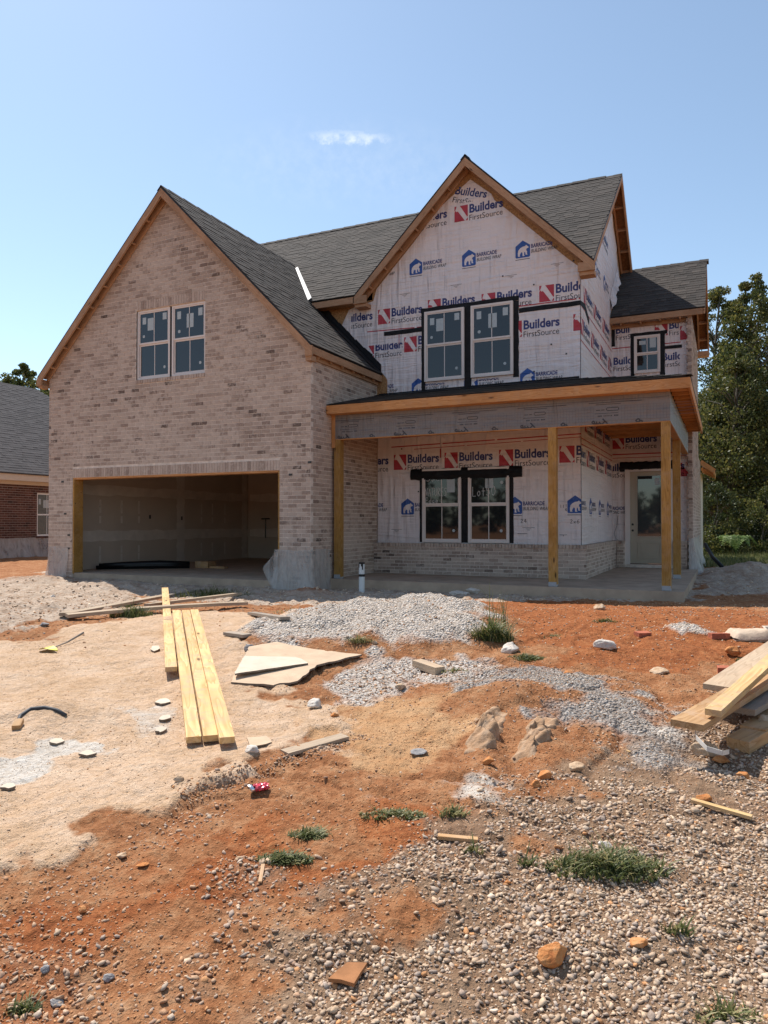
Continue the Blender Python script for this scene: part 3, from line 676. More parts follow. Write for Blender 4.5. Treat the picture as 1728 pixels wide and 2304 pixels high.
# -- shingles
sh = []
c45 = 1 / math.sqrt(1 + GS * GS); SLg = math.hypot(uR - GR, GA - zg)
def iv_g(s_):
    z = zg + s_ * GS * c45
    return [(-OF, VM - 0.02)] if z < ZE2 else [(-OF, vM0 + (z - ZE2) / MS - 0.01)]
shingles(sh, (uR, 0, zg), (0, 1, 0), (-c45, 0, GS * c45), (GS * c45, 0, c45), iv_g, SLg, base=0.54)
cm = 1 / math.sqrt(1 + MS * MS)
def iv_m(s_):
    z = ZE2 + s_ * MS * cm
    a = max(uvA - (z - ZE2) / GS, GR) + 0.01 if z < GA else -6.5
    hw = (MAZ - z) / MSL
    if z < GA: pass
    return [(a, mu1)] if hw <= 0 else [(a, MA - hw), (MA + hw, mu1)]
shingles(sh, (0, vM0, ZE2), (1, 0, 0), (0, cm, MS * cm), (0, -MS * cm, cm), iv_m, math.hypot(RV - vM0, RZ - ZE2), base=0.54)
shingles(sh, (0, RE0, ZE2), (1, 0, 0), (0, cm, MS * cm), (0, -MS * cm, cm), lambda s_: [(4.5, RU1)], math.hypot(RRV - RE0, RRZ - ZE2), base=0.54, wgt=1.4)
cp = 1 / math.sqrt(1 + PSL * PSL)
shingles(sh, (0, PF, PZ), (1, 0, 0), (0, cp, PSL * cp), (0, -PSL * cp, cp), lambda s_: [(0.4, hipx(PF + s_ * cp))], (VM - PF) / cp - 0.28, base=0.5)
shingles(sh, (PU1, 0, PZ), (0, 1, 0), (-cp, 0, PSL * cp), (PSL * cp, 0, cp), lambda s_: [(PF + s_ * cp, vr)], (PU1 - MR) / cp - 0.25, base=0.5)
lay_pieces(sh, 'shingle', M['shingle'], house, keep=300)
# ridge caps
def ridge(p0, p1, dn0, dn1, n_, lift=0.02):
    p0, p1 = Vector(p0), Vector(p1)
    b = MB()
    for i in range(n_):
        a = p0.lerp(p1, i / n_); c = p0.lerp(p1, (i + 1.25) / n_); up_ = Vector((0, 0, lift + 0.006 * (i % 2)))
        for dn in (dn0, dn1):
            dn = Vector(dn)
            b.prism([a + up_, c + up_ - Vector((0, 0, 0.008)), c + dn + up_ - Vector((0, 0, 0.008)), a + dn + up_], (0, 0, 0.012), 0, 0.3 + 0.3 * rnd.random())
    return b.build('ridge_cap', M['shingle'], house)
ridge((-6.4, RV, RZ), (4.35, RV, RZ), (0, -0.13, -0.106), (0, 0.13, -0.106), 55, 0.035)
ridge((GR, -OF, GA), (GR, vG1, GA), (0.1, 0, -0.1), (-0.1, 0, -0.1), 22)
ridge((MA, vM0, MAZ + 0.01), (MA, vMv, MAZ + 0.01), (0.1, 0, -0.1), (-0.1, 0, -0.1), 14)
ridge((4.85, RRV, RRZ), (RU1, RRV, RRZ), (0, -0.12, -0.098), (0, 0.12, -0.098), 10)
ridge((PU1 + 0.01, PF - 0.01, PZ + 0.01), (hipx(VM), VM, hz_ + 0.01), (-0.12, -0.03, -0.01), (0.03, 0.12, -0.012), 16)
# bare metal in the valley
vd = Vector((GR - uvA, vG1 - vM0, GA - ZE2)).normalized(); va = Vector((uvA, vM0, ZE2)) + Vector((0.005, -0.005, 0.05)) + vd * 0.02
b = MB(); e1 = va + vd * 2.95
b.prism([va + Vector((0.0, -0.02, -0.02)), va + Vector((0.07, 0.02, 0.045)), e1 + Vector((0.045, 0.02, 0.04)), e1 + Vector((0.0, -0.02, 0.0))], (0, 0, 0.006)); b.build('valley_flashing', M['metal'], house)

# -- rakes, fascias, lookouts
def rake(apex, eave, yw, inward, wd=0.125, th=0.038, look=0.0, mat='fascia', inner=True, nlook=9, dirv=Vector((0, 1, 0))):
    """barge board along one slope, sub fascia on the wall, lookouts between"""
    A, E_ = Vector(apex), Vector(eave); d = (A - E_).normalized(); side = dirv.cross(d).normalized()
    if side.z > 0: side = -side
    off = side * (wd / 2 + 0.024)
    ext = d * 0.02
    m, L = frame(E_, A, -side); mi_ = m.inverted(); cs = abs(d.z) and math.sqrt(max(1e-6, 1 - d.z * d.z)); dn = Vector((0, 0, -wd / cs)); g_ = Vector((0, 0, -0.024 / cs)); out_ = -dirv * 0.001
    b = MB(); b.prism([mi_ @ (q + out_) for q in (E_ + g_, A + g_, A + g_ + dn, E_ + g_ + dn)], mi_.to_3x3() @ (dirv * th))
    link('rake_board', b.mesh('rake_board', M[mat]), house, m)
    if inner:
        board('rake_ledger', E_ + off + dirv * (yw - th / 2 - 0.006) + d * 0.05, A + off + dirv * (yw - th / 2 - 0.006), th, wd, M[mat], house, up=-side, bevel=0)
    for i in range(nlook):
        c = E_.lerp(A, (i + 0.7) / nlook) + side * 0.075
        board('lookout', c + dirv * (th + 0.001), c + dirv * (yw - th - 0.007), 0.038, 0.10, M[mat], house, up=-side, bevel=0)
rake((GR, -OF, GA), (uL, -OF, groof(uL)), OF - 0.004, 1); rake((GR, -OF, GA), (uR, -OF, zg), OF - 0.004, 1)
rake((MA, vM0, MAZ), (MU0, vM0, ZE2), VM - vM0 - 0.004, 1, nlook=7); rake((MA, vM0, MAZ), (MU1, vM0, ZE2), VM - vM0 - 0.004, 1, nlook=7)
dvx = Vector((-1, 0, 0))
rake((mu1, RV, RZ), (mu1, vM0 + 0.05, mroof(vM0 + 0.05)), mu1 - MR - 0.005, 1, wd=0.10, nlook=9, dirv=dvx); rake((mu1, RV, RZ), (mu1, 11.4, mroof(11.4)), mu1 - MR - 0.005, 1, wd=0.14, nlook=9, dirv=dvx)
rake((RU1, RRV, RRZ), (RU1, RE0, ZE2), RU1 - RR - 0.005, 1, nlook=4, wd=0.10, dirv=dvx); rake((RU1, RRV, RRZ), (RU1, RE1, ZE2), RU1 - RR - 0.005, 1, nlook=5, wd=0.14, dirv=dvx)
# eave fascias
board('eave_fascia', (uR - 0.02, -OF, zg - 0.10), (uR - 0.02, VM - 0.03, zg - 0.10), 0.038, 0.14, M['fascia'], house, bevel=0.002)
board('soffit_nailer', (0.022, -0.02, zg - 0.19), (0.022, VM - 0.03, zg - 0.19), 0.038, 0.09, M['fascia'], house, bevel=0)
for i in range(6): board('rafter_tail', (0.045, 0.15 + i * 0.48, zg - 0.155), (uR - 0.04, 0.15 + i * 0.48, zg - 0.155), 0.038, 0.10, M['fascia'], house, bevel=0)
board('eave_return', (0.003, -OF + 0.019, zg - 0.12), (uR + 0.02, -OF + 0.019, zg - 0.12), 0.038, 0.19, M['fascia'], house)
board('eave_return', (0.0, -0.1, zg - 0.25), (0.125, -0.1, zg - 0.25), 0.18, 0.09, M['fascia'], house)
board('eave_return', (uL - 0.02, -OF + 0.019, zg - 0.12), (-GW - 0.003, -OF + 0.019, zg - 0.12), 0.038, 0.16, M['fascia'], house)
board('eave_return', (-GW - 0.125, -0.1, zg - 0.22), (-GW + 0.0, -0.1, zg - 0.22), 0.17, 0.07, M['fascia'], house)
board('eave_fascia', (uL + 0.02, -OF, groof(uL) - 0.10), (uL + 0.02, BV, groof(uL) - 0.10), 0.038, 0.14, M['fascia'], house, bevel=0.002)
board('eave_fascia', (uvA - 0.1, vM0 + 0.019, ZE2 - 0.10), (MU0 + 0.02, vM0 + 0.019, ZE2 - 0.10), 0.038, 0.14, M['fascia'], house, bevel=0.002)
board('eave_soffit', (uvA - 0.1, (vM0 + VM) / 2 + 0.02, ZE2 - 0.155), (MU0 + 0.02, (vM0 + VM) / 2 + 0.02, ZE2 - 0.155), VM - vM0 - 0.05, 0.018, M['osb'], house, bevel=0)
for x0, x1 in ((MU0 - 0.02, ML - 0.0), (MR + 0.0, MU1 + 0.02)):
    board('eave_return', (x0, vM0 + 0.02, ZE2 - 0.11), (x1, vM0 + 0.02, ZE2 - 0.11), 0.04, 0.17, M['fascia'], house)
    board('eave_return', (x0 + 0.02, (vM0 + VM) / 2 + 0.02, ZE2 - 0.22), (x1 - 0.02, (vM0 + VM) / 2 + 0.02, ZE2 - 0.22), VM - vM0 - 0.05, 0.09, M['fascia'], house)
board('eave_fascia', (MR + 0.01, RE0 + 0.019, ZE2 - 0.09), (RU1 - 0.05, RE0 + 0.019, ZE2 - 0.09), 0.038, 0.14, M['fascia'], house, bevel=0.002)
board('soffit_nailer', (MR + 0.01, VR - 0.04, ZE2 - 0.19), (6.24, VR - 0.04, ZE2 - 0.19), 0.038, 0.09, M['fascia'], house, bevel=0)
for i in range(4): board('rafter_tail', (4.75 + i * 0.45, RE0 + 0.04, ZE2 - 0.15), (4.75 + i * 0.45, VR - 0.06, ZE2 - 0.15), 0.038, 0.09, M['fascia'], house, bevel=0)
board('eave_return', (RR + 0.003, RE1 - 0.2, ZE2 - 0.20), (RU1, RE1 - 0.2, ZE2 - 0.20), 0.30, 0.14, M['fascia'], house)
# small roof of the rear wing on the right
b = MB(); b.prism([(RR + 0.01, 13.0, 3.0), (6.75, 13.0, 2.72), (6.75, 15.5, 2.72), (RR + 0.01, 15.5, 3.0)], (0, 0, 0.03)); b.build('rear_roof', [M['deck']], house)
board('eave_fascia', (6.74, 12.9, 2.70), (6.74, 15.5, 2.70), 0.038, 0.15, M['fascia_new'], house); board('rake_board', (6.36, 12.9, 3.02), (6.76, 12.9, 2.72), 0.038, 0.14, M['fascia_new'], house)
for i in range(5): board('rafter_tail', (RR + 0.02, 13.2 + i * 0.45, 2.85), (6.72, 13.2 + i * 0.45, 2.66), 0.038, 0.09, M['fascia_new'], house, bevel=0)

# -- wrapped walls
def wall(name, pts, ext, mat): 
    b = MB(); b.prism(pts, ext); return b.build(name, mat, house)
wedge = lambda u: min(mroof(vM0) + 0.0, 9) 
# main front wall, sheathing first (from behind the garage roof to the right corner), then the wrap over it
wall('sheathing', [(-1.62, VM + 0.012, 3.5), (0.0, VM + 0.012, 0.0), (MR - 0.012, VM + 0.012, 0.0), (MR - 0.012, VM + 0.012, 6.47), (MA, VM + 0.012, MAZ - 0.05), (ML + 0.012, VM + 0.012, 6.47), (ML, VM + 0.012, ZE2 - 0.06), (-1.62, VM + 0.012, ZE2 - 0.06)], (0, 0.05, 0), M['osb'])
gl = lambda u: groof(u) + 0.03
up_poly = [(0.25, 3.9), (MR, 3.9), (MR, ZE2 - 0.02), (MR - 0.25, ZE2 + 0.20), (3.0, 7.62), (2.72, 7.88), (2.66, 8.02), (MA + 0.02, 8.42), (1.5, 7.95), (0.9, 7.3), (0.35, 6.75), (-0.02, 6.38), (-0.10, 6.12), (-0.55, 6.05), (-0.72, 6.0), (-0.86, 5.75), (-0.95, 5.57), (-0.80, 5.42), (-0.66, 5.36), (-0.50, 5.24), (-0.42, 5.10), (-0.30, 5.08), (-0.22, 4.94), (-0.10, 4.86), (-0.06, 4.72), (0.02, 4.64), (0.10, 4.5), (0.22, 4.36), (0.25, 4.3)]
wall('building_wrap', [(u, VM, z) for u, z in up_poly], (0, 0.01, 0), M['wrap'])
low_poly = [(0.01, 0.60), (MR, 0.60), (MR, 3.40), (0.01, 3.40)]
wall('building_wrap', [(u, VM, z) for u, z in low_poly], (0, 0.01, 0), M['wrap'])
rag = [(MR, 6.95, 6.5), (MR, 6.9, 7.0), (MR, 7.1, 7.4), (MR, 7.0, 7.8), (MR, 7.3, 8.1), (MR, 7.1, 8.5), (MR, 7.25, 8.9), (MR, 6.8, 9.2)]
wall('building_wrap', [(MR, VM, 0.6), (MR, VR, 0.6), (MR, VR, 6.1), (MR, RE0 + 0.1, ZE2 + 0.02), (MR, 7.6, 6.95), (MR, 8.3, 7.5), (MR, 8.6, 7.8), (MR, 8.2, 8.3), (MR, 8.3, 8.45), (MR, 7.6, 8.75), (MR, 7.5, 9.0), (MR, 7.1, 9.1), (MR, RV - 0.1, 9.3), (MR, 5.6, 8.50), (MR, 4.2, 7.36), (MR, VM + 0.1, 6.30), (MR, VM, 6.22)], (-0.01, 0, 0), M['wrap'])
wall('sheathing', [(MR - 0.012, VM + 0.07, 0.0), (MR - 0.012, BV, 0.0), (MR - 0.012, BV, 6.2), (MR - 0.012, RV, 9.74), (MR - 0.012, VM + 0.07, 6.2)], (-0.05, 0, 0), M['osb'])
# frayed white edge hanging over the small roof
b = MB(); prev = None
for i in range(15):
    f_ = i / 14; v = 6.95 + 1.5 * f_; zt = mroof_r = ZE2 + MS * (v - RE0) + 0.5 + rnd.uniform(-0.05, 0.05); zb = ZE2 + MS * (v - RE0) + 0.05 + rnd.uniform(0, 0.12); x = MR + 0.03 + rnd.uniform(0, 0.10)
    cur = (Vector((MR + 0.006, v, zt)), Vector((x, v, zb)))
    if prev: b.poly([prev[1], cur[1], cur[0], prev[0]])
    prev = cur
b.build('loose_wrap', M['wrap'], house, smooth=True, fix=False)
wall('building_wrap', [(MR + 0.001, VR, 0.6), (4.80, VR, 0.6), (4.80, VR, 2.42), (5.90, VR, 2.42), (5.90, VR, 0.6), (6.262, VR, 0.6), (6.262, VR, 6.16), (MR + 0.001, VR, 6.16)], (0, 0.01, 0), M['wrap'])
wall('sheathing', [(MR + 0.001, VR + 0.012, 0), (4.79, VR + 0.012, 0), (4.79, VR + 0.012, 2.43), (5.91, VR + 0.012, 2.43), (5.91, VR + 0.012, 0), (6.262, VR + 0.012, 0), (6.262, VR + 0.012, 6.16), (MR + 0.001, VR + 0.012, 6.16)], (0, 0.05, 0), M['osb'])
# rear and far walls
b = MB(); b.box((-GW + 0.1, BV, 0), (6.26, BV + 0.08, 6.2)); b.box((-GW + 0.1, VM + 0.1, GE), (-GW + 0.2, BV, 6.2)); b.prism([(-6.5, 2.8, 6.0), (-6.5, 11.1, 6.0), (-6.5, RV, 9.7)], (0.05, 0, 0)); b.build('rear_wall', M['osb'], house)
b = MB(); b.box((-GW + 0.1, 13.0, -0.3), (RR - 0.1, 15.4, 2.8)); b.box((RR - 0.15, 13.0, -0.3), (RR - 0.003, 15.4, 2.72)); b.build('rear_wing', M['mortar'], house)

# ------------------------------------------------------------------ prints on the wrap
_fc = {}
def text_tris(s, bold=0.0, shear=0.0):
    """triangles of a line of text, cap height 1, starting at x = 0"""
    key = (s, bold, shear)
    if key in _fc: return _fc[key]
    cu = bpy.data.curves.new('lettering', 'FONT'); cu.body = s; cu.size = 1; cu.offset = bold; cu.shear = shear; cu.resolution_u = 3
    o = bpy.data.objects.new('lettering', cu); COL.objects.link(o); dg = bpy.context.evaluated_depsgraph_get(); me = o.evaluated_get(dg).to_mesh()
    me.calc_loop_triangles(); V = [(v.co.x, v.co.y) for v in me.vertices]; T = [[V[i] for i in t_.vertices] for t_ in me.loop_triangles]
    o.evaluated_get(dg).to_mesh_clear(); bpy.data.objects.remove(o); bpy.data.curves.remove(cu)
    x0 = min(p[0] for t_ in T for p in t_); h_ = 0.73
    T = [[((p[0] - x0) / h_, p[1] / h_) for p in t_] for t_ in T]; wd = max(p[0] for t_ in T for p in t_)
    _fc[key] = (T, wd); return _fc[key]
def put_text(tr, s, x, y, h, wd=None, mi=0, bold=0.0, shear=0.0, rot=0.0):
    T, w0 = text_tris(s, bold, shear); sx = (wd / w0) if wd else h; c, sn = math.cos(rot), math.sin(rot)
    for t_ in T:
        q = [(p[0] * sx, p[1] * h) for p in t_]; tr.append(([(x + a * c - b_ * sn, y + a * sn + b_ * c) for a, b_ in q], mi))
def rect(tr, x0, y0, x1, y1, mi): tr.append(([(x0, y0), (x1, y0), (x1, y1), (x0, y1)], mi))
def clip(poly, a, b, c):
    """keep a*x + b*y <= c"""
    o = []
    for i in range(len(poly)):
        p, q = poly[i], poly[(i + 1) % len(poly)]; dp, dq = a * p[0] + b * p[1] - c, a * q[0] + b * q[1] - c
        if dp <= 0: o.append(p)
        if (dp < 0 < dq) or (dq < 0 < dp): t_ = dp / (dp - dq); o.append((p[0] + (q[0] - p[0]) * t_, p[1] + (q[1] - p[1]) * t_))
    return o if len(o) > 2 else []
# the red square with the hammer, 'Builders FirstSource'
LOGO = []
SQ = 0.30; SQH = 0.335
hammer = [(0.02, 0.245), (0.055, 0.335), (0.12, 0.335), (0.285, 0.055), (0.245, 0.0), (0.235, 0.0), (0.075, 0.225), (0.05, 0.215)]
for poly in ([(0, 0), (0.215, 0), (0.235, 0.0), (0.075, 0.225), (0.05, 0.215), (0.02, 0.245), (0, 0.21)], [(0, 0.235), (0.02, 0.255), (0.05, 0.335), (0, 0.335)], [(0.12, 0.335), (0.145, 0.30), (0.285, 0.075), (0.30, 0.09), (0.30, 0.335)], [(0.25, 0), (0.30, 0), (0.30, 0.06), (0.287, 0.05)]):
    LOGO.append((poly, 2))
put_text(LOGO, 'Builders', 0.335, 0.150, 0.185, 0.735, 0, 0.032)
put_text(LOGO, 'FirstSource', 0.335, -0.015, 0.125, 0.725, 1)
BEAR = []
BEAR.append(([(0, 0.02), (0.02, 0), (0.285, 0), (0.305, 0.02), (0.305, 0.245), (0.1525, 0.355), (0, 0.245)], 3))
bear = [(0.055, 0.03), (0.05, 0.10), (0.06, 0.155), (0.10, 0.20), (0.155, 0.225), (0.205, 0.232), (0.225, 0.255), (0.24, 0.235), (0.275, 0.205), (0.272, 0.188), (0.238, 0.18), (0.222, 0.145), (0.245, 0.115), (0.238, 0.075), (0.255, 0.05), (0.215, 0.05), (0.205, 0.10), (0.185, 0.115), (0.18, 0.055), (0.195, 0.03), (0.15, 0.03), (0.147, 0.10), (0.125, 0.115), (0.105, 0.09), (0.09, 0.055), (0.10, 0.03)]
BEAR.append((bear, 4))
put_text(BEAR, 'BARRICADE', 0.325, 0.175, 0.082, 0.44, 0, 0.03); put_text(BEAR, 'BUILDING WRAP', 0.325, 0.075, 0.074, 0.535, 1, 0.008, 0.25)
rect(BEAR, 0.0, -0.04, 0.30, -0.028, 1)
SMALL = []
rect(SMALL, 0, 0.04, 0.25, 0.047, 1); rect(SMALL, 0.07, 0.012, 0.18, 0.019, 1); rect(SMALL, 0.10, -0.012, 0.15, -0.005, 1)
PRM = [M['navy'], M['black'], M['red'], M['blue'], M['wrap']]
def tri_ears(poly):
    from mathutils.geometry import tessellate_polygon
    return [[poly[i] for i in t_] for t_ in tessellate_polygon([[Vector((p[0], p[1], 0)) for p in poly]])]
def pre(t_):
    o = []
    for poly, mi in t_: o += [(q, mi) for q in (tri_ears(poly) if len(poly) > 3 else [poly])]
    return o
LOGO, BEAR, SMALL = pre(LOGO), pre(BEAR), pre(SMALL)
def stamp(tr, x, y, o, du, n, clips=(), sc=1.0, name='printed_logo', sx=1.0, lift=0.003):
    """lay a flat print on a wall at (x, z=y) along du; clips keep a*x+b*z<=c in wall coordinates"""
    o, du, n = Vector(o), Vector(du), Vector(n); b = MB()
    for poly, mi in tr:
        q = [(x + p[0] * sc * sx, y + p[1] * sc) for p in poly]
        for c in clips:
            q = clip(q, *c) if q else q
        if q: b.poly([o + du * p[0] + Vector((0, 0, p[1])) + n * (lift + (0.002 if mi == 4 else 0)) for p in q], mi)
    if b.f: return b.build(name, PRM, house, fix=False)
FO, FD, FN = (0, VM, 0), (1, 0, 0), (0, -1, 0)
gm = lambda lo: [(1, MSL ** -1 * 1.0, MA + 0.1), ]
rgt = (MSL, 1, MAZ - 0.27 + MSL * MA); lft = (-MSL, 1, MAZ - 0.27 - MSL * MA); rr_ = (1, 0, MR - 0.002)
T0, T1, TB, TT = 1.095, 3.225, 4.0, 5.80       # tape round the pair of upper windows
notwin = lambda: None
for x, y, c in ((1.84, 7.56, (rgt,)), (0.60, 7.56, (lft, (-1, 0, -0.85))), (0.02, 5.57, ()), (1.225, 5.63, ((0, -1, -TT),)), (2.44, 5.60, ((0, -1, -TT),)), (2.44, 5.60, ((-1, 0, -T1), (0, 1, TT))), (3.66, 5.60, (rr_,)),
                (-1.185, 5.57, ((-1, 0, 0.66),)), (0.66, 4.88, ((1, 0, T0),)), (-0.38, 4.84, ((-1, 0, 0.36), (0, 1, 5.12), (1, 0, 0.62))), (3.00, 4.94, ((-1, 0, -T1),)), (4.34, 4.94, (rr_,))):
    stamp(LOGO, x, y, FO, FD, FN, c)
put_top = []; put_text(put_top, 'Builders', 0, 0.155, 0.175, 0.725, 0, 0.022, rot=-0.30); put_text(put_top, 'FirstSource', -0.06, -0.01, 0.125, 0.725, 1, rot=-0.30); put_top = pre(put_top)
stamp(put_top, 1.85, 8.02, FO, FD, FN, (rgt, lft, (0, -1, -7.94)))
for x, y, c in ((-0.43, 6.57, (lft,)), (0.79, 6.57, ()), (2.01, 6.57, ()), (3.17, 6.57, (rgt,)), (0.84, 3.93, ((1, 0, T0),)), (0.84, 3.93, ((-1, 0, -T0), (0, 1, 4.14))), (2.05, 3.93, ((0, 1, 4.14),)), (3.26, 3.93, ()), (-0.36, 3.95, ((-1, 0, -0.26),))):
    stamp(BEAR, x, y, FO, FD, FN, c)
for x, y in ((0.55, 6.14), (1.75, 6.17), (2.95, 6.2), (3.9, 6.3)): stamp(SMALL, x, y, FO, FD, FN, (rgt,))
for x, y, c in ((-0.79, 2.28, ((-1, 0, -0.02),)), (0.41, 2.29, ()), (1.605, 2.29, ()), (2.81, 2.30, ()), (4.055, 2.32, (rr_,)), (0.4, 3.03, ()), (1.6, 3.03, ())): stamp(LOGO, x, y, FO, FD, FN, c)
for x, y, c in ((-0.62, 1.30, ((-1, 0, -0.02),)), (0.59, 1.30, ((1, 0, 1.04),)), (2.99, 1.30, ((-1, 0, -3.11),)), (4.21, 1.31, (rr_,))): stamp(BEAR, x, y, FO, FD, FN, c)
for x, y in ((0.35, 0.93), (3.3, 0.98)): stamp(SMALL, x, y, FO, FD, FN, (rr_,))
def stripe(x0, x1, z, o, du, n, hh=0.011, gaps=True, dz=0.0, mi=2):
    tr = []; x = x0
    while x < x1:
        e = min(x1, x + 1.16) if gaps else x1; tr.append(([(x, z + dz * (x - x0) - hh), (e, z + dz * (e - x0) - hh), (e, z + dz * (e - x0) + hh), (x, z + dz * (x - x0) + hh)], mi)); x = e + 0.05
    stamp(tr, 0, 0, o, du, n, name='printed_stripe', lift=0.0035)
stripe(-0.25, 1.09, 5.44, FO, FD, FN, dz=-0.03); stripe(3.24, MR, 5.575, FO, FD, FN); stripe(0.53, 0.545, 5.22, FO, FD, FN, 0.13, False); stripe(1.75, 2.85, 8.22, FO, FD, FN, 0.008, False, -0.35) if False else None
stripe(0.35, MR, 2.80, FO, FD, FN, 0.012, True, 0.02); stripe(0.9, MR, 2.73, FO, FD, FN, 0.007, True, 0.025); stripe(0.35, MR, 3.0, FO, FD, FN, 0.010, True, 0.02); stripe(1.50, 1.53, 2.62, FO, FD, FN, 0.10, False)
QO, QD, QN = (MR, 0, 0), (0, 1, 0), (1, 0, 0); gq = (-MS, 1, RZ - 0.35 - MS * RV)
for x, y, c in ((3.24, 5.6, ()), (4.447, 5.6, ()), (5.72, 5.6, ()), (2.9, 4.88, ()), (4.11, 4.88, ()), (5.33, 4.88, ()), (6.60, 4.88, ((1, 0, VR),)), (3.50, 2.28, ()), (4.75, 2.28, ()), (5.99, 2.28, ()), (2.30, 2.28, ((-1, 0, -VM),)), (3.3, 2.98, ()), (4.5, 2.98, ()), (5.7, 2.98, ()), (4.2, 7.0, ((1, 0, 5.0),)), (5.6, 7.7, ())): stamp(LOGO, x, y, QO, QD, QN, c + (gq,))
for x, y, c in ((3.2, 6.68, ()), (4.6, 6.62, ()), (5.9, 6.68, ()), (3.81, 1.30, ()), (5.04, 1.30, ()), (6.27, 1.30, ((1, 0, VR),)), (2.6, 1.30, ((-1, 0, -VM),))): stamp(BEAR, x, y, QO, QD, QN, c + (gq,))
stripe(VM, VR, 5.45, QO, QD, QN); stripe(VM, VR, 4.75, QO, QD, QN); stripe(VM, VR, 2.80, QO, QD, QN); stripe(VM, VR, 2.68, QO, QD, QN)
RO, RD, RN = (0, VR, 0), (1, 0, 0), (0, -1, 0); re_ = (1, 0, 6.25)
for x, y, c in ((4.26, 5.72, ((-1, 0, -4.50), (1, 0, 4.94))), (4.26, 5.72, ((-1, 0, -4.50), (0, -1, -5.98))), (5.51, 5.70, ((0, -1, -5.85), (1, 0, 5.745))), (5.51, 5.70, ((-1, 0, -5.745), (1, 0, 6.06))), (6.09, 5.55, (re_,)), (4.20, 4.94, ((-1, 0, -4.50), (1, 0, 4.94))), (5.35, 4.94, ((-1, 0, -5.75), (1, 0, 6.08))),
                (4.48, 2.97, ((-1, 0, -4.5),)), (3.98, 2.27, ((-1, 0, -4.5), (1, 0, 4.80))), (5.10, 2.27, ((-1, 0, -5.92),)), (6.08, 2.24, (re_,))): stamp(LOGO, x, y, RO, RD, RN, c)
for x, y, c in ((4.02, 1.27, ((-1, 0, -4.5), (1, 0, 4.80))), (5.25, 1.27, ((-1, 0, -5.92), re_)), (5.9, 3.95, (re_,))): stamp(BEAR, x, y, RO, RD, RN, c)
stripe(4.50, 6.1, 5.50, RO, RD, RN, 0.012); stripe(4.5, 6.2, 2.83, RO, RD, RN, 0.014, False); stripe(4.5, 6.2, 2.74, RO, RD, RN, 0.007, False)
# staples / cap nails
b = MB()
for u, z in ((2.9, 6.25), (3.55, 5.98), (4.35, 6.35), (3.9, 4.72), (3.55, 4.2), (4.2, 4.5), (1.0, 1.8), (0.6, 2.75)): b.box((u - 0.015, VM - 0.008, z - 0.015), (u + 0.015, VM - 0.0005, z + 0.015))
b.build('cap_nail', M['dark'], house)
# pencil notes by the framers
def strokes(paths, x, y, h, wd, o, du, n, name, mat, r=0.006, parent=None):
    o, du, n = Vector(o), Vector(du), Vector(n); b = MB()
    for pth in paths: 
        P = [(x + p[0] * wd, y + p[1] * h) for p in pth]
        for (ax, ay), (bx, by) in zip(P, P[1:]):
            L = math.hypot(bx - ax, by - ay) or 1; nx, ny = -(by - ay) / L * r, (bx - ax) / L * r
            b.poly([o + du * q[0] + Vector((0, 0, q[1])) + n * 0.004 for q in ((ax - nx, ay - ny), (bx - nx, by - ny), (bx + nx, by + ny), (ax + nx, ay + ny))])
    return b.build(name, mat, parent or house, fix=False)
CH = {'3': [[(.1, .9), (.5, 1), (.8, .8), (.4, .55), (.8, .3), (.5, 0), (.05, .08)]], '6': [[(.7, 1), (.3, .7), (.1, .3), (.3, 0), (.7, .1), (.75, .35), (.4, .5), (.15, .35)]], 'N': [[(.05, 0), (.1, 1), (.65, 0), (.75, 1)]],
      'A': [[(0, 0), (.4, 1), (.8, 0)], [(.15, .4), (.65, .42)]], 'T': [[(.4, 0), (.4, 1)], [(0, .98), (.85, 1)]], 'U': [[(.1, 1), (.1, .25), (.4, 0), (.7, .25), (.7, 1)]], 'R': [[(.1, 0), (.1, 1), (.6, .95), (.65, .65), (.15, .5), (.75, 0)]],
      'E': [[(.7, 1), (.1, .97), (.1, 0), (.7, .03)], [(.1, .5), (.6, .52)]], 'S': [[(.7, .9), (.35, 1), (.1, .75), (.65, .4), (.55, .08), (.05, .05)]], 'd': [[(.7, 1), (.7, 0)], [(.7, .4), (.35, .5), (.1, .2), (.4, 0), (.7, .15)]],
      'g': [[(.7, .5), (.3, .5), (.15, .2), (.4, .05), (.7, .3), (.7, .5), (.65, -.3), (.2, -.3)]], 'e': [[(.1, .28), (.7, .3), (.55, .55), (.2, .5), (.1, .2), (.4, 0), (.7, .1)]], 'L': [[(.1, 1), (.1, 0), (.75, .03)]], 'o': [[(.4, .55), (.1, .3), (.35, 0), (.7, .2), (.65, .5), (.4, .55)]],
      't': [[(.4, .9), (.4, 0)], [(.05, .55), (.8, .55)]], '5': [[(.75, 1), (.15, 1), (.12, .55), (.6, .55), (.7, .2), (.35, 0), (.05, .1)]], '0': [[(.4, 1), (.08, .6), (.2, .1), (.55, 0), (.8, .45), (.65, .9), (.4, 1)]], '2': [[(.1, .8), (.4, 1), (.7, .75), (.1, 0), (.75, .02)]],
      '4': [[(.55, 0), (.55, 1), (.05, .35), (.8, .35)]], '1': [[(.4, 1), (.4, 0)]], 'x': [[(.1, 0), (.7, .55)], [(.1, .55), (.7, 0)]], '/': [[(0, .0), (.7, .0)]], ' ': []}
def write(s, x, y, h, wd): 
    o = []
    for i, ch in enumerate(s):
        for p in CH[ch]: o.append([(x + (i + a) * wd, y + b_ * h) for a, b_ in p])
    return o
note = lambda s, x, y, h, wd, o, du, n: strokes(write(s, 0, 0, h, wd), x, y, 1, 1, o, du, n, 'pencil_note', M['black'], 0.0045)
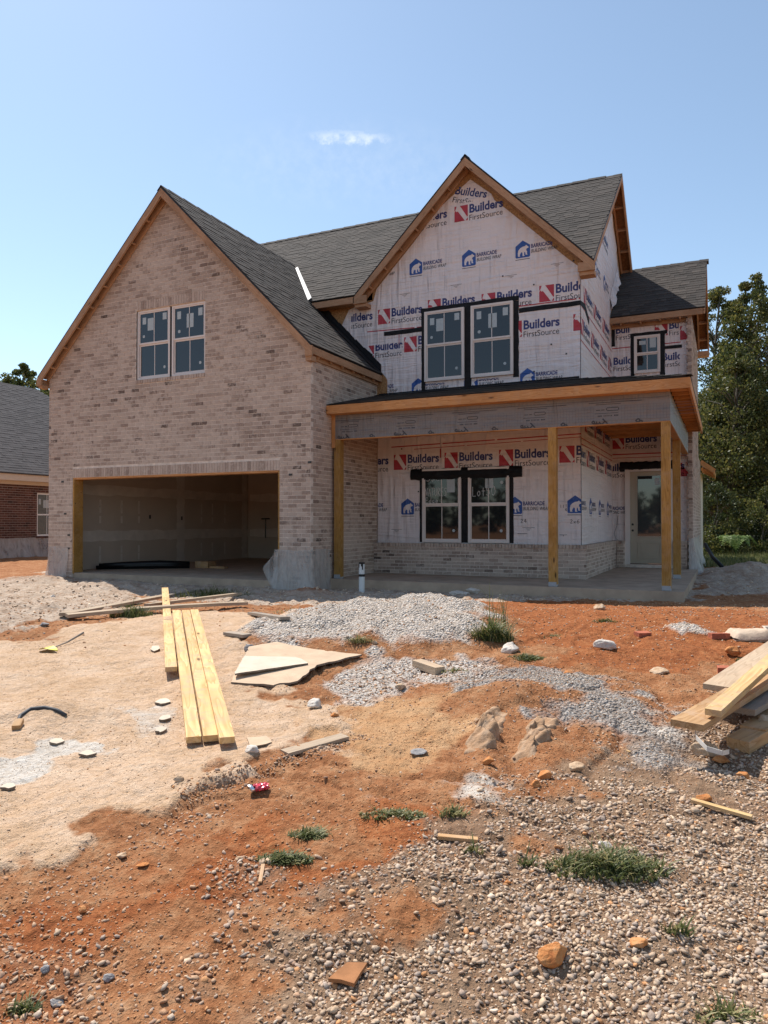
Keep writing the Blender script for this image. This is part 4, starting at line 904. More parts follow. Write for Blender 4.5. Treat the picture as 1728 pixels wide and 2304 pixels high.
note('24', 3.26, 1.12, 0.075, 0.07, FO, FD, FN); note('11', 4.06, 1.42, 0.06, 0.05, FO, FD, FN); note('1', 4.17, 1.44, 0.05, 0.04, FO, FD, FN); note('4', 4.16, 1.35, 0.06, 0.05, FO, FD, FN); note('2x6', 4.26, 1.11, 0.075, 0.065, FO, FD, FN)
strokes([[(4.05, .88), (4.2, .88)], [(4.13, .88), (4.13, .85)], [(3.2, .9), (3.4, .9)]], 0, 0, 1, 1, FO, FD, FN, 'pencil_note', M['black'], 0.004)

# ------------------------------------------------------------------ black tape, windows, door
def strip(name, u0, z0, u1, z1, v, th=0.006, mat='tape', jag=0.0):
    b = MB(); n = max(2, int(max(u1 - u0, z1 - z0) / 0.12)); hor = (u1 - u0) > (z1 - z0)
    A, B = [], []
    for i in range(n + 1):
        f_ = i / n
        if hor: A.append((u0 + (u1 - u0) * f_, v, z0 + rnd.uniform(-1, 1) * jag)); B.append((u0 + (u1 - u0) * f_, v, z1 + rnd.uniform(-1, 1) * jag))
        else: A.append((u1 + rnd.uniform(-1, 1) * jag, v, z0 + (z1 - z0) * f_)); B.append((u0 + rnd.uniform(-1, 1) * jag, v, z0 + (z1 - z0) * f_))
    b.prism(A + B[::-1], (0, -th, 0)); return b.build(name, M[mat], house)
VT = VM - 0.002
strip('flashing_tape', T0 - 0.02, 3.98, 1.165, 5.70, VT, jag=0.006); strip('flashing_tape', 2.06, 3.97, 2.215, 5.70, VT, jag=0.006); strip('flashing_tape', 3.12, 4.12, 3.235, 5.70, VT, jag=0.008)
strip('flashing_tape', T0 - 0.03, 5.70, 3.24, 5.80, VT - 0.002, jag=0.008)
strip('flashing_tape', 0.17, 5.295, T0 - 0.02, 5.395, VT, jag=0.006); strip('flashing_tape', 3.24, 5.44, MR, 5.535, VT, jag=0.006); strip('flashing_tape', 0.30, 3.965, 4.3, 4.01, VT - 0.004, 0.004)
strip('flashing_tape', 4.945, 4.72, 5.035, 5.78, VR - 0.002, jag=0.005); strip('flashing_tape', 5.635, 4.72, 5.745, 5.78, VR - 0.002, jag=0.005); strip('flashing_tape', 4.94, 5.74, 5.80, 5.83, VR - 0.004, jag=0.006); strip('flashing_tape', 5.745, 5.36, 6.13, 5.44, VR - 0.003, jag=0.005)
strip('flashing_tape', MR + 0.01, 5.55, MR + 0.09, 6.0, VR - 0.003, jag=0.006)
b = MB(); b.prism([(MR, VM + 0.01, 5.44), (MR, VM + 0.01, 5.535), (MR, VM + 0.5, 5.60), (MR, VM + 1.0, 5.40), (MR, VM + 0.95, 5.28), (MR, VM + 0.45, 5.46)], (0.005, 0, 0)); b.build('flashing_tape', M['tape'], house)
strip('flashing_tape', 1.03, 0.70, 1.11, 2.3, VT, jag=0.004); strip('flashing_tape', 1.985, 0.70, 2.155, 2.3, VT, jag=0.004); strip('flashing_tape', 3.03, 0.70, 3.115, 2.3, VT, jag=0.004)
# porch roof / wall flashing, dark
b = MB(); b.prism([(0.05, VM - 0.26, pz(VM - 0.26) + 0.02), (4.30, VM - 0.26, pz(VM - 0.26) + 0.02), (4.30, VM - 0.012, pz(VM) + 0.028), (0.05, VM - 0.012, pz(VM) + 0.028)], (0, 0, 0.006)); b.prism([(0.05, VM - 0.009, pz(VM)), (4.45, VM - 0.009, pz(VM)), (4.45, VM - 0.009, pz(VM) + 0.07), (0.05, VM - 0.009, pz(VM) + 0.05)], (0, -0.004, 0)); b.build('membrane_and_shade', M['tape'], house)
b = MB(); b.prism([(0.014, PF, PZ + 0.012), (0.45, PF, PZ + 0.012), (0.45, VM - 0.3, pz(VM - 0.3) + 0.014), (0.014, VM - 0.3, pz(VM - 0.3) + 0.014)], (0, 0, 0.006)); b.build('membrane_and_shade', M['tape'], house)
# black strip painting the wall's shadow along the junction of garage roof and wall
b = MB(); P = []
for i in range(9):
    z = ZE2 - 0.02 - (ZE2 - zg - 0.05) * i / 8; u = GR + (GA - z) / GS; P.append((u, VM - 0.02 - 0.0, z + 0.03))
Q = [(u + 0.02, VM - 0.42 + 0.03 * rnd.random(), z + 0.005) for u, v, z in P]
for i in range(8): b.poly([P[i], P[i + 1], Q[i + 1], Q[i]])
for i in range(8): b.poly([P[i], P[i + 1], (P[i + 1][0], VM - 0.022, P[i + 1][2] + 0.15 + rnd.uniform(-.02, .05)), (P[i][0], VM - 0.022, P[i][2] + 0.17)])
b.build('membrane_and_shade', M['tape'], house, fix=False)  # tape black reused as the colour of the shadow

def window(u0, u1, z0, z1, v, stickers='upper', depth_=0.075, chalk=None):
    """white single-hung window: frame, two sashes with a grid bar, panes, stickers"""
    wn_ = bpy.data.objects.new('window', None); COL.objects.link(wn_); wn_.parent = house
    vo, vi = v - 0.022, v + depth_ - 0.035; fw = 0.042
    b = MB(); b.box((u0, vo, z0), (u0 + fw, vi, z1)); b.box((u1 - fw, vo, z0), (u1, vi, z1)); b.box((u0 + fw, vo, z1 - fw), (u1 - fw, vi, z1)); b.box((u0 + fw, vo, z0), (u1 - fw, vi, z0 + fw))
    b.build('window_frame', M['vinyl'], wn_)
    zm = (z0 + z1) / 2 + 0.015; um = (u0 + u1) / 2
    for za, zb, va in ((zm, z1 - fw, v - 0.010), (z0 + fw, zm, v + 0.012)):
        sw = 0.026; b = MB(); a, c = u0 + fw, u1 - fw
        b.box((a, va, za), (a + sw, va + 0.03, zb)); b.box((c - sw, va, za), (c, va + 0.03, zb)); b.box((a + sw, va, zb - (0.026 if zb > zm else 0.034)), (c - sw, va + 0.03, zb)); b.box((a + sw, va, za), (c - sw, va + 0.03, za + 0.036))
        b.build('sash', M['vinyl'], wn_)
        b = MB(); b.box((a + sw, va + 0.012, za + 0.03), (c - sw, va + 0.018, zb - 0.02)); b.build('pane', M['glass'], wn_)
        b = MB(); b.box((um - 0.008, va + 0.0095, za + 0.036), (um + 0.008, va + 0.0118, zb - 0.02)); b.build('grid_bar', M['vinyl'], wn_)
    H_ = z1 - zm; W_ = u1 - u0; vs_ = v + 0.0005
    def st(x0, y0, x1, y1, nm='sticker'):
        b = MB(); b.box((u0 + x0 * W_, vs_ - 0.001, zm + y0 * H_), (u0 + x1 * W_, vs_ + 0.0008, zm + y1 * H_)); b.build(nm, M['sticker'], wn_)
    if stickers == 'upper':
        st(.14, .60, .25, .80); st(.76, .66, .88, .86); st(.30, .40, .48, .76); 
        b = MB(); b.tube([(u0 + .18 * W_, vs_ + 0.0006, zm + .24 * H_), (u0 + .18 * W_, vs_ - 0.001, zm + .24 * H_)], 0.032, 9); b.build('sticker', M['sticker'], wn_)
    elif stickers == 'upper2':
        st(.14, .60, .25, .82); st(.76, .62, .88, .84); st(.42, .32, .62, .72)
        b = MB(); b.tube([(u0 + .20 * W_, vs_ + 0.0006, zm + .24 * H_), (u0 + .20 * W_, vs_ - 0.001, zm + .24 * H_)], 0.035, 9); b.build('sticker', M['sticker'], wn_)
    elif stickers == 'low1': st(.64, .34, .84, .80); st(.76, .86, .88, .94)
    elif stickers == 'low2':
        st(.14, .80, .25, .92); st(.42, .44, .62, .92); st(.76, .78, .88, .95)
        b = MB(); b.tube([(u0 + .82 * W_, vs_ + 0.0006, zm + .58 * H_), (u0 + .82 * W_, vs_ - 0.001, zm + .58 * H_)], 0.035, 9); b.build('sticker', M['sticker'], wn_)
    if stickers != 'small':
        b = MB(); q = (u0 + .80 * W_, v + 0.0235, z0 + .16 * (z1 - z0)); b.tube([q, (q[0], q[1] - 0.0015, q[2])], 0.034, 6); b.build('sticker', M['sticker'], wn_)
    else: st(.60, .30, .84, .85); st(.2, .5, .45, .72)
    if chalk:
        for s_, x, y, h, wd in chalk: strokes(write(s_, 0, 0, h, wd), u0 + x * W_, zm + y * H_, 1, 1, (0, vs_ + 0.0028, 0), (1, 0, 0), (0, -1, 0), 'chalk_writing', M['chalk'], 0.005, wn_)
    return wn_
window(1.16, 2.065, 4.18, 5.70, VM - 0.036, 'upper'); window(2.215, 3.125, 4.18, 5.70, VM - 0.036, 'upper2')
window(-4.344, -3.45, 4.176, 5.655, 0.055, 'upper'); window(-3.395, -2.503, 4.176, 5.655, 0.055, 'upper2')
b = MB(); b.box((-3.45, 0.05, 4.176), (-3.395, 0.09, 5.655)); b.build('mullion', M['tape'], house)
window(1.107, 1.99, 0.70, 2.28, VM - 0.036, 'low1', chalk=(('336', .10, .66, .17, .11), ('NATURES', .07, .24, .18, .073), ('Edge', .08, .05, .12, .075)))
window(2.15, 3.032, 0.70, 2.28, VM - 0.036, 'low2', chalk=(('Lot', .10, .22, .20, .10), ('50', .44, .24, .20, .11)))
window(5.032, 5.639, 4.815, 5.74, VR - 0.036, 'small')
# rolled black membrane over the lower windows and over the door
def roll(u0, u1, z0, z1, v, jag):
    b = MB(); n = 26; prof = [(-0.004, 0.0), (-0.05, 0.02), (-0.075, 0.35), (-0.06, 0.75), (-0.03, 1.0), (-0.004, 1.0)]
    ring = []
    for i in range(n + 1):
        u = u0 + (u1 - u0) * i / n; za, zb = z0 + rnd.uniform(-1, 1) * jag, z1 + rnd.uniform(-1, 1) * jag; ring.append([(u, v + p[0] * rnd.uniform(.85, 1.1), za + (zb - za) * p[1]) for p in prof])
    for i in range(n):
        for k in range(5): b.poly([ring[i][k], ring[i + 1][k], ring[i + 1][k + 1], ring[i][k + 1]])
    b.poly(ring[0]); b.poly(ring[-1]); return b.build('rolled_membrane', M['roll'], house, fix=False)
roll(0.828, 3.30, 2.05, 2.285, VM, 0.012); roll(4.68, 5.93, 2.40, 2.63, VR, 0.012)
# door
dr = bpy.data.objects.new('front_door', None); COL.objects.link(dr); dr.parent = house
D0, D1, DZ0, DZ1 = 4.915, 5.80, 0.115, 2.385; dv_ = VR + 0.01
b = MB(); b.box((4.80, dv_ - 0.07, 0.10), (D0 - 0.003, dv_ + 0.06, 2.44)); b.box((D1 + 0.003, dv_ - 0.07, 0.10), (5.90, dv_ + 0.06, 2.44)); b.box((D0 - 0.003, dv_ - 0.07, DZ1 + 0.003), (D1 + 0.003, dv_ + 0.06, 2.44)); b.build('door_frame', M['vinyl'], dr)
b = MB(); g0, g1, gz0, gz1 = 5.085, 5.63, 0.79, 2.28
b.box((D0, dv_, DZ0), (g0, dv_ + 0.044, DZ1)); b.box((g1, dv_, DZ0), (D1, dv_ + 0.044, DZ1)); b.box((g0, dv_, gz1), (g1, dv_ + 0.044, DZ1)); b.box((g0, dv_, DZ0), (g1, dv_ + 0.044, gz0)); b.build('door_slab', M['door'], dr)
b = MB(); b.box((g0, dv_ + 0.018, gz0), (g1, dv_ + 0.026, gz1)); b.build('pane', M['doorglass'], dr)
for q in (((g0 - 0.025, gz0), (g0, gz1)), ((g1, gz0), (g1 + 0.025, gz1)), ((g0 - 0.025, gz1), (g1 + 0.025, gz1 + 0.025)), ((g0 - 0.025, gz0 - 0.025), (g1 + 0.025, gz0))):
    b = MB(); b.box((q[0][0], dv_ - 0.012, q[0][1]), (q[1][0], dv_ - 0.0005, q[1][1])); b.build('glazing_bead', M['door'], dr)
b = MB()
for (x0, y0, x1, y1) in ((5.085, .24, 5.11, .64), (5.605, .24, 5.63, .64), (5.11, .615, 5.605, .64), (5.11, .24, 5.605, .265)): b.box((x0, dv_ - 0.012, y0), (x1, dv_ - 0.0005, y1))
b.box((5.17, dv_ - 0.008, 0.31), (5.545, dv_ - 0.0005, 0.57)); b.build('door_panel', M['door'], dr)
for zz in (1.08, 0.93): b = MB(); b.tube([(4.972, dv_ + 0.002, zz), (4.972, dv_ - 0.004, zz)], 0.028, 12); b.build('lock_bore', M['dark'], dr)
b = MB(); b.box((D0, dv_ - 0.09, 0.085), (D1, dv_ - 0.001, 0.112)); b.build('threshold', M['dark'], dr)
for x0, z0_, x1, z1_ in ((5.49, 2.05, 5.6, 2.22),): b = MB(); b.box((x0, dv_ + 0.0165, z0_), (x1, dv_ + 0.0178, z1_)); b.build('sticker', M['sticker'], dr)
b = MB(); b.box((g0 + 0.01, dv_ + 0.0165, 2.2), (g1 - 0.2, dv_ + 0.0178, 2.275)); b.build('tape_piece', M['tape'], dr)
# thin wire left hanging on the wrap
b = MB(); b.tube([(4.62, VR - 0.012, 1.30), (4.60, VR - 0.014, 1.05), (4.53, VR - 0.02, 0.85), (4.58, VR - 0.02, 0.72), (4.66, VR - 0.02, 0.66)], 0.004, 5); b.build('loose_wire', M['dark'], house)

# ------------------------------------------------------------------ porch timbers
BV0, BZ0, BZ1, BU1 = 0.784, 2.77, 3.245, 6.264
for (u, v, ztop) in ((0.135, 0.86, BZ0), (4.36, 0.86, BZ0), (6.19, 0.86, BZ0), (6.19, 3.66, BZ0)):
    p_ = board('porch_post', (u, v, 0.055), (u, v, ztop - 0.002), 0.14, 0.14, M['treated'], house, up=(0, -1, 0), bevel=0.004)
    b = MB(); b.box((u - 0.068, v - 0.068, 0.021), (u + 0.068, v + 0.068, 0.052)); b.box((u - 0.069, v - 0.074, 0.03), (u + 0.069, v - 0.071, 0.10)); b.build('post_base', M['metal'], house)
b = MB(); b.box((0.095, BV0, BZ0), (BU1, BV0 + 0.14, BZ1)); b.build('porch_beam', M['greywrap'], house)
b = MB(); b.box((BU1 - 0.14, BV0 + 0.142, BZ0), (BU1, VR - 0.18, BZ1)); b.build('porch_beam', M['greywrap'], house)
board('beam_plate', (0.10, BV0 + 0.07, BZ0 - 0.008), (BU1 - 0.005, BV0 + 0.07, BZ0 - 0.008), 0.13, 0.012, M['fascia_new'], house, bevel=0)
board('beam_plate', (BU1 - 0.07, BV0 + 0.15, BZ0 - 0.008), (BU1 - 0.07, VR - 0.18, BZ0 - 0.008), 0.13, 0.012, M['fascia_new'], house, bevel=0)
board('beam_stud', (0.05, BV0 + 0.03, 2.6), (0.05, BV0 + 0.03, 3.24), 0.085, 0.06, M['fascia_new'], house, up=(0, -1, 0), bevel=0)
# printed grid and lettering on the beam wrap
GRID = []
for i in range(124):
    x = 0.11 + i * 0.05
    ph = (x - 0.2) % 1.22
    if ph < 0.42: rect(GRID, x - 0.002, 2.84, x + 0.002, 2.86, 5); 
    else: rect(GRID, x - 0.0016, 2.82 if i % 3 else 2.78, x + 0.0016, 3.06, 5)
for zz in (2.87, 2.92, 2.97, 3.02, 3.06):
    for k in range(6): rect(GRID, 0.62 + k * 1.22, zz - 0.0016, min(1.42 + k * 1.22, 6.25), zz + 0.0016, 5)
for zz in (2.82,): rect(GRID, 0.11, zz - 0.0016, 6.25, zz + 0.0016, 5)
TX = []
for k in range(5):
    x = 0.20 + k * 1.22
    rect(TX, x - 0.1, 3.125, x + 0.75, 3.135, 1); rect(TX, x + 0.02, 3.095, x + 0.42, 3.104, 1); rect(TX, x, 2.945, x + 0.38, 2.953, 1)
    for (a, c, d, e_) in ((.2, 2.985, .38, 2.997), (.2, 3.033, .38, 3.045), (.188, 2.997, .2, 3.033), (.38, 2.997, .392, 3.033)): rect(TX, x + a, c, x + d, e_, 1)
    rect(TX, x + 0.02, 3.0, x + 0.09, 3.012, 1); rect(TX, x + 0.105, 3.0, x + 0.16, 3.012, 1)
    for j, wch in enumerate((.02, .024, .02, .0, .016, .014, .016, .012, .016, .018, .0, .024, .024, .024)):
        if wch: rect(TX, x + 0.05 + j * 0.024, 2.895, x + 0.05 + j * 0.024 + wch * .75, 2.918, 1)
    for xx, s_ in ((x + 0.0, '&'), (x + 0.14, 'H'), (x + 0.72, 'B')):
        tt = []; put_text(tt, s_, xx, 2.715, 0.12, None, 1, 0.02, rot=0.75); TX += [(q, mi) for p, mi in tt for q in [clip(p, 0, -1, -(BZ0 + 0.002))] if q]
rect(TX, 0.11, 3.165, 6.25, 3.17, 1)
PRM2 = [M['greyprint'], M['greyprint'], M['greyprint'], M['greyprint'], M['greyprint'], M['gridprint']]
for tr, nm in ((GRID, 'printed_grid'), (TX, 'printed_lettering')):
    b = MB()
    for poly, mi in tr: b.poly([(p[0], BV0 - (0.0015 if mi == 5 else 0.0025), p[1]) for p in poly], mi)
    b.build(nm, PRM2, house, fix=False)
b = MB()
for i in range(120):
    v = BV0 + 0.12 + i * 0.05
    if v < VR - 0.2: b.poly([(BU1 + 0.0015, v, 2.82), (BU1 + 0.0015, v + 0.004, 2.82), (BU1 + 0.0015, v + 0.004, 3.06), (BU1 + 0.0015, v, 3.06)], 5)
for zz in (2.82, 2.87, 2.92, 2.97, 3.02, 3.06, 3.13, 3.17): b.poly([(BU1 + 0.0015, BV0 + .1, zz), (BU1 + 0.0015, VR - .2, zz), (BU1 + 0.0015, VR - .2, zz + 0.004), (BU1 + 0.0015, BV0 + .1, zz + 0.004)], 5)
b.build('printed_grid', PRM2, house, fix=False)
board('porch_fascia', (0.012, PF + 0.02, 3.325), (PU1, PF + 0.02, 3.325), 0.038, 0.165, M['fascia_new'], house, bevel=0.003)
board('porch_fascia', (PU1 - 0.02, PF + 0.041, 3.325), (PU1 - 0.02, vr, 3.325), 0.038, 0.165, M['fascia_new'], house, bevel=0.003)
board('soffit_board', (0.012, (PF + BV0) / 2 + 0.02, 3.25), (BU1, (PF + BV0) / 2 + 0.02, 3.25), BV0 - PF - 0.045, 0.02, M['fascia_new'], house, bevel=0)
i = 0
v = BV0 + 0.05
while v < vr - 0.05:
    board('lookout', (BU1 + 0.002, v, 3.285), (PU1 - 0.042, v, 3.285), 0.038, 0.09, M['fascia_new'], house, bevel=0); v += 0.41
b = MB(); b.box((BU1 + 0.002, PF + 0.05, 3.335), (PU1 - 0.045, vr, 3.345)); b.build('soffit_sheathing', M['deckwood'], house)
b = MB(); b.box((0.013, BV0 + 0.142, 3.30), (MR, VM - 0.012, 3.31)); b.box((MR + 0.002, BV0 + 0.142, 3.30), (BU1 - 0.142, VR - 0.02, 3.31)); b.build('porch_ceiling', M['deckwood'], house)
v = BV0 + 0.35
while v < VR - 0.2:
    board('ceiling_joist', (0.03 if v < VM - 0.1 else MR + 0.014, v, 3.25), (BU1 - 0.143, v, 3.25), 0.038, 0.09, M['fascia_new'], house, bevel=0); v += 0.41
board('ceiling_joist', (4.62, 1.6, 3.185), (5.6, 2.9, 3.185), 0.06, 0.03, M['fascia_new'], house, bevel=0)
b = MB(); b.tube([(5.45, 2.2, 3.20), (5.45, 2.2, 3.14)], 0.06, 10); b.build('ceiling_box', M['dark'], house)

# ------------------------------------------------------------------ ground sheet
def mesh_np(name, V, Fq, attrs=None, mat=None, smooth=True):
    me = bpy.data.meshes.new(name); nv, nf = len(V), len(Fq); k = Fq.shape[1]
    me.vertices.add(nv); me.vertices.foreach_set('co', V.astype(np.float32).ravel())
    me.loops.add(nf * k); me.loops.foreach_set('vertex_index', Fq.astype(np.int32).ravel())
    me.polygons.add(nf); me.polygons.foreach_set('loop_start', np.arange(0, nf * k, k, dtype=np.int32))
    if smooth: me.polygons.foreach_set('use_smooth', np.ones(nf, bool))
    for nm, (typ, arr) in (attrs or {}).items():
        a = me.attributes.new(nm, typ, 'POINT'); a.data.foreach_set('color' if typ == 'FLOAT_COLOR' else 'value', arr.astype(np.float32).ravel())
    if mat: me.materials.append(mat)
    me.update(calc_edges=True); me.validate(); return me

rr = [0.25, 0.6, 1.0, 1.3, 1.5]
while rr[-1] < 34: rr.append(rr[-1] + max(0.011, rr[-1] * 0.0047))
while rr[-1] < 900: rr.append(rr[-1] * 1.08)
rr = np.array(rr)
c0 = math.pi / 2 + YAW                              # forward direction as an angle in the u,v plane
an = np.concatenate([np.arange(-33, 33.01, 0.17), np.arange(34, 326.5, 2.0)]) * math.pi / 180 + c0
NR, NA = len(rr), len(an)
R_, A_ = np.meshgrid(rr, an, indexing='ij')
gu = (CAM[0] + R_ * np.cos(A_)).ravel(); gv = (CAM[1] + R_ * np.sin(A_)).ravel()
gz = Hg(gu, gv)
i, j = np.meshgrid(np.arange(NR - 1), np.arange(NA), indexing='ij'); j2 = (j + 1) % NA
Fq = np.stack([i * NA + j, i * NA + j2, (i + 1) * NA + j2, (i + 1) * NA + j], -1).reshape(-1, 4)[:, ::-1]
_gz = gz.reshape(NR, NA); _ad = np.degrees(an - c0)
def Hq(u, v):
    """ground height read off the finished sheet"""
    du, dv = u - CAM[0], v - CAM[1]; r = np.hypot(du, dv); a = (np.degrees(np.arctan2(dv, du) - c0) + 33.0) % 360 - 33.0
    i = np.clip(np.searchsorted(rr, r) - 1, 0, NR - 2); j = np.clip(np.searchsorted(_ad, a) - 1, 0, NA - 2)
    fr = np.clip((r - rr[i]) / (rr[i + 1] - rr[i]), 0, 1); fa = np.clip((a - _ad[j]) / (_ad[j + 1] - _ad[j]), 0, 1)
    return (_gz[i, j] * (1 - fa) + _gz[i, j + 1] * fa) * (1 - fr) + (_gz[i + 1, j] * (1 - fa) + _gz[i + 1, j + 1] * fa) * fr
def G(px, py):
    q = G0(px, py); d = pix_dir(px, py)
    x, y = G0(px, py, Hq, float(np.hypot(*(q - CAM[:2])) / np.hypot(d[0], d[1])), 30)[:2]; return Vector((x, y, float(Hq(np.array([x]), np.array([y]))[0])))
def Gz(x, y): return float(Hq(np.array([x]), np.array([y]))[0])
dd, ll = depth_lat(gu, gv)
sand = Mk('sand', gu, gv, 0.14, 0.22, 4); grav = Mk('gravel', gu, gv, 0.30, 0.35)
whit = np.clip(Mk('white1', gu, gv, 0.07, 0.10, 5) + Mk('white2', gu, gv, 0.06, 0.1, 6) + 0.55 * Mk('white3', gu, gv, 0.1, 0.14, 6) + 0.75 * Mk('white4', gu, gv, 0.12, 0.16) + 0.5 * Mk('white5', gu, gv, 0.22, 0.2) + 0.65 * Mk('stones2', gu, gv, 0.2, .2), 0, 1)
pale = np.clip(Mk('pale', gu, gv, 0.25, 0.3) + Mk('rubble', gu, gv, 0.2, 0.35) + Mk('yard', gu, gv, 0.3, 0.35), 0, 1)
lmo = np.clip(Mk('lmound', gu, gv, 0.28, 0.2) + 0.9 * Mk('pile', gu, gv, 0.1, 0.08), 0, 1); mnd = np.clip(Mk('mound', gu, gv, 0.4, 0.4), 0, 1); mixx = Mk('mix', gu, gv, 0.2, 0.25)
orng = Mk('orange', gu, gv, 0.3, 0.25); red = np.clip(Mk('red', gu, gv, 0.3, 0.3) + Mk('red2', gu, gv, 0.3, 0.4), 0, 1)
far = sstep(15, 20, dd) * sstep(5.2, 6.2, gu - 0.0 * gv) * sstep(9.5, 11.5, gv) + sstep(28, 36, dd)
rb = hump(gu, gv, 690, 1342, 0.55, 1.0, 0.6) + hump(gu, gv, 60, 1305, 1.0, 0.8, 0.6)
ctx = sstep(-0.02, 0.12, sdf(PL['sand'], gu, gv) + 0.1 * fbm(gu, gv, 3, 3, 4)) - sstep(0.02, 0.3, sdf(PL['sand'], gu, gv))
m1 = np.stack([sand, np.clip(grav + 0.4 * Mk('lowleft', gu, gv, 0.3, .3), 0, 1), whit, np.clip(far, 0, 1)], -1); m2 = np.stack([pale * (1 - np.clip(rb, 0, 1) * 0.8), np.clip(lmo + 0.75 * mixx, 0, 1), mnd, np.clip(orng, 0, 1)], -1); m3 = np.stack([red, np.clip(rb, 0, 1), ctx * 0, Mk('band', gu, gv, .25, .25)], -1)
t = NT('ground')
a1 = t.n('ShaderNodeAttribute', {'attribute_name': 'm1'}); a2 = t.n('ShaderNodeAttribute', {'attribute_name': 'm2'}); a3 = t.n('ShaderNodeAttribute', {'attribute_name': 'm3'})
s1 = t.n('ShaderNodeSeparateColor', None, Color=a1.outputs['Color']); s2 = t.n('ShaderNodeSeparateColor', None, Color=a2.outputs['Color']); s3 = t.n('ShaderNodeSeparateColor', None, Color=a3.outputs['Color'])
p = t.pos()
nA = t.noise(p, 1.1, 5, 0.6); nB = t.noise(p, 5.5, 5, 0.62, 0.4); nC = t.noise(p, 28, 4, 0.65); nD = t.noise(p, 120, 3, 0.6); nE = t.noise(p, 2.6, 6, 0.7, 0.8)
vor = t.n('ShaderNodeTexVoronoi', {'feature': 'F1'}); t.put(vor, 'Vector', p); t.put(vor, 'Scale', 42.0)
vor2 = t.n('ShaderNodeTexVoronoi', {'feature': 'F1'}); t.put(vor2, 'Vector', p); t.put(vor2, 'Scale', 90.0)
clay = t.ramp(t.math('ADD', t.math('MULTIPLY', nB, 0.55), t.math('MULTIPLY', nC, 0.45)), [(0.30, (0.19, 0.075, 0.032)), (0.46, (0.33, 0.14, 0.06)), (0.57, (0.41, 0.205, 0.10)), (0.74, (0.50, 0.33, 0.20))])
redc = t.ramp(t.math('ADD', t.math('MULTIPLY', nB, 0.4), t.math('MULTIPLY', nC, 0.6)), [(0.30, (0.17, 0.052, 0.020)), (0.5, (0.33, 0.112, 0.040)), (0.7, (0.45, 0.195, 0.08))])
orangec = t.ramp(nB, [(0.3, (0.47, 0.25, 0.115)), (0.7, (0.56, 0.35, 0.19))])
sandc = t.ramp(t.math('ADD', t.math('MULTIPLY', nE, 0.6), t.math('MULTIPLY', nC, 0.4)), [(0.26, (0.38, 0.225, 0.13)), (0.42, (0.55, 0.365, 0.225)), (0.55, (0.63, 0.445, 0.305)), (0.72, (0.68, 0.53, 0.39))])
palec = t.ramp(t.math('ADD', t.math('MULTIPLY', nB, 0.6), t.math('MULTIPLY', nC, 0.4)), [(0.30, (0.30, 0.19, 0.12)), (0.45, (0.45, 0.35, 0.265)), (0.56, (0.55, 0.46, 0.37)), (0.7, (0.63, 0.56, 0.48))])
gravc = t.ramp(t.math('ADD', t.math('MULTIPLY', nB, 0.5), t.math('MULTIPLY', nC, 0.5)), [(0.32, (0.15, 0.095, 0.058)), (0.6, (0.30, 0.21, 0.14))])
lgrav = t.ramp(vor.outputs['Color'], [(0.25, (0.46, 0.39, 0.33)), (0.6, (0.60, 0.53, 0.465)), (0.9, (0.68, 0.61, 0.55))])
ggrav = t.ramp(vor.outputs['Color'], [(0.2, (0.25, 0.215, 0.19)), (0.6, (0.40, 0.355, 0.32)), (0.9, (0.52, 0.47, 0.42))])
whitec = t.ramp(t.math('ADD', t.math('MULTIPLY', nC, 0.6), t.math('MULTIPLY', nB, 0.4)), [(0.3, (0.46, 0.37, 0.28)), (0.6, (0.68, 0.62, 0.55))])
grassc = t.ramp(t.math('ADD', t.math('MULTIPLY', nA, 0.5), t.math('MULTIPLY', nC, 0.5)), [(0.3, (0.06, 0.085, 0.018)), (0.55, (0.15, 0.17, 0.035)), (0.75, (0.28, 0.24, 0.09))])
def soft(m, k=0.35): return t.math('SUBTRACT', t.math('MULTIPLY', m, 1.0 + k), t.math('MULTIPLY', nC, k), clamp=True)
def ed(m): return t.math('MULTIPLY_ADD', t.math('SUBTRACT', t.math('ADD', m, t.math('MULTIPLY', t.math('SUBTRACT', nB, 0.5), 0.9)), 0.5), 2.4, 0.5, clamp=True)
c = t.mix(ed(s3.outputs['Red']), clay, redc)
c = t.mix(t.math('MULTIPLY', ed(s2.outputs[0] if False else a2.outputs['Alpha']), 0.9), c, orangec)
c = t.mix(t.math('MULTIPLY', ed(s1.outputs['Green']), 0.8), c, gravc)
c = t.mix(ed(s1.outputs['Red']), c, sandc)
c = t.mix(t.math('MULTIPLY', ed(s2.outputs['Red']), 0.85), c, palec)
c = t.mix(ed(s2.outputs['Green']), c, lgrav)
c = t.mix(ed(s2.outputs['Blue']), c, ggrav)
c = t.mix(ed(s1.outputs['Blue']), c, whitec)
c = t.mix(t.math('MULTIPLY', s3.outputs['Green'], 0.8), c, redc)
c = t.mix(a1.outputs['Alpha'], c, grassc)
nG = t.noise(p, 420, 2, 0.7); cl = t.n('ShaderNodeTexVoronoi', {'feature': 'F1'}); t.put(cl, 'Vector', p); t.put(cl, 'Scale', 55.0); nS = t.noise(p, 10.5, 4, 0.6, 0.6)
fine = t.ramp(t.math('ADD', t.math('MULTIPLY', nD, 0.55), t.math('MULTIPLY', nG, 0.45)), [(0.3, (0.66, 0.63, 0.60)), (0.6, (1.10, 1.10, 1.10))])
mm = t.n('ShaderNodeMix', {'data_type': 'RGBA', 'blend_type': 'MULTIPLY'}); t.put(mm, 'Factor', 0.8); t.put(mm, 'A', c); t.put(mm, 'B', fine)
peb = t.math('MULTIPLY', t.math('SUBTRACT', 0.5, vor.outputs['Distance']), t.math('ADD', s2.outputs['Green'], s2.outputs['Blue'], clamp=True))
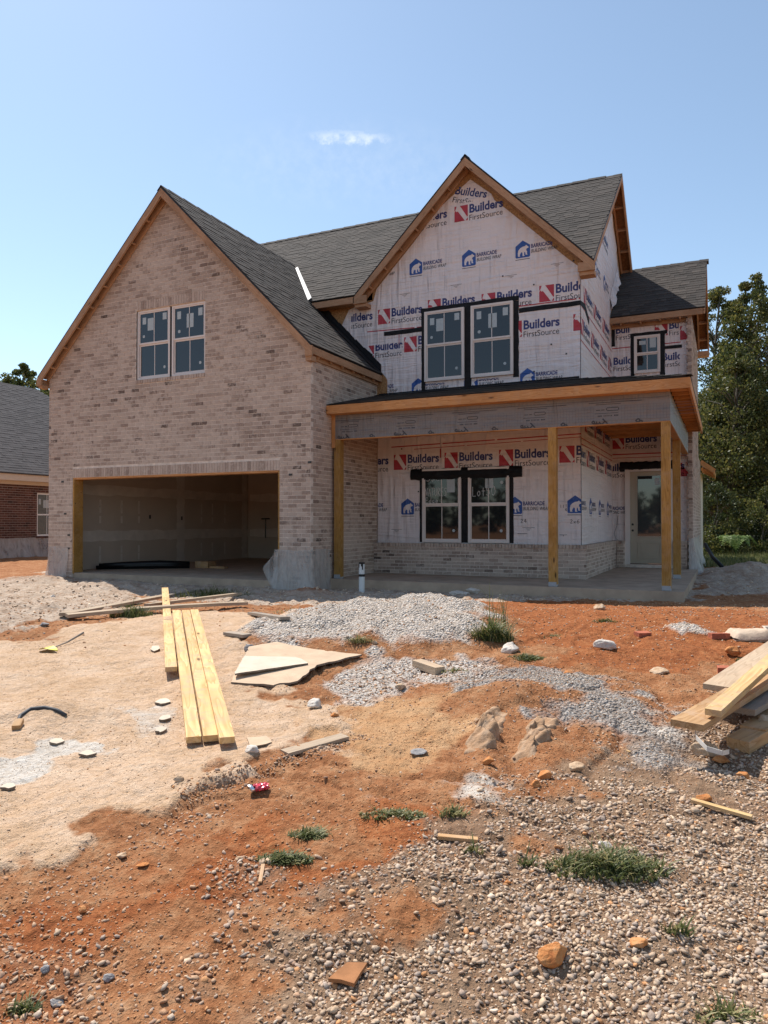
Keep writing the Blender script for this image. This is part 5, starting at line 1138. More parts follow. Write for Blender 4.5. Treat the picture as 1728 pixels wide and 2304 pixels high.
hgt = t.math('ADD', t.math('ADD', t.math('MULTIPLY', nC, 1.0), t.math('ADD', t.math('MULTIPLY', nD, 0.45), t.math('ADD', t.math('MULTIPLY', nG, 0.15), t.math('MULTIPLY', nS, 1.6)))), t.math('MULTIPLY', peb, 2.0))
t.bsdf(mm.outputs['Result'], 0.95, t.bump(hgt, 0.02, 1.0), 0.12)
gme = mesh_np('ground', np.stack([gu, gv, gz], -1), Fq, {'m1': ('FLOAT_COLOR', m1), 'm2': ('FLOAT_COLOR', m2), 'm3': ('FLOAT_COLOR', m3)}, t.m)
tag(link('ground', gme), kind='structure')

# ------------------------------------------------------------------ gravel and loose pebbles: real stones, far too many to count
def ico(sub):
    b = bmesh.new(); bmesh.ops.create_icosphere(b, subdivisions=sub, radius=1.0); V = np.array([v.co[:] for v in b.verts]); F = np.array([[v.index for v in f.verts] for f in b.faces]); b.free(); return V, F
def stone_variants(sub, n, seed):
    V, F = ico(sub); o = []; r_ = np.random.RandomState(seed)
    for k in range(n):
        W = V.copy()
        for _ in range(11):                                           # chop flat facets off: crushed stone, slightly worn
            nrm = r_.normal(size=3); nrm /= np.linalg.norm(nrm); dcut = r_.uniform(0.42, 0.8); e = W @ nrm - dcut; W -= np.outer(np.maximum(e, 0), nrm) * 0.97
        W *= np.array([r_.uniform(0.85, 1.35), r_.uniform(0.6, 0.95), r_.uniform(0.38, 0.62)]); o.append(W)
    return o, F
PAL = np.array([(0.46, 0.365, 0.28), (0.41, 0.325, 0.255), (0.38, 0.325, 0.28), (0.32, 0.28, 0.255), (0.53, 0.455, 0.38), (0.49, 0.39, 0.295), (0.35, 0.30, 0.27), (0.17, 0.15, 0.14), (0.48, 0.26, 0.13), (0.57, 0.49, 0.415)]) * np.array([1.17, 1.09, 0.98])
def scatter(name, X, Y, size, coli, stain, variants, F, smooth, sink=0.42):
    n = len(X)
    if not n: return
    Z = Hq(X, Y); Vs, Fs, Cs = [], [], []; base = 0; ch = nrg.randint(0, len(variants), n)
    yaw = nrg.uniform(0, 2 * math.pi, n); tl = nrg.normal(0, 0.28, (n, 2)); col = PAL[coli] * nrg.uniform(0.8, 1.18, (n, 1)); col = col * (1 - stain[:, None]) + np.array([0.44, 0.20, 0.085]) * stain[:, None]
    for k, W in enumerate(variants):
        q = np.where(ch == k)[0]
        if not len(q): continue
        c, s_ = np.cos(yaw[q]), np.sin(yaw[q]); P = W[None] * size[q][:, None, None]
        x = P[..., 0] * c[:, None] - P[..., 1] * s_[:, None]; y = P[..., 0] * s_[:, None] + P[..., 1] * c[:, None]; z = P[..., 2] + x * tl[q, 0][:, None] + y * tl[q, 1][:, None]
        V = np.stack([x + X[q][:, None], y + Y[q][:, None], z + (Z[q] + size[q] * (0.62 - sink))[:, None]], -1)
        nv = W.shape[0]; Fs.append((F[None] + (base + np.arange(len(q)) * nv)[:, None, None]).reshape(-1, 3)); Vs.append(V.reshape(-1, 3)); base += len(q) * nv
        Cs.append(np.repeat(np.concatenate([col[q], np.ones((len(q), 1))], 1), nv, 0))
    me = mesh_np(name, np.concatenate(Vs), np.concatenate(Fs), {'col': ('FLOAT_COLOR', np.concatenate(Cs))}, M['stone'], smooth)
    return tag(link(name, me), kind='stuff')
def jgrid(cell, d0, d1, lat=0.56, ext=0.4):
    nd = int((d1 - d0) / cell); L = d1 * lat + ext; nl = int(2 * L / cell); a, b = np.meshgrid(np.arange(nd), np.arange(nl), indexing='ij')
    d = d0 + (a.ravel() + nrg.uniform(0, 1, a.size)) * cell; l = -L + (b.ravel() + nrg.uniform(0, 1, a.size)) * cell
    k = np.abs(l) < d * lat + ext; d, l = d[k], l[k]
    return CAM[0] + l * CY - d * SY, CAM[1] + l * SY + d * CY, d
vA, fA = stone_variants(2, 7, 3); vB, fB = stone_variants(1, 8, 4)
def gprob(X, Y):
    g_ = Mk('gravel', X, Y, 0.35, 0.45) * (0.8 + 0.2 * sstep(-0.35, 0.05, fbm(X, Y, 1.4, 3, 41))); clr = sstep(0.30, 0.42, fbm(X, Y, 1.3, 3, 77)); g_ = g_ * (1 - 0.8 * clr)
    low = 0.5 * Mk('lowleft', X, Y, 0.4, 0.4); bnd = 0.3 * Mk('band', X, Y, 0.2, 0.3); mn = 0.95 * np.clip(Mk('mound', X, Y, 0.45, 0.4), 0, 1); mi = 0.32 * Mk('mix', X, Y, 0.2, 0.2); s_ = Mk('sand', X, Y, 0.06, 0.06)
    lm = 0.9 * Mk('lmound', X, Y, 0.15, 0.12)
    base = 0.06 + 0.16 * sstep(0.0, 0.3, fbm(X, Y, 1.7, 3, 55))
    o = Mk('orange', X, Y, 0.3, 0.2)
    pr = np.maximum.reduce([g_, low, bnd, mn, mi, base * (1 - 0.7 * o)]) * (1 - 0.985 * s_); return np.maximum(pr, lm * 0), lm, mn, g_
for (name, cell, d0, d1, var, F, sm, rs) in (('gravel', 0.0168, 1.75, 3.2, vB, fB, False, (0.0066, 0.0125)), ('gravel', 0.0195, 3.2, 6.4, vB, fB, False, (0.0072, 0.013)), ('gravel', 0.044, 6.4, 10.5, vB, fB, True, (0.013, 0.022))):
    X, Y, d = jgrid(cell, d0, d1); pr, lm, mn, g_ = gprob(X, Y); k = nrg.uniform(0, 1, len(X)) < pr; X, Y, pr, mn, g_ = X[k], Y[k], pr[k], mn[k], g_[k]; n = len(X)
    sz = nrg.uniform(rs[0], rs[1], n) * np.exp(nrg.normal(0, 0.27, n)); sz = np.where(pr < 0.3, sz * 0.75, sz); sz = np.where(mn > 0.4, sz * 0.55, sz)
    ci = nrg.choice(10, n, p=[.22, .18, .16, .11, .10, .10, .07, .02, .025, .015]); greyer = (fbm(X, Y, 0.9, 3, 91) + 0.35 * (mn > 0.3)) > 0.12; ci = np.where(greyer & (nrg.uniform(size=n) < 0.35), nrg.choice([2, 3, 6, 4], n), ci)
    stain = np.clip(nrg.beta(1.2, 3.0, n) * (1.15 - g_) + 0.05, 0, 0.85) * (1 - 0.8 * mn)
    scatter(name, X, Y, sz, ci, stain, var, F, sm)
X, Y, d = jgrid(0.0125, 1.75, 4.4); pr, lm, mn, g_ = gprob(X, Y); k = nrg.uniform(0, 1, len(X)) < 0.55 * g_ + 0.10 * (pr > 0.12) * (1 - Mk('sand', X, Y, .06, .1)); X, Y = X[k], Y[k]; n = len(X)
scatter('gravel', X, Y, 0.0025 + 0.0045 * nrg.beta(1.4, 3, n), nrg.choice(10, n, p=[.22, .2, .16, .08, .12, .12, .05, .01, .03, .01]), np.clip(nrg.beta(1.2, 4, n), 0, .8), vB, fB, False, 0.4)
E_, F_e = G0(400, 1792), G0(812, 1652); n = 700; tq = nrg.uniform(0, 1, n); off_ = nrg.normal(0, 0.05, n) - 0.03; dq = F_e - E_; dq_ = dq / np.hypot(*dq); X = E_[0] + dq[0] * tq + dq_[1] * off_ * -1; Y = E_[1] + dq[1] * tq + dq_[0] * off_
scatter('soil_crumbs', X, Y, 0.004 + 0.014 * nrg.beta(1.2, 4, n), nrg.choice([0, 1, 2, 7, 8], n), nrg.uniform(.1, .6, n), vB, fB, False, 0.35)
# pale lumps of the limestone mound and of the rubble in front of the house; soil crumbs over the clay
X, Y, d = jgrid(0.026, 6.0, 9.6); lm = np.clip(Mk('lmound', X, Y, 0.28, 0.2) + Mk('pile', X, Y, 0.15, 0.12), 0, 1); k = nrg.uniform(0, 1, len(X)) < 0.6 * lm; X, Y = X[k], Y[k]; n = len(X)
scatter('gravel', X, Y, nrg.uniform(0.006, 0.0125, n), nrg.choice([4, 9, 9], n), nrg.uniform(0, 0.06, n), vB, fB, True, 0.55)
X, Y, d = jgrid(0.085, 8.5, 16.5); pm = np.clip(Mk('pale', X, Y, .3, .3) + Mk('rubble', X, Y, .2, .3) + Mk('yard', X, Y, .3, .3), 0, 1); k = (nrg.uniform(0, 1, len(X)) < 0.14 * pm) & ~(((X > -7) & (X < 0.05) & (Y > -0.05)) | ((X > -.1) & (X < 6.5) & (Y > 0.65))); X, Y = X[k], Y[k]; n = len(X)
scatter('rubble', X, Y, 0.018 + 0.035 * nrg.beta(1.2, 4, n), nrg.choice([4, 9, 0, 5], n), nrg.uniform(0, 0.2, n), vB, fB, False, 0.4)
X, Y, d = jgrid(0.024, 1.8, 7.0); s_ = Mk('sand', X, Y, .06, .06); g_ = Mk('gravel', X, Y, .3, .4); k = nrg.uniform(0, 1, len(X)) < (0.26 + 0.4 * sstep(0.0, 0.3, fbm(X, Y, 2.3, 3, 15))) * (1 - 0.93 * s_) * (1 - 0.6 * g_); X, Y = X[k], Y[k]; n = len(X)
scatter('soil_crumbs', X, Y, 0.003 + 0.008 * nrg.beta(1.3, 3.5, n), nrg.choice([8, 8, 8, 5], n), nrg.uniform(0.5, 0.98, n), vB, fB, False, 0.4)
X, Y, d = jgrid(0.05, 7.0, 12.5); s_ = Mk('sand', X, Y, .06, .06); k = nrg.uniform(0, 1, len(X)) < (0.10 + 0.25 * sstep(0.05, 0.35, fbm(X, Y, 1.6, 3, 19))) * (1 - 0.93 * s_); X, Y = X[k], Y[k]; k = ~((X > -.1) & (X < 6.5) & (Y > 0.65)) & ~((X < 0) & (Y > -.1)); X, Y = X[k], Y[k]; n = len(X)
scatter('soil_crumbs', X, Y, nrg.uniform(0.007, 0.018, n), nrg.choice([8, 8, 0, 4], n), nrg.uniform(0.2, 0.9, n), vB, fB, False, 0.4)
X, Y, d = jgrid(0.024, 2.6, 7.5); s_ = Mk('sand', X, Y, -0.0 + .05, .05); k = nrg.uniform(0, 1, len(X)) < (0.22 + 0.5 * sstep(0.05, 0.3, fbm(X, Y, 2.1, 3, 29))) * s_; X, Y = X[k], Y[k]; n = len(X)
scatter('sand_grains', X, Y, 0.002 + 0.007 * nrg.beta(1.2, 4, n), nrg.choice([5, 4, 5], n), nrg.uniform(0.05, 0.35, n), vB, fB, False, 0.4)

# ------------------------------------------------------------------ lumber and boards on the ground
def lay(name, a, c, wd, th, mat, label, cat, group=None, za=0.0, zc=0.0, roll=0.0, **k):
    """a board lying from pixel-measured ground point a to c, raised za / zc over the ground at its ends"""
    A, C_ = G(*a), G(*c); A.z += za + th / 2; C_.z += zc + th / 2
    up = Vector((0, 0, 1)); side = (C_ - A).normalized().cross(up); up = up * math.cos(roll) + side * math.sin(roll)
    return tag(board(name, A, C_, wd, th, M[mat], None, up, **k), label, cat, group)
yg = 'new yellow boards laid side by side on the sand'
lay('plank', (436, 1680), (397, 1387), 0.087, 0.038, 'yellow', 'new yellow board, left one of the three laid side by side on the sand', 'board', yg, 0.022, 0.035, cuts=6, bend=0.004)
lay('plank', (474, 1676), (418, 1386), 0.087, 0.038, 'yellow', 'new yellow board, middle one of the three laid side by side', 'board', yg, 0.02, 0.032, cuts=6)
lay('plank', (511, 1686), (437, 1386), 0.087, 0.038, 'yellow', 'new yellow board, right one of the three, big swirling grain at its near end', 'board', yg, 0.034, 0.04, cuts=6, bend=0.003)
lay('plank', (385, 1528), (371, 1356), 0.092, 0.038, 'yellow', 'new yellow board raised beside the three, its far end on the weathered lumber', 'board', yg, 0.06, 0.19, cuts=3)
wg = 'weathered boards lying in front of the garage'
lay('weathered_board', (146, 1392), (372, 1352), 0.14, 0.038, 'weather', 'weathered tan board running from the left end of the lumber to the raised yellow board', 'board', wg, 0.03, 0.06)
lay('weathered_board', (150, 1395), (553, 1366), 0.14, 0.038, 'weather', 'longest weathered tan board at the front of the lumber by the garage', 'board', wg, 0.03, 0.035, cuts=4, bend=0.02)
lay('weathered_board', (330, 1370), (540, 1347), 0.09, 0.038, 'weather', 'weathered board behind the longest one, next to the large shaded grass', 'board', wg, 0.03, 0.06)
lay('weathered_board', (374, 1345), (462, 1332), 0.09, 0.03, 'greywood', 'grey weathered board end poking out behind the raised yellow board', 'board', wg, 0.02, 0.03)
lay('wood_scrap', (566, 1384), (642, 1398), 0.10, 0.03, 'greywood', 'short grey board scrap left of the pale gravel mound', 'board', None, 0.01, 0.015)
# pile on the right, leaning over the gravel
rg = 'lumber piled at the right edge'
def beam(name, p0, p1, wd, th, mat, label, grp, **k): return tag(board(name, p0, p1, wd, th, M[mat], None, (0, 0, 1), **k), label, 'board', grp)
def at(px, py, d): 
    q = pix_dir(px, py); c = -q[0] * SY + q[1] * CY; return Vector(CAM + q * (d / c))
zt = lambda P, z: Vector((P.x, P.y, z))
beam('lumber', at(1545, 1632, 4.15), at(1860, 1440, 6.5), 0.184, 0.038, 'brownwood', 'wide brown board lowest at the front of the right lumber pile', rg)
beam('lumber', at(1604, 1604, 4.18), at(1830, 1400, 6.3), 0.089, 0.038, 'yellow', 'pale yellow narrow board on top of the right lumber pile', rg)
beam('lumber', at(1622, 1550, 4.9), at(1850, 1390, 7.0), 0.235, 0.038, 'weather', 'weathered wide plank at the back of the right lumber pile', rg)
beam('lumber', at(1672, 1600, 4.6), at(1900, 1468, 6.4), 0.140, 0.038, 'greywood', 'dark shaded board under the pale yellow one in the right pile', rg)
P = at(1800, 1500, 5.6); b = MB(); b.box((P.x - .25, P.y - .12, Gz(P.x, P.y) - .02), (P.x + .25, P.y + .12, P.z - 0.05)); tag(b.build('wood_block', M['greywood']), 'timber block propping up the right lumber pile', 'block')
lay('lumber_offcut', (1660, 1690), (1720, 1655), 0.14, 0.07, 'brownwood', 'short brown offcut with a knot on the gravel at the right edge', 'offcut', 'timber offcuts at the right edge')
lay('lumber_offcut', (1694, 1668), (1800, 1600), 0.15, 0.085, 'brownwood', 'larger offcut with a pale worn top beyond the knotted one', 'offcut', 'timber offcuts at the right edge')
lay('wood_stake', (1556, 1809), (1692, 1849), 0.032, 0.014, 'yellow', 'thin pale wooden stake lying on the grey gravel', 'stake', None, 0.012, 0.014)
lay('wood_stake', (985, 1888), (1075, 1894), 0.03, 0.015, 'brownwood', 'thin red brown stick half buried in the clay', 'stick', None, 0.004, 0.0)
lay('wood_splinter', (585, 1990), (592, 1950), 0.014, 0.008, 'brownwood', 'short brown splinter on the stony red clay', 'stick', None, 0.004, 0.004)
lay('wood_splinter', (1395, 1685), (1418, 1695), 0.008, 0.006, 'yellow', 'tiny pale splinter in the gravel by the mud ridges', 'stick', None, 0.006, 0.006)
lay('board_strip', (640, 1696), (776, 1662), 0.09, 0.02, 'weather', 'thin dusty board strip half buried at the edge of the sand', 'board', None, -0.006, 0.004)
lay('wood_stub', (36, 1643), (44, 1630), 0.05, 0.03, 'brownwood', 'small wood stub at the end of the half buried hose', 'stub', None, 0.0, 0.01)

# ------------------------------------------------------------------ rocks, one by one
def rock(name, px, py, wpx, mat, label, cat='rock', group=None, flat=0.62, seed=0, asp=0.8, sink=0.25, yaw=None):
    p = G(px, py); d = dep(p); r = wpx / F_PX * d / 2
    b = bmesh.new(); bmesh.ops.create_icosphere(b, subdivisions=4, radius=1.0); rs = random.Random(seed + int(px * 7 + py)); 
    cuts = [(Vector((rs.gauss(0, 1), rs.gauss(0, 1), rs.gauss(0, 1))).normalized(), rs.uniform(0.5, 0.85)) for _ in range(9)]
    V = np.array([v.co[:] for v in b.verts]); 
    for n_, c_ in cuts: e = V @ np.array(n_) - c_; V -= np.outer(np.maximum(e, 0), np.array(n_)) * 0.92
    sx = rs.uniform(0, 50); dsp = fbm(V[:, 0] + sx, V[:, 1] + V[:, 2] * 1.7, 2.0, 4, 3) * 0.16 + fbm(V[:, 0] * 1.3 - V[:, 2] + sx, V[:, 1], 6.0, 2, 8) * 0.06
    V *= (1 + dsp)[:, None]; V *= np.array([r, r * asp, r * flat])
    for v, c_ in zip(b.verts, V): v.co = c_
    me = bpy.data.meshes.new(name); b.to_mesh(me); b.free(); me.materials.append(M[mat]); me.polygons.foreach_set('use_smooth', [True] * len(me.polygons))
    o = link(name, me); o.location = (p.x, p.y, p.z + r * flat * (1 - 2 * sink)); o.rotation_euler = (rs.uniform(-.15, .15), rs.uniform(-.15, .15), YAW + (rs.uniform(-.5, .5) if yaw is None else yaw))
    return tag(o, label, cat, group)
rock('rock', 1245, 2165, 80, 'clayrock', 'largest orange clay rock lying on the grey gravel, lower right', asp=.62, flat=.6, yaw=.5, sink=.15)
rock('rock', 1436, 2128, 42, 'clayrock', 'smooth oval orange rock on the gravel right of the largest orange rock', asp=.9)
rock('rock', 1583, 1800, 34, 'clayrock', 'orange clay rock just above the thin pale stake')
rock('rock', 1297, 1732, 40, 'tanrock', 'tan rock between the mud ridges and the right lumber pile')
rock('rock', 1722, 1640, 60, 'tanrock', 'blocky tan stone in the shadow under the right lumber pile', flat=.8)
rock('rock', 1590, 1700, 66, 'tanrock', 'rounded tan rock under the loop of white strap', asp=.7)
rock('rock', 1361, 1908, 34, 'paleroc', 'pale rock behind the grass clump on the gravel')
rock('rock', 1348, 1372, 30, 'tanrock', 'tan clod alone on the red clay strip before the porch')
rock('rock', 1361, 1460, 54, 'paleroc', 'long smooth whitish stone on the red clay', asp=.6, flat=.45, yaw=0.0, sink=.15)
rock('rock', 1282, 1522, 28, 'clayrock', 'rust clay clod above the grey gravel mound')
rock('rock', 1484, 1516, 44, 'tanrock', 'flat tan rock right of the rust clay clod', flat=.45)
rock('rock', 1650, 1475, 38, 'clayrock', 'orange clod behind the wide weathered plank', flat=.8)
rock('rock', 1150, 1468, 52, 'paleroc', 'broken pale rock beside the tall grass', asp=.8, flat=.6)
rock('rock', 401, 1757, 25, 'tanrock', 'small tan rock at the edge of the sand')
rock('rock', 538, 2026 - 90, 19, 'tanrock', 'pale pebble rock alone on the red clay left of the grass mats')
rock('rock', 185, 2050, 24, 'clayrock', 'orange stone among the stones at lower left', seed=3) 
rock('rock', 102, 2185, 24, 'greyrock', 'upright grey stone in the red clay at lower left')
rock('rock', 127, 2258, 34, 'greyrock', 'grey flat stone near the lower left corner', flat=.4)
rock('rock', 245, 2205, 28, 'greyrock', 'angular grey stone in the lower left, right of the upright grey stone')
rock('rock', 272, 1928, 30, 'tanrock', 'flat tan stone in the band of stones below the sand', flat=.4)
rock('rock', 320, 1948, 30, 'clayrock', 'flat orange chip in the band of stones below the sand', flat=.25)
rock('rock', 900, 1550, 26, 'tanrock', 'tan clod above the orange dust flat')
rock('rock', 752, 1612, 22, 'clayrock', 'brown clod on the sandy edge near the crumbled plaster')
rock('rock', 708, 1592, 40, 'paleroc', 'crumbled whitish plaster lump at the sand edge', flat=.7)
rock('rock', 566, 1690, 40, 'paleroc', 'crumbled pale plaster heap beside the three yellow boards', flat=.45)
rock('rock', 1098, 1718, 30, 'clayrock', 'red clay clod in front of the left mud ridge', flat=.7)
rock('rock', 1142, 1989, 20, 'clayrock', 'small clay rock left of the grass clump on the gravel')
rock('rock', 1225, 1752, 36, 'clayrock', 'orange clod cluster below the right mud ridge', flat=.7); rock('rock', 1204, 1768, 26, 'clayrock', 'smaller orange clod touching the clod cluster below the right mud ridge')
rock('rock', 1672, 1750, 30, 'clayrock', 'orange clod near the knotted offcut')
rock('rock', 1625, 1715, 40, 'clayrock', 'reddish clod in front of the strap', flat=.5)
rock('rock', 842, 1448, 14, 'tanrock', 'small tan stone right of the broken gypsum sheet')
rock('rock', 565, 1470, 34, 'greyrock', 'grey lump on the broken white gypsum sheet', flat=.7)
rock('rock', 1035, 1340, 52, 'paleroc', 'pale slab stone against the porch slab', flat=.3, asp=.6, yaw=0.1); rock('rock', 1075, 1336, 60, 'paleroc', 'white rounded stone behind the pale slab by the porch', flat=.45)
rock('rock', 912, 1345, 16, 'clayrock', 'reddish clod on the rubble before the porch')
rock('rock', 118, 1345, 16, 'paleroc', 'pale rock on the lumpy ground left of the garage')
rock('rock', 100, 1408, 20, 'greyrock', 'dark clod in front of the left end of the weathered boards')
rock('rock', 1640, 1512, 20, 'clayrock', 'brick red fragment beside the wide weathered plank', flat=.8)
rock('rock', 942, 1695, 40, 'greyrock', 'dark grey crumbled lump on the orange dust', flat=.3)
# stone slab chip left of the dusty flat, brick pieces
def brickbit(px, py, L, yaw, label, grp='red bricks dropped on the clay'):
    p = G(px, py); m = Matrix.Translation((p.x, p.y, p.z + 0.022)) @ Matrix.Rotation(yaw, 4, 'Z') @ Matrix.Rotation(rnd.uniform(-.1, .1), 4, 'X')
    return tag(link('loose_brick', plank_mesh('loose_brick', L, 0.09, 0.057, M['looseb'], 0.004), None, m), label, 'brick', grp)
brickbit(1446, 1433, 0.14, YAW + .2, 'red brick piece with a pale end in the middle of the clay'); brickbit(1618, 1436, 0.18, YAW, 'red brick lying left of the torn cement bag'); brickbit(1628, 1514, 0.12, YAW + 1.2, 'broken red brick against the wide weathered plank')
lay('stone_chunk', (938, 1497), (990, 1516), 0.10, 0.06, 'weather', 'rectangular tan chunk on the pale gravel mix', 'block', None, -0.01, -0.005)
lay('stone_chunk', (512, 1428), (556, 1428), 0.10, 0.03, 'greywood', 'flat grey broken chunk left of the pale gravel mound', 'block', None, 0.0, 0.01)
# hardened mud ridges
def ridge_mud(pts, hgt, wd, label):
    P = [G(*q) for q in pts]; b = bmesh.new(); n = 60; m = 24; rows = []
    tot = [0]
    for a, c in zip(P, P[1:]): tot.append(tot[-1] + (c - a).length)
    def along(s_):
        for k in range(len(P) - 1):
            if s_ <= tot[k + 1] or k == len(P) - 2: f_ = (s_ - tot[k]) / (tot[k + 1] - tot[k]); return P[k].lerp(P[k + 1], f_), (P[k + 1] - P[k]).normalized()
    for i in range(n + 1):
        f_ = i / n; p, d = along(f_ * tot[-1]); sd_ = d.cross(Vector((0, 0, 1))).normalized(); e = min(1, 4 * f_, 4 * (1 - f_)) ** 0.5; row = []
        for k in range(m + 1):
            x = (k / m - 0.5) * 2; pr = (1 - abs(x) ** 5) * e * (0.75 + 0.5 * float(vnoise(np.array([f_ * 5 + P[0].x]), np.array([1.]), 2)[0] + .5)); q = p + sd_ * (x * wd / 2 * (0.7 + 0.3 * e)); z = Gz(q.x, q.y) - 0.012 + hgt * pr
            nz = float(fbm(np.array([q.x]), np.array([q.y]), 14, 3, 7)[0]); row.append(b.verts.new((q.x + nz * 0.05, q.y + nz * 0.04, z + nz * 0.06 * pr + 0.03 * pr * float(fbm(np.array([q.x]), np.array([q.y]), 40, 2, 9)[0]))))
        rows.append(row)
    for i in range(n):
        for k in range(m): b.faces.new([rows[i][k], rows[i + 1][k], rows[i + 1][k + 1], rows[i][k + 1]])
    bmesh.ops.recalc_face_normals(b, faces=b.faces)
    me = bpy.data.meshes.new('mud_ridge'); b.to_mesh(me); b.free(); me.materials.append(M['mudridge']); me.polygons.foreach_set('use_smooth', [True] * len(me.polygons)); return tag(link('mud_ridge', me), label, 'mud ridge', 'hardened ridges of a tyre rut')
ridge_mud([(1070, 1690), (1090, 1640), (1120, 1600)], 0.04, 0.17, 'left hardened tan mud ridge of the tyre rut'); ridge_mud([(1178, 1712), (1200, 1665), (1232, 1615)], 0.035, 0.17, 'right hardened tan mud ridge of the tyre rut')
# broken gypsum sheets
def sheet(pts, th, lift, label, mats, jag=0.012, name='gypsum_sheet'):
    P = [G(*q) for q in pts]; o = []
    for a, c in zip(P, P[1:] + P[:1]):
        n = max(2, int((c - a).length / 0.06))
        for k in range(n): q = a.lerp(c, k / n); o.append(Vector((q.x + rnd.uniform(-jag, jag), q.y + rnd.uniform(-jag, jag), 0)))
    cx = sum((q for q in P), Vector()) / len(P); A = np.array([[q.x, q.y, 1] for q in P]); co = np.linalg.lstsq(A, np.array([q.z for q in P]), rcond=None)[0]
    for q in o: q.z = co[0] * q.x + co[1] * q.y + co[2] + lift
    b = MB(); b.prism(o, (0, 0, th), 0, 0.5, 1); return tag(b.build(name, mats), label, 'gypsum sheet')
sheet([(519, 1537), (612, 1549), (669, 1540), (711, 1512), (812, 1480), (700, 1462), (620, 1452), (560, 1472)], 0.016, 0.012, 'larger tan paper faced gypsum sheet lying broken on the ground', [M['board'], M['gyps']])
sheet([(527, 1531), (692, 1507), (678, 1496), (640, 1484), (556, 1478)], 0.014, 0.04, 'white broken gypsum sheet on top of the tan one', [M['boardw'], M['gyps']], 0.004)
sheet([(560, 1685), (612, 1672), (600, 1658), (556, 1664)], 0.006, 0.004, 'small tan gypsum scrap beside the yellow boards', [M['board'], M['gyps']])
for k, (px, py, w_, lb) in enumerate(((365, 1583, 34, 'largest white plaster flake left of the yellow boards'), (372, 1620, 28, 'white plaster flake nearer than the largest one'), (362, 1646, 26, 'small white plaster flake lowest in the line'), (350, 1462, 24, 'whitish plaster chip beyond the yellow boards'), (195, 1700, 40, 'cracked white plaster plate on the sand'), (128, 1672, 34, 'raised white plaster shard at the edge of the white patch'), (20, 1775, 40, 'pale plaster plate at the left edge'))):
    a = w_ / 2; sheet([(px - a, py + 3), (px - a * .2, py + 7), (px + a, py + 1), (px + a * .6, py - 6), (px - a * .4, py - 5)], 0.012, 0.006, lb, [M['boardw'], M['gyps']], 0.008, 'plaster_flake')['category'] = 'plaster flake'
sheet([(738, 2220), (795, 2226), (826, 2185), (780, 2180)], 0.012, 0.012, 'brown clay coloured shard on the foreground gravel', [M['tile'], M['tile']], 0.006, 'clay_shard')['category'] = 'shard'
# crushed drinks can
p = G(580, 1780); can = thing('crushed_can', p, 'crushed red and silver drinks can on the orange dirt', 'can'); can.rotation_euler = (0, 0, YAW + 0.5); can.scale = (.85, .85, .85)
def canmesh(nm, r0, x0, x1, mat, n=22, m=10):
    b = MB(); rings = []
    for i in range(m + 1):
        x = x0 + (x1 - x0) * i / m; rings.append([(x + 0.006 * math.sin(5 * q + i), r0 * math.cos(2 * math.pi * q / n) * (1.0 - 0.12 * math.sin(i * 1.1 + q)), 0.024 + r0 * 0.62 * math.sin(2 * math.pi * q / n) * (0.85 + 0.28 * math.sin(i * 1.9 + q * 0.9))) for q in range(n)])
    for i in range(m):
        for q in range(n): b.poly([rings[i][q], rings[i][(q + 1) % n], rings[i + 1][(q + 1) % n], rings[i + 1][q]])
    return b.build(nm, mat, can, fix=True)
canmesh('can_body', 0.034, -0.028, 0.062, M['canred'])
b = MB(); n = 24; R0 = [(-0.045, 0.036), (-0.050, 0.034), (-0.050, 0.029), (-0.043, 0.027), (-0.040, 0.0)]
for (xa, ra), (xb, rb_) in zip([(-0.028, 0.033)] + R0, R0):
    for q in range(n):
        c0_, c1_ = 2 * math.pi * q / n, 2 * math.pi * (q + 1) / n; f_ = lambda x, r, c: (x - 0.012 * math.sin(c), r * math.cos(c), 0.026 + r * 0.66 * math.sin(c)); b.poly([f_(xa, ra, c0_), f_(xa, ra, c1_), f_(xb, rb_, c1_), f_(xb, rb_, c0_)])
b.build('can_end', M['alu'], can, fix=True)
# yellow leaf with its stalk stick, half buried hose, strap, bag, pipe
p = G(108, 1466); lf = thing('fallen_leaf', p, 'bright yellow green leaf on the sand', 'leaf'); lf.rotation_euler = (0, 0, YAW - .3)
b = MB()
for s_ in (-1, 1):
    L_ = [(-.10, 0, .012), (-.06, .055 * s_, .03), (0, .07 * s_, .045), (.06, .045 * s_, .03), (.11, 0, .008)]
    for i in range(4): b.poly([(L_[i][0], 0, .02), (L_[i + 1][0], 0, .02), L_[i + 1], L_[i]])
b.build('leaf_blade', M['yleaf'], lf, fix=False)
P = [G(122, 1460), G(150, 1450), G(188, 1437)]; b = MB(); b.tube([P[0] + Vector((0, 0, .015)), P[1] + Vector((0, 0, .02)), P[2] + Vector((0, 0, .06))], [0.005, 0.008, 0.012], 6); tag(b.build('dry_twig', M['greywood']), 'thin dry twig pointing at the yellow leaf', 'twig')
P = [G(x, y) for x, y in ((36, 1636), (46, 1612), (70, 1597), (100, 1594), (128, 1600), (148, 1612))]; b = MB(); b.tube([q + Vector((0, 0, .006)) for q in P], 0.013, 7); tag(b.build('hose', M['rubber'], smooth=True), 'black hose arching half buried out of the sand hump', 'hose')
P = [at(1563, 1640, 4.25), at(1566, 1665, 4.1), at(1590, 1690, 3.98), at(1625, 1700, 3.95), at(1640, 1697, 4.0)]; b = MB()
for a, c in zip(P, P[1:]): b.prism([a, c, c + Vector((0, 0, .026)), a + Vector((0, 0, .026))], (0.002, 0.004, 0))
tag(b.build('packing_strap', M['strap']), 'loop of white packing strap hanging off the right lumber pile', 'strap')
p = G(1712, 1438); bag = thing('cement_bag', p, 'torn dirty paper bag lying on the red clay at the right edge', 'bag'); bag.rotation_euler = (0, 0, YAW - .12)
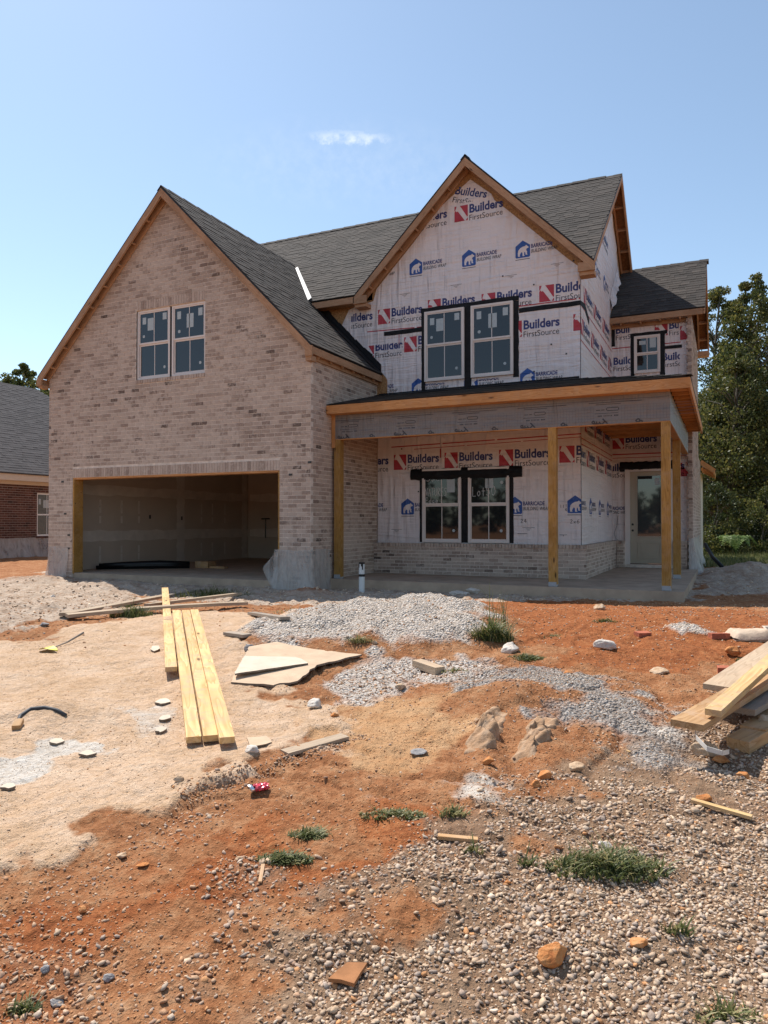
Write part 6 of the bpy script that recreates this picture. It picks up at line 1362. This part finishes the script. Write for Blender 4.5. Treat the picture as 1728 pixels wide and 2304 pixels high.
b = bmesh.new(); bmesh.ops.create_grid(b, x_segments=24, y_segments=14, size=1); up_, dn_ = [], []
me = bpy.data.meshes.new('bag_body'); V = []; 
for v in b.verts:
    x, y = v.co.x, v.co.y; e = max(0.0, (1 - abs(x) ** 4) * (1 - abs(y) ** 4)); z = 0.012 + 0.085 * e ** 0.45 * (1 + 0.5 * float(vnoise(np.array([x * 2.2 + 9]), np.array([y * 2.2]), 3)[0])) + 0.02 * float(vnoise(np.array([x * 6]), np.array([y * 5]), 8)[0]) + (0.05 * max(0, -x - .6))
    v.co = (x * 0.30, y * 0.17, z)
b.to_mesh(me); b.free(); me.materials.append(M['paper']); me.polygons.foreach_set('use_smooth', [True] * len(me.polygons)); link('bag_body', me, bag)
b = MB(); b.box((-.29, -.16, 0), (.29, .16, .012)); b.build('bag_base', M['paper'], bag)
b = MB(); b.poly([(.0, -.13, .105), (.12, -.13, .105), (.12, -.02, .135), (.0, -.02, .135)]); b.build('printed_patch', M['boardw'], bag, fix=False); b = MB()
for i in range(7): b.poly([(.02 + i * .012, -.11, .1145), (.027 + i * .012, -.11, .1145), (.027 + i * .012, -.05, .131), (.02 + i * .012, -.05, .131)])
b.build('printed_bars', M['dark'], bag, fix=False)
p = G(814, 1331); pipe = thing('vent_pipe', (p.x, p.y, p.z), 'white plastic pipe standing in the rubble before the porch, wound with black tape', 'pipe')
b = MB(); b.tube([(0, 0, -0.1), (0, 0, 0.55)], 0.055, 20); b.build('pipe_tube', M['pvc'], pipe, smooth=False)
b = MB(); b.tube([(0, 0, 0.30), (0, 0, 0.345)], 0.058, 20); b.build('tape_band', M['blacktape'], pipe); b = MB(); b.tube([(0, 0, 0.535), (0, 0, 0.565)], 0.058, 20); b.build('tape_band', M['blacktape'], pipe)
for k_, (c_, hh) in enumerate(((-2.2, .07), (-0.9, .11), (-1.2, .05))):
    b = MB(); b.box((0.056 * math.cos(c_) - .01, 0.056 * math.sin(c_) - .004, .54 - hh), (0.056 * math.cos(c_) + .012, 0.056 * math.sin(c_) + .004, .54)); b.build('tape_tail', M['blacktape'], pipe)
# things inside the garage
b = MB(); L_ = [(-6.5, 1.2, .07), (-6.1, 1.6, .11), (-5.4, 2.0, .10), (-5.0, 2.4, .06)]
rl = thing('plastic_roll', (-6.0, 1.8, 0), 'black crumpled plastic roll on the garage floor', 'plastic roll')
for k_, dz in enumerate((0, 0.05)):
    b = MB(); b.tube([(-0.6 + .1 * k_, -0.75, .05 + dz), (-.1, -.25, .075 + dz * .6), (.55, .2, .085 + dz * .7), (1.1, .6, .06 + dz)], [.05, .075, .085, .06], 9); b.build('roll_layer', M['membrane'], rl, smooth=True)
b = MB(); b.box((-4.9, 2.6, 0.0), (-4.5, 2.9, .16)); b.box((-4.45, 2.6, 0.0), (-4.0, 2.75, .05)); tag(b.build('wood_offcut', M['brownwood']), 'dark wood offcuts beside the black roll in the garage', 'offcut')
for k_, x in enumerate((-1.3, -1.05, -0.8)):
    tag(board('leaning_board', (x - 3.0, 5.6 , 0.0), (x - 2.75 , 7.30, 1.5), 0.30, 0.03, M['greywood' if k_ else 'brownwood'], None, (0, -1, 0.4)), ('brown', 'grey', 'dark grey')[k_] + ' board leaning on the back wall inside the garage, ' + ('leftmost', 'middle', 'rightmost')[k_], 'board', 'boards leaning in the garage')
# clear plastic taped round the foot of the brick corners
def drape(path, z0, z1, label, flare=0.10, name='plastic_sheet', n=12, bulge=None):
    b = MB(); rows = []; P = [Vector((*q, 0)) for q in path]; tot = [0]
    for a, c in zip(P, P[1:]): tot.append(tot[-1] + (c - a).length)
    m = max(8, int(tot[-1] / 0.05))
    for k in range(m + 1):
        s_ = tot[-1] * k / m; i = max(q for q in range(len(tot)) if tot[q] <= s_ + 1e-9); i = min(i, len(P) - 2); d = (P[i + 1] - P[i]).normalized(); q = P[i] + d * (s_ - tot[i]); nn = Vector((d.y, -d.x, 0)); row = []
        for r_ in range(n + 1):
            f_ = r_ / n; fl = flare * (1 - f_) ** 1.6 * (0.7 + 0.9 * float(vnoise(np.array([s_ * 3.1 + 5]), np.array([1.0]), 4)[0] + .3)); w_ = 0.02 * float(vnoise(np.array([s_ * 9]), np.array([f_ * 2.5]), 6)[0]) + 0.014
            row.append(q + nn * (fl + w_) + Vector((0, 0, z0 + (z1 - z0 + 0.03 * float(vnoise(np.array([s_ * 4]), np.array([3.]), 9)[0])) * f_)))
        rows.append(row)
    for k in range(m):
        for r_ in range(n): b.poly([rows[k][r_], rows[k + 1][r_], rows[k + 1][r_ + 1], rows[k][r_ + 1]])
    me = b.mesh(name, M['poly'], True, False); bm = bmesh.new(); bm.from_mesh(me); bmesh.ops.remove_doubles(bm, verts=bm.verts, dist=0.0005); bm.to_mesh(me); bm.free(); me.polygons.foreach_set('use_smooth', [True] * len(me.polygons))
    return tag(link(name, me), label, 'plastic sheet', 'clear plastic round the brick footings')
drape([(-0.80, 0.0), (0.0, 0.0), (0.0, 0.70)], -0.2, 0.60, 'cloudy plastic sheet wrapped round the garage corner right of the opening', 0.07)
b = MB(); gr = []
for i_ in range(13):
    f_ = i_ / 12; zt_ = 0.62 - 0.86 * f_; wd_ = 0.02 + 0.36 * min(f_ / 0.38, 1.0) * (1 if f_ < 0.38 else 1 - 0.85 * ((f_ - 0.38) / 0.62) ** 0.85); row = []
    for k_ in range(9): g_ = k_ / 8; row.append((-0.69 - wd_ * g_, -0.025 - 0.10 * math.sin(g_ * 2.4 + f_) * g_ - 0.03 * math.sin(7 * f_ + 3 * g_), zt_ - 0.05 * g_))
    gr.append(row)
for i_ in range(12):
    for k_ in range(8): b.poly([gr[i_][k_], gr[i_][k_ + 1], gr[i_ + 1][k_ + 1], gr[i_ + 1][k_]])
tag(b.build('plastic_sheet', M['poly'], None, True, False), 'loose flap of cloudy plastic sticking out into the garage opening', 'plastic sheet', 'clear plastic round the brick footings')
drape([(-GW, 1.0), (-GW, 0.0), (-6.32, 0.0)], -0.22, 0.56, 'cloudy plastic sheet round the left corner of the garage', 0.12)
drape([(6.262, VR - 0.175), (RR, VR - 0.175), (RR, 11.0)], -0.2, 0.75, 'white plastic sheet hanging at the foot of the right house wall', 0.18)
b = MB(); P0 = Vector((6.62, 9.2, .35)); b.tube([(6.55, 9.6, .55), (6.75, 9.0, .22), (7.0, 8.4, -.02)], 0.05, 8); tag(b.build('drain_pipe', M['membrane'], smooth=True), 'black corrugated drain pipe at the foot of the right wall', 'pipe')

# ------------------------------------------------------------------ the red brick house next door
NX = -15.0
nb = thing('neighbour_house', (NX, 6.0, 0), 'single storey red brick house with grey shingle roof beyond the garage', 'house')
def nbp(o): o.matrix_parent_inverse = nb.matrix_basis.inverted(); return o
class _P: pass
def under(fn):
    before = set(COL.objects); fn()
    for o in set(COL.objects) - before:
        if o.parent is nb: o.matrix_parent_inverse = Matrix.Translation(nb.location).inverted()
def build_neighbour():
    b = MB(); V0, V1 = -2.0, 14.6
    b.box((NX - 0.1, V0, -0.2), (NX - 0.006, 6.25, 2.75)); b.box((NX - 0.1, 7.16, -0.2), (NX - 0.006, V1, 2.75)); b.box((NX - 0.1, 6.25, -0.2), (NX - 0.006, 7.16, 0.655)); b.box((NX - 0.1, 6.25, 2.18), (NX - 0.006, 7.16, 2.75)); b.build('mortar', M['mortar2'], nb)
    it = []
    def iv(z): return [(V0, 6.25), (7.16, V1)] if 0.57 < z < 2.18 else [(V0, V1)]
    brick_wall(it, (NX, 0, 0), (0, 1, 0), (1, 0, 0), iv, -0.15, 2.36); soldiers(it, (NX, 0, 0), (0, 1, 0), (1, 0, 0), V0, V1, 2.37, 0.2, step=0.075); soldiers(it, (NX + 0.02, 0, 0), (0, 1, 0), (1, 0, 0), 6.2, 7.2, 0.575, 0.08, step=0.075)
    lay_pieces(it, 'brick', M['redbrick'], nb, keep=300)
    b = MB(); b.box((NX - 0.002, V0, 2.575), (NX + 0.26, V1 + .2, 2.60)); b.build('soffit', M['cream'], nb); b = MB(); b.box((NX + 0.262, V0, 2.56), (NX + 0.29, V1 + .2, 2.80)); b.build('fascia', M['cream'], nb); b = MB(); b.box((NX + 0.003, V0, 2.44), (NX + 0.03, V1, 2.572)); b.build('frieze_board', M['cream'], nb)
    ex, ez, rx, rz = NX + 0.33, 2.81, -19.6, 6.83; rv = 9.9
    b = MB(); b.prism([(ex, V0, ez), (ex, rv + 4.9, ez), (rx, rv, rz), (rx, V0, rz)], (0, 0, -.03)); b.prism([(ex, rv + 4.9, ez), (rx - 4.9, rv + 4.9, ez), (rx, rv, rz)], (0, 0, -.03)); b.prism([(rx - 5.2, V0, ez), (rx, V0, rz), (rx, rv, rz), (rx - 5.2, rv + 4.9, ez)], (0, 0, -.03)); b.build('roof_deck', M['shingle2'], nb)
    L = math.hypot(ex - rx, rz - ez); ux, uz_ = (rx - ex) / L, (rz - ez) / L; it = []
    shingles(it, (ex, 0, ez), (0, 1, 0), (ux, 0, uz_), (uz_, 0, -ux), lambda s_: [(V0, rv + 4.9 * (1 - s_ / L))], L, base=0.5); lay_pieces(it, 'shingle', M['shingle2'], nb, keep=300)
    b = MB(); b.box((NX - 0.09, 6.251, 0.656), (NX - 0.03, 6.30, 2.179)); b.box((NX - 0.09, 7.11, 0.656), (NX - 0.03, 7.159, 2.179)); b.box((NX - 0.09, 6.30, 2.13), (NX - 0.03, 7.11, 2.179)); b.box((NX - 0.09, 6.30, 0.656), (NX - 0.03, 7.11, 0.71)); b.box((NX - 0.09, 6.30, 1.39), (NX - 0.035, 7.11, 1.44)); f = b.build('window', M['white'], nb)
    f.matrix_parent_inverse = Matrix.Translation(nb.location).inverted()
    for z0, z1 in ((0.71, 1.39), (1.44, 2.13)): b = MB(); b.box((NX - 0.07, 6.30, z0), (NX - 0.062, 7.11, z1)); b.build('pane', M['glass'], f)
    b = MB(); b.box((NX - 0.061, 6.695, 0.71), (NX - 0.057, 6.715, 1.39)); b.box((NX - 0.061, 6.695, 1.44), (NX - 0.057, 6.715, 2.13)); b.build('grid_bar', M['white'], f)
    for y0, z0, y1, z1 in ((6.36, 1.78, 6.45, 1.98), (6.55, 1.66, 6.78, 1.94), (6.9, 1.78, 7.0, 1.98)): b = MB(); b.box((NX - 0.0615, y0, z0), (NX - 0.0605, y1, z1)); b.build('sticker', M['sticker'], f)
under(build_neighbour)
drape([(NX, 11.0), (NX, 2.5)][::-1], -0.15, 0.60, 'cloudy plastic sheet along the foot of the red brick house', 0.25)['group'] = 'clear plastic round the brick footings'

# ------------------------------------------------------------------ grass clumps and weeds
def blades(name, px, py, wpx, n, hgt, label, dry=0.2, lean=0.5, ry=0.45, wd=0.0045, cat='grass clump', grp='grass and weed clumps on the lot'):
    p = G(px, py); r = wpx / F_PX * dep(p) / 2; b = MB(); 
    for i in range(n):
        a, q = rnd.uniform(0, 2 * math.pi), 1.2 * rnd.random() ** 0.72; x, y = q * r * math.cos(a), q * r * ry * math.sin(a); X_, Y_ = x * CY - y * SY, x * SY + y * CY
        z = Gz(p.x + X_, p.y + Y_) - p.z if r > 0.25 and i % 4 == 0 else (z if i % 4 and r > 0.25 else 0)
        h = hgt * rnd.uniform(0.35, 1.0) * (1 - 0.45 * q) * (1.5 if rnd.random() < .08 else 1); an = rnd.uniform(0, 2 * math.pi); ln = h * lean * rnd.uniform(0.3, 1.3) ; dx, dy = math.cos(an) * ln, math.sin(an) * ln; w_ = wd * rnd.uniform(.6, 1.3); sx, sy = -math.sin(an + .6) * w_, math.cos(an + .6) * w_
        tn = min(1, max(0, rnd.gauss(0.4, 0.2) + (0.5 if rnd.random() < dry else 0)))
        P = [(X_ + dx * f_ ** 2, Y_ + dy * f_ ** 2, z + h * (f_ - 0.22 * f_ ** 3 * lean) - 0.01) for f_ in (0, 0.4, 0.75, 1)]; W_ = (1, .85, .55, .08)
        for k in range(3): b.poly([(P[k][0] - sx * W_[k], P[k][1] - sy * W_[k], P[k][2]), (P[k][0] + sx * W_[k], P[k][1] + sy * W_[k], P[k][2]), (P[k + 1][0] + sx * W_[k + 1], P[k + 1][1] + sy * W_[k + 1], P[k + 1][2]), (P[k + 1][0] - sx * W_[k + 1], P[k + 1][1] - sy * W_[k + 1], P[k + 1][2])], 0, tn)
    o = b.build(name, M['grass'], None, fix=False); o.location = p; return tag(o, label, cat, grp)
blades('grass_clump', 298, 1388, 85, 420, 0.24, 'green grass clump in front of the weathered boards', 0.1, 0.6)
blades('grass_clump', 480, 1345, 150, 700, 0.26, 'dark shaded grass behind the lumber, before the garage slab', 0.05, 0.7)
blades('tall_grass', 1108, 1440, 80, 520, 0.30, 'tall dark grass tuft right of the pale gravel mound', 0.15, 0.9, wd=0.006); blades('tall_grass', 1120, 1425, 60, 50, 0.62, 'thin seed stalks rising out of the tall dark tuft', 0.5, 0.35, wd=0.004)
blades('weed_mat', 1182, 1480, 75, 520, 0.07, 'low bright green weeds beside the broken pale rock', 0.05, 1.1, 0.6)
blades('weed_mat', 640, 1932, 105, 700, 0.05, 'flat grass mat nearest the left foreground', 0.25, 1.3, 0.42); blades('weed_mat', 700, 1878, 90, 600, 0.05, 'flat grass mat between the two others on the red clay', 0.3, 1.3, 0.5); blades('weed_mat', 885, 1832, 130, 620, 0.045, 'wide flat grass mat on top of the red clay hump', 0.35, 1.3, 0.35)
blades('grass_clump', 1365, 1958, 240, 1050, 0.13, 'widest grass clump, growing in the grey gravel', 0.3, 0.9, 0.38); blades('grass_clump', 1186, 1950, 42, 60, 0.09, 'small grass sprig left of the widest clump', 0.2, 0.8)
blades('grass_clump', 1360, 1398, 50, 180, 0.07, 'low green tuft on the red clay strip', 0.2, 1.0); blades('weed_mat', 1240, 1430, 110, 420, 0.06, 'pale patch of weeds on gravel right of the tall tuft', 0.5, 1.1, 0.5); blades('grass_clump', 805, 1452, 70, 320, 0.10, 'dry brown grass at the foot of the pale gravel mound', 1.0, 1.2, 0.35)
blades('grass_clump', 1025, 1510, 60, 140, 0.06, 'thin weeds right of the rectangular tan chunk', 0.4, 1.0); blades('grass_clump', 1660, 1492, 14, 26, 0.09, 'single green sprig beside the wide weathered plank', 0.1, 0.7)
blades('grass_clump', 55, 2275, 70, 150, 0.07, 'sparse green blades in the lower left corner', 0.2, 0.9); blades('grass_clump', 1640, 2290, 130, 160, 0.08, 'thin grass sprigs at the bottom right edge', 0.4, 0.9); blades('grass_clump', 1525, 2100, 60, 50, 0.09, 'few long blades right of the smooth oval orange rock', 0.3, 0.8)
blades('grass_clump', 655, 1378, 70, 60, 0.12, 'scattered dry stalks behind the pale gravel mound', 0.9, 0.9); blades('grass_clump', 1020, 1830, 60, 120, 0.07, 'dry wisps right of the wide flat grass mat', 0.9, 1.0); blades('grass_clump', 1065, 1915, 40, 50, 0.07, 'tiny yellowish sprig at the edge of the gravel', 0.6, .9)

# ------------------------------------------------------------------ trees
def leaf_cloud(C_, R_, n, size, tone_lo=0.1, tone_hi=0.9, zflat=0.7):
    """n leaf faces spread through a set of clumps; returns vertices, faces, tones"""
    C_ = np.asarray(C_); R_ = np.asarray(R_); k = nrg.randint(0, len(C_), n); dirs = nrg.normal(size=(n, 3)); dirs /= np.linalg.norm(dirs, axis=1)[:, None]; rad = nrg.uniform(0, 1, n) ** 0.45
    P = C_[k] + dirs * (R_[k] * rad)[:, None] * np.array([1, 1, zflat]); a = nrg.normal(size=(n, 3)); a[:, 2] *= 0.6; a /= np.linalg.norm(a, axis=1)[:, None]; u = nrg.normal(size=(n, 3)); u -= a * (u * a).sum(1)[:, None]; u /= np.linalg.norm(u, axis=1)[:, None]; v = np.cross(a, u); s = size * nrg.uniform(0.6, 1.3, n)[:, None]
    V = np.stack([P - u * s * .5, P + v * s * .32 - u * s * .05, P + u * s * .5, P - v * s * .32 - u * s * .05], 1).reshape(-1, 3); F = np.arange(4 * n).reshape(-1, 4); ct = nrg.uniform(-.18, .18, len(C_)); tn = np.clip(nrg.uniform(tone_lo, tone_hi, n) + ct[k], 0, 1); return V, F, np.repeat(tn, 4)
def tree(name, base, H_, prof, nclump, nleaf, size, label, cat='tree', mat='leaf', trunk=0.16, crown0=0.25, grp='trees behind the house', lean=(0, 0), tones=(0.1, 0.9)):
    base = Vector(base); t_ = thing(name, base, label, cat, grp); b = MB()
    ax = [Vector((lean[0] * f_ ** 1.5 + 0.12 * math.sin(f_ * 7 + H_), lean[1] * f_ ** 1.5 + 0.1 * math.cos(f_ * 5), H_ * 0.97 * f_)) for f_ in (0, .15, .3, .5, .7, .85, 1)]
    b.tube(ax, [trunk, trunk * .9, trunk * .8, trunk * .6, trunk * .38, trunk * .2, trunk * .06], 8); b.build('trunk', M['bark'], t_, smooth=True)
    def axis(f_): 
        x = f_ * 6 if f_ < 0 else 0; i = np.interp(f_, [0, .15, .3, .5, .7, .85, 1], range(7)); k = min(5, int(i)); return ax[k].lerp(ax[k + 1], i - k)
    C_, R_ = [], []; b = MB()
    for i in range(nclump):
        f_ = crown0 + (1 - crown0) * ((i + rnd.random()) / nclump); r = np.interp(f_, [q[0] for q in prof], [q[1] for q in prof]); a = rnd.uniform(0, 2 * math.pi); q = r * rnd.uniform(.45, 1.0); A = axis(f_ - 0.05); c = axis(f_) + Vector((q * math.cos(a), q * math.sin(a), rnd.uniform(-.3, .3)))
        C_.append(tuple(c)); R_.append(max(.28, r * rnd.uniform(.22, .42)))
        if i % 2 == 0 and q > .4: b.tube([A - Vector((0, 0, .3)), A.lerp(c, .5) + Vector((0, 0, .05)), c], [trunk * .25, trunk * .15, .012], 5)
    if b.f: b.build('limb', M['bark'], t_, smooth=True)
    V, F, tn = leaf_cloud(C_, R_, nleaf, size, *tones); me = mesh_np('crown', V, F, {'tone': ('FLOAT', tn)}, M[mat], False); tag(link('crown', me, t_), kind='stuff'); return t_
def gp(px, d): q = at(px, 1177, d); return (q.x, q.y, Gz(q.x, q.y) - 0.1)
POP = [(0, .6), (.15, 1.9), (.4, 2.2), (.65, 1.7), (.85, 1.15), (1, .35)]
for px, d, H_, k_, nl, lb, ln in ((1606, 33, 12.4, 1.0, 5200, 'slender tall tree rising just right of the small roof', (.3, 0)), (1690, 32, 12.3, 1.25, 9500, 'tallest broad tree at right with bright yellow green clumps', (.1, 0)), (1745, 34, 11.6, 1.15, 7000, 'tree half cut by the right picture edge', (-.2, 0)), (1645, 30, 8.6, 1.0, 5200, 'mid height tree between the slender and the tallest tree', (.2, 0)), (1600, 31, 6.6, .9, 3600, 'short bushy tree tucked against the right house wall', (0, 0)), (1725, 29, 6.2, .95, 4200, 'short dark tree in front of the tallest one', (0, 0)), (1840, 33, 10.5, 1.2, 4500, 'tree outside the right edge of the row', (0, 0)), (1660, 36, 10.2, 1.1, 5000, 'tree seen in the gap behind the slender tree', (.1, .2))):
    tree('poplar_tree', gp(px, d), H_, [(a, r * k_) for a, r in POP], 130, int(nl * 2.6), 0.125, lb, crown0=.16 if H_ < 9 else .22, mat='leaf', lean=ln)
bushg = 'bushes along the tree line'
for px, d, H_, r_, nl, lb, mt in ((1608, 27.5, 2.6, 1.0, 2600, 'dark rounded bush right of the house wall', 'leafdark'), (1722, 26.5, 2.4, 1.2, 2800, 'olive bush at the right picture edge', 'leaf'), (1690, 28, 1.5, 1.1, 1800, 'low brownish bush behind the frond plant', 'leafdark'), (1632, 27, 1.0, .8, 1200, 'low leafy bush left of the frond plant', 'leaf'), (1588, 26, 0.9, .6, 900, 'small weedy bush at the foot of the right wall', 'leaf')):
    tree('bush', gp(px, d), H_, [(0, r_ * .8), (.4, r_), (.8, r_ * .7), (1, r_ * .2)], 40, nl * 2, 0.09, lb, 'bush', mt, .04, .05, bushg)
# frond plant
p = Vector(gp(1655, 25.5)); fp = thing('frond_plant', p, 'light green plant with feathery fronds before the dark trees', 'plant'); b = MB()
for i in range(15):
    a = rnd.uniform(0, 2 * math.pi); L_ = rnd.uniform(.7, 1.0); prev = Vector((0, 0, .25)); 
    for k in range(22):
        f_ = (k + 1) / 22; c = Vector((math.cos(a) * L_ * f_ * .8, math.sin(a) * L_ * f_ * .8, .3 + 0.55 * math.sin(f_ * 2.7) * rnd.uniform(.97, 1.03))); d = (c - prev).normalized(); s_ = d.cross(Vector((0, 0, 1))).normalized(); w_ = .15 * math.sin(math.pi * min(1, f_ * .9 + .08)) + .02
        for sg in (-1, 1): b.poly([c, c + s_ * sg * w_ - d * .02 - Vector((0, 0, .03)), c + s_ * sg * w_ + d * .005 - Vector((0, 0, .05)), c + d * .022], 0, rnd.uniform(.2, .9))
        prev = c
b.tube([(0, 0, -.1), (0, 0, .5)], .02, 6); b.build('frond_leaves', M['fern'], fp, fix=False)['kind'] = 'stuff'
# trees far to the left, behind the neighbour's roof
BRD = [(0, 1.0), (.3, 3.0), (.6, 3.1), (.85, 2.0), (1, .5)]
for px, d, H_, nl, lb in ((52, 48, 11.7, 9000, 'leafy tree top above the grey shingle roof'), (112, 47, 10.3, 4500, 'darker tree top between the grey roof and the garage'), (-30, 50, 10.5, 4000, 'tree hidden behind the grey roof ridge'), ):
    tree('broadleaf_tree', gp(px, d), H_, [(a, r * .9) for a, r in BRD], 110, nl * 2, 0.17, lb, crown0=.3, grp='trees behind the next door house')
# dark wood behind the row, and the far wood across the street that the windows mirror
def woods(name, cells, n, size, back=None):
    C_ = [(x, y, z) for x, y, z, r in cells]; R_ = [r for x, y, z, r in cells]; V, F, tn = leaf_cloud(C_, R_, n, size, 0.0, 0.6, 1.0)
    return tag(link(name, mesh_np(name, V, F, {'tone': ('FLOAT', tn)}, M['leafdark'], False)), kind='stuff')
cells = []
for i in range(150):
    px, d = rnd.uniform(1540, 2000), rnd.uniform(38, 44); q = at(px, 1177, d); cells.append((q.x, q.y, rnd.uniform(0.4, 7.5) , rnd.uniform(.9, 1.7)))
woods('woods', cells, 26000, 0.42)
cells = []
for i in range(260): cells.append((rnd.uniform(-90, 110), rnd.uniform(-105, -85), rnd.uniform(0.3, 6.0 + 2.5 * math.sin(i)), rnd.uniform(1.6, 3.0)))
woods('woods', cells, 26000, 1.0)
for i, (px, d, h_) in enumerate(((1622, 37, 8), (1648, 38, 9), (1678, 37.5, 8), (1702, 38, 9), (1718, 37, 7), (1737, 37.5, 9))):
    q = Vector(gp(px, d)); b = MB(); b.tube([(0, 0, 0), (.1, 0, h_ * .5), (.15, .1, h_)], [.15, .12, .06], 7); o = b.build('tree_trunk', M['bark'], None, smooth=True); o.location = q
    tag(o, 'pale bare trunk, number %s from the house in the dark wood' % ('one two three four five six'.split()[i]), 'tree trunk', 'trunks in the dark wood')
# rough grass strip beyond the lot
V_, F_, T_ = [], [], []
n = 9000; px = nrg.uniform(1565, 1800, n); d = nrg.uniform(19.5, 29, n); X = np.zeros(n); Y = np.zeros(n); l = (px - 864) / F_PX * d
X = CAM[0] + l * CY - d * SY; Y = CAM[1] + l * SY + d * CY; Z = Hq(X, Y); h = nrg.uniform(.05, .20, n) * (1 + .8 * (d > 26)); a = nrg.uniform(0, 6.28, n); w_ = 0.012
P0 = np.stack([X - w_ * np.cos(a), Y - w_ * np.sin(a), Z], -1); P1 = np.stack([X + w_ * np.cos(a), Y + w_ * np.sin(a), Z], -1); P2 = np.stack([X + nrg.normal(0, .05, n), Y + nrg.normal(0, .05, n), Z + h], -1)
V = np.stack([P0, P1, P2], 1).reshape(-1, 3); tag(link('meadow_grass', mesh_np('meadow_grass', V, np.arange(3 * n).reshape(-1, 3), {'tone': ('FLOAT', np.repeat(nrg.uniform(.3, 1, n), 3))}, M['grass'], False)), kind='stuff')
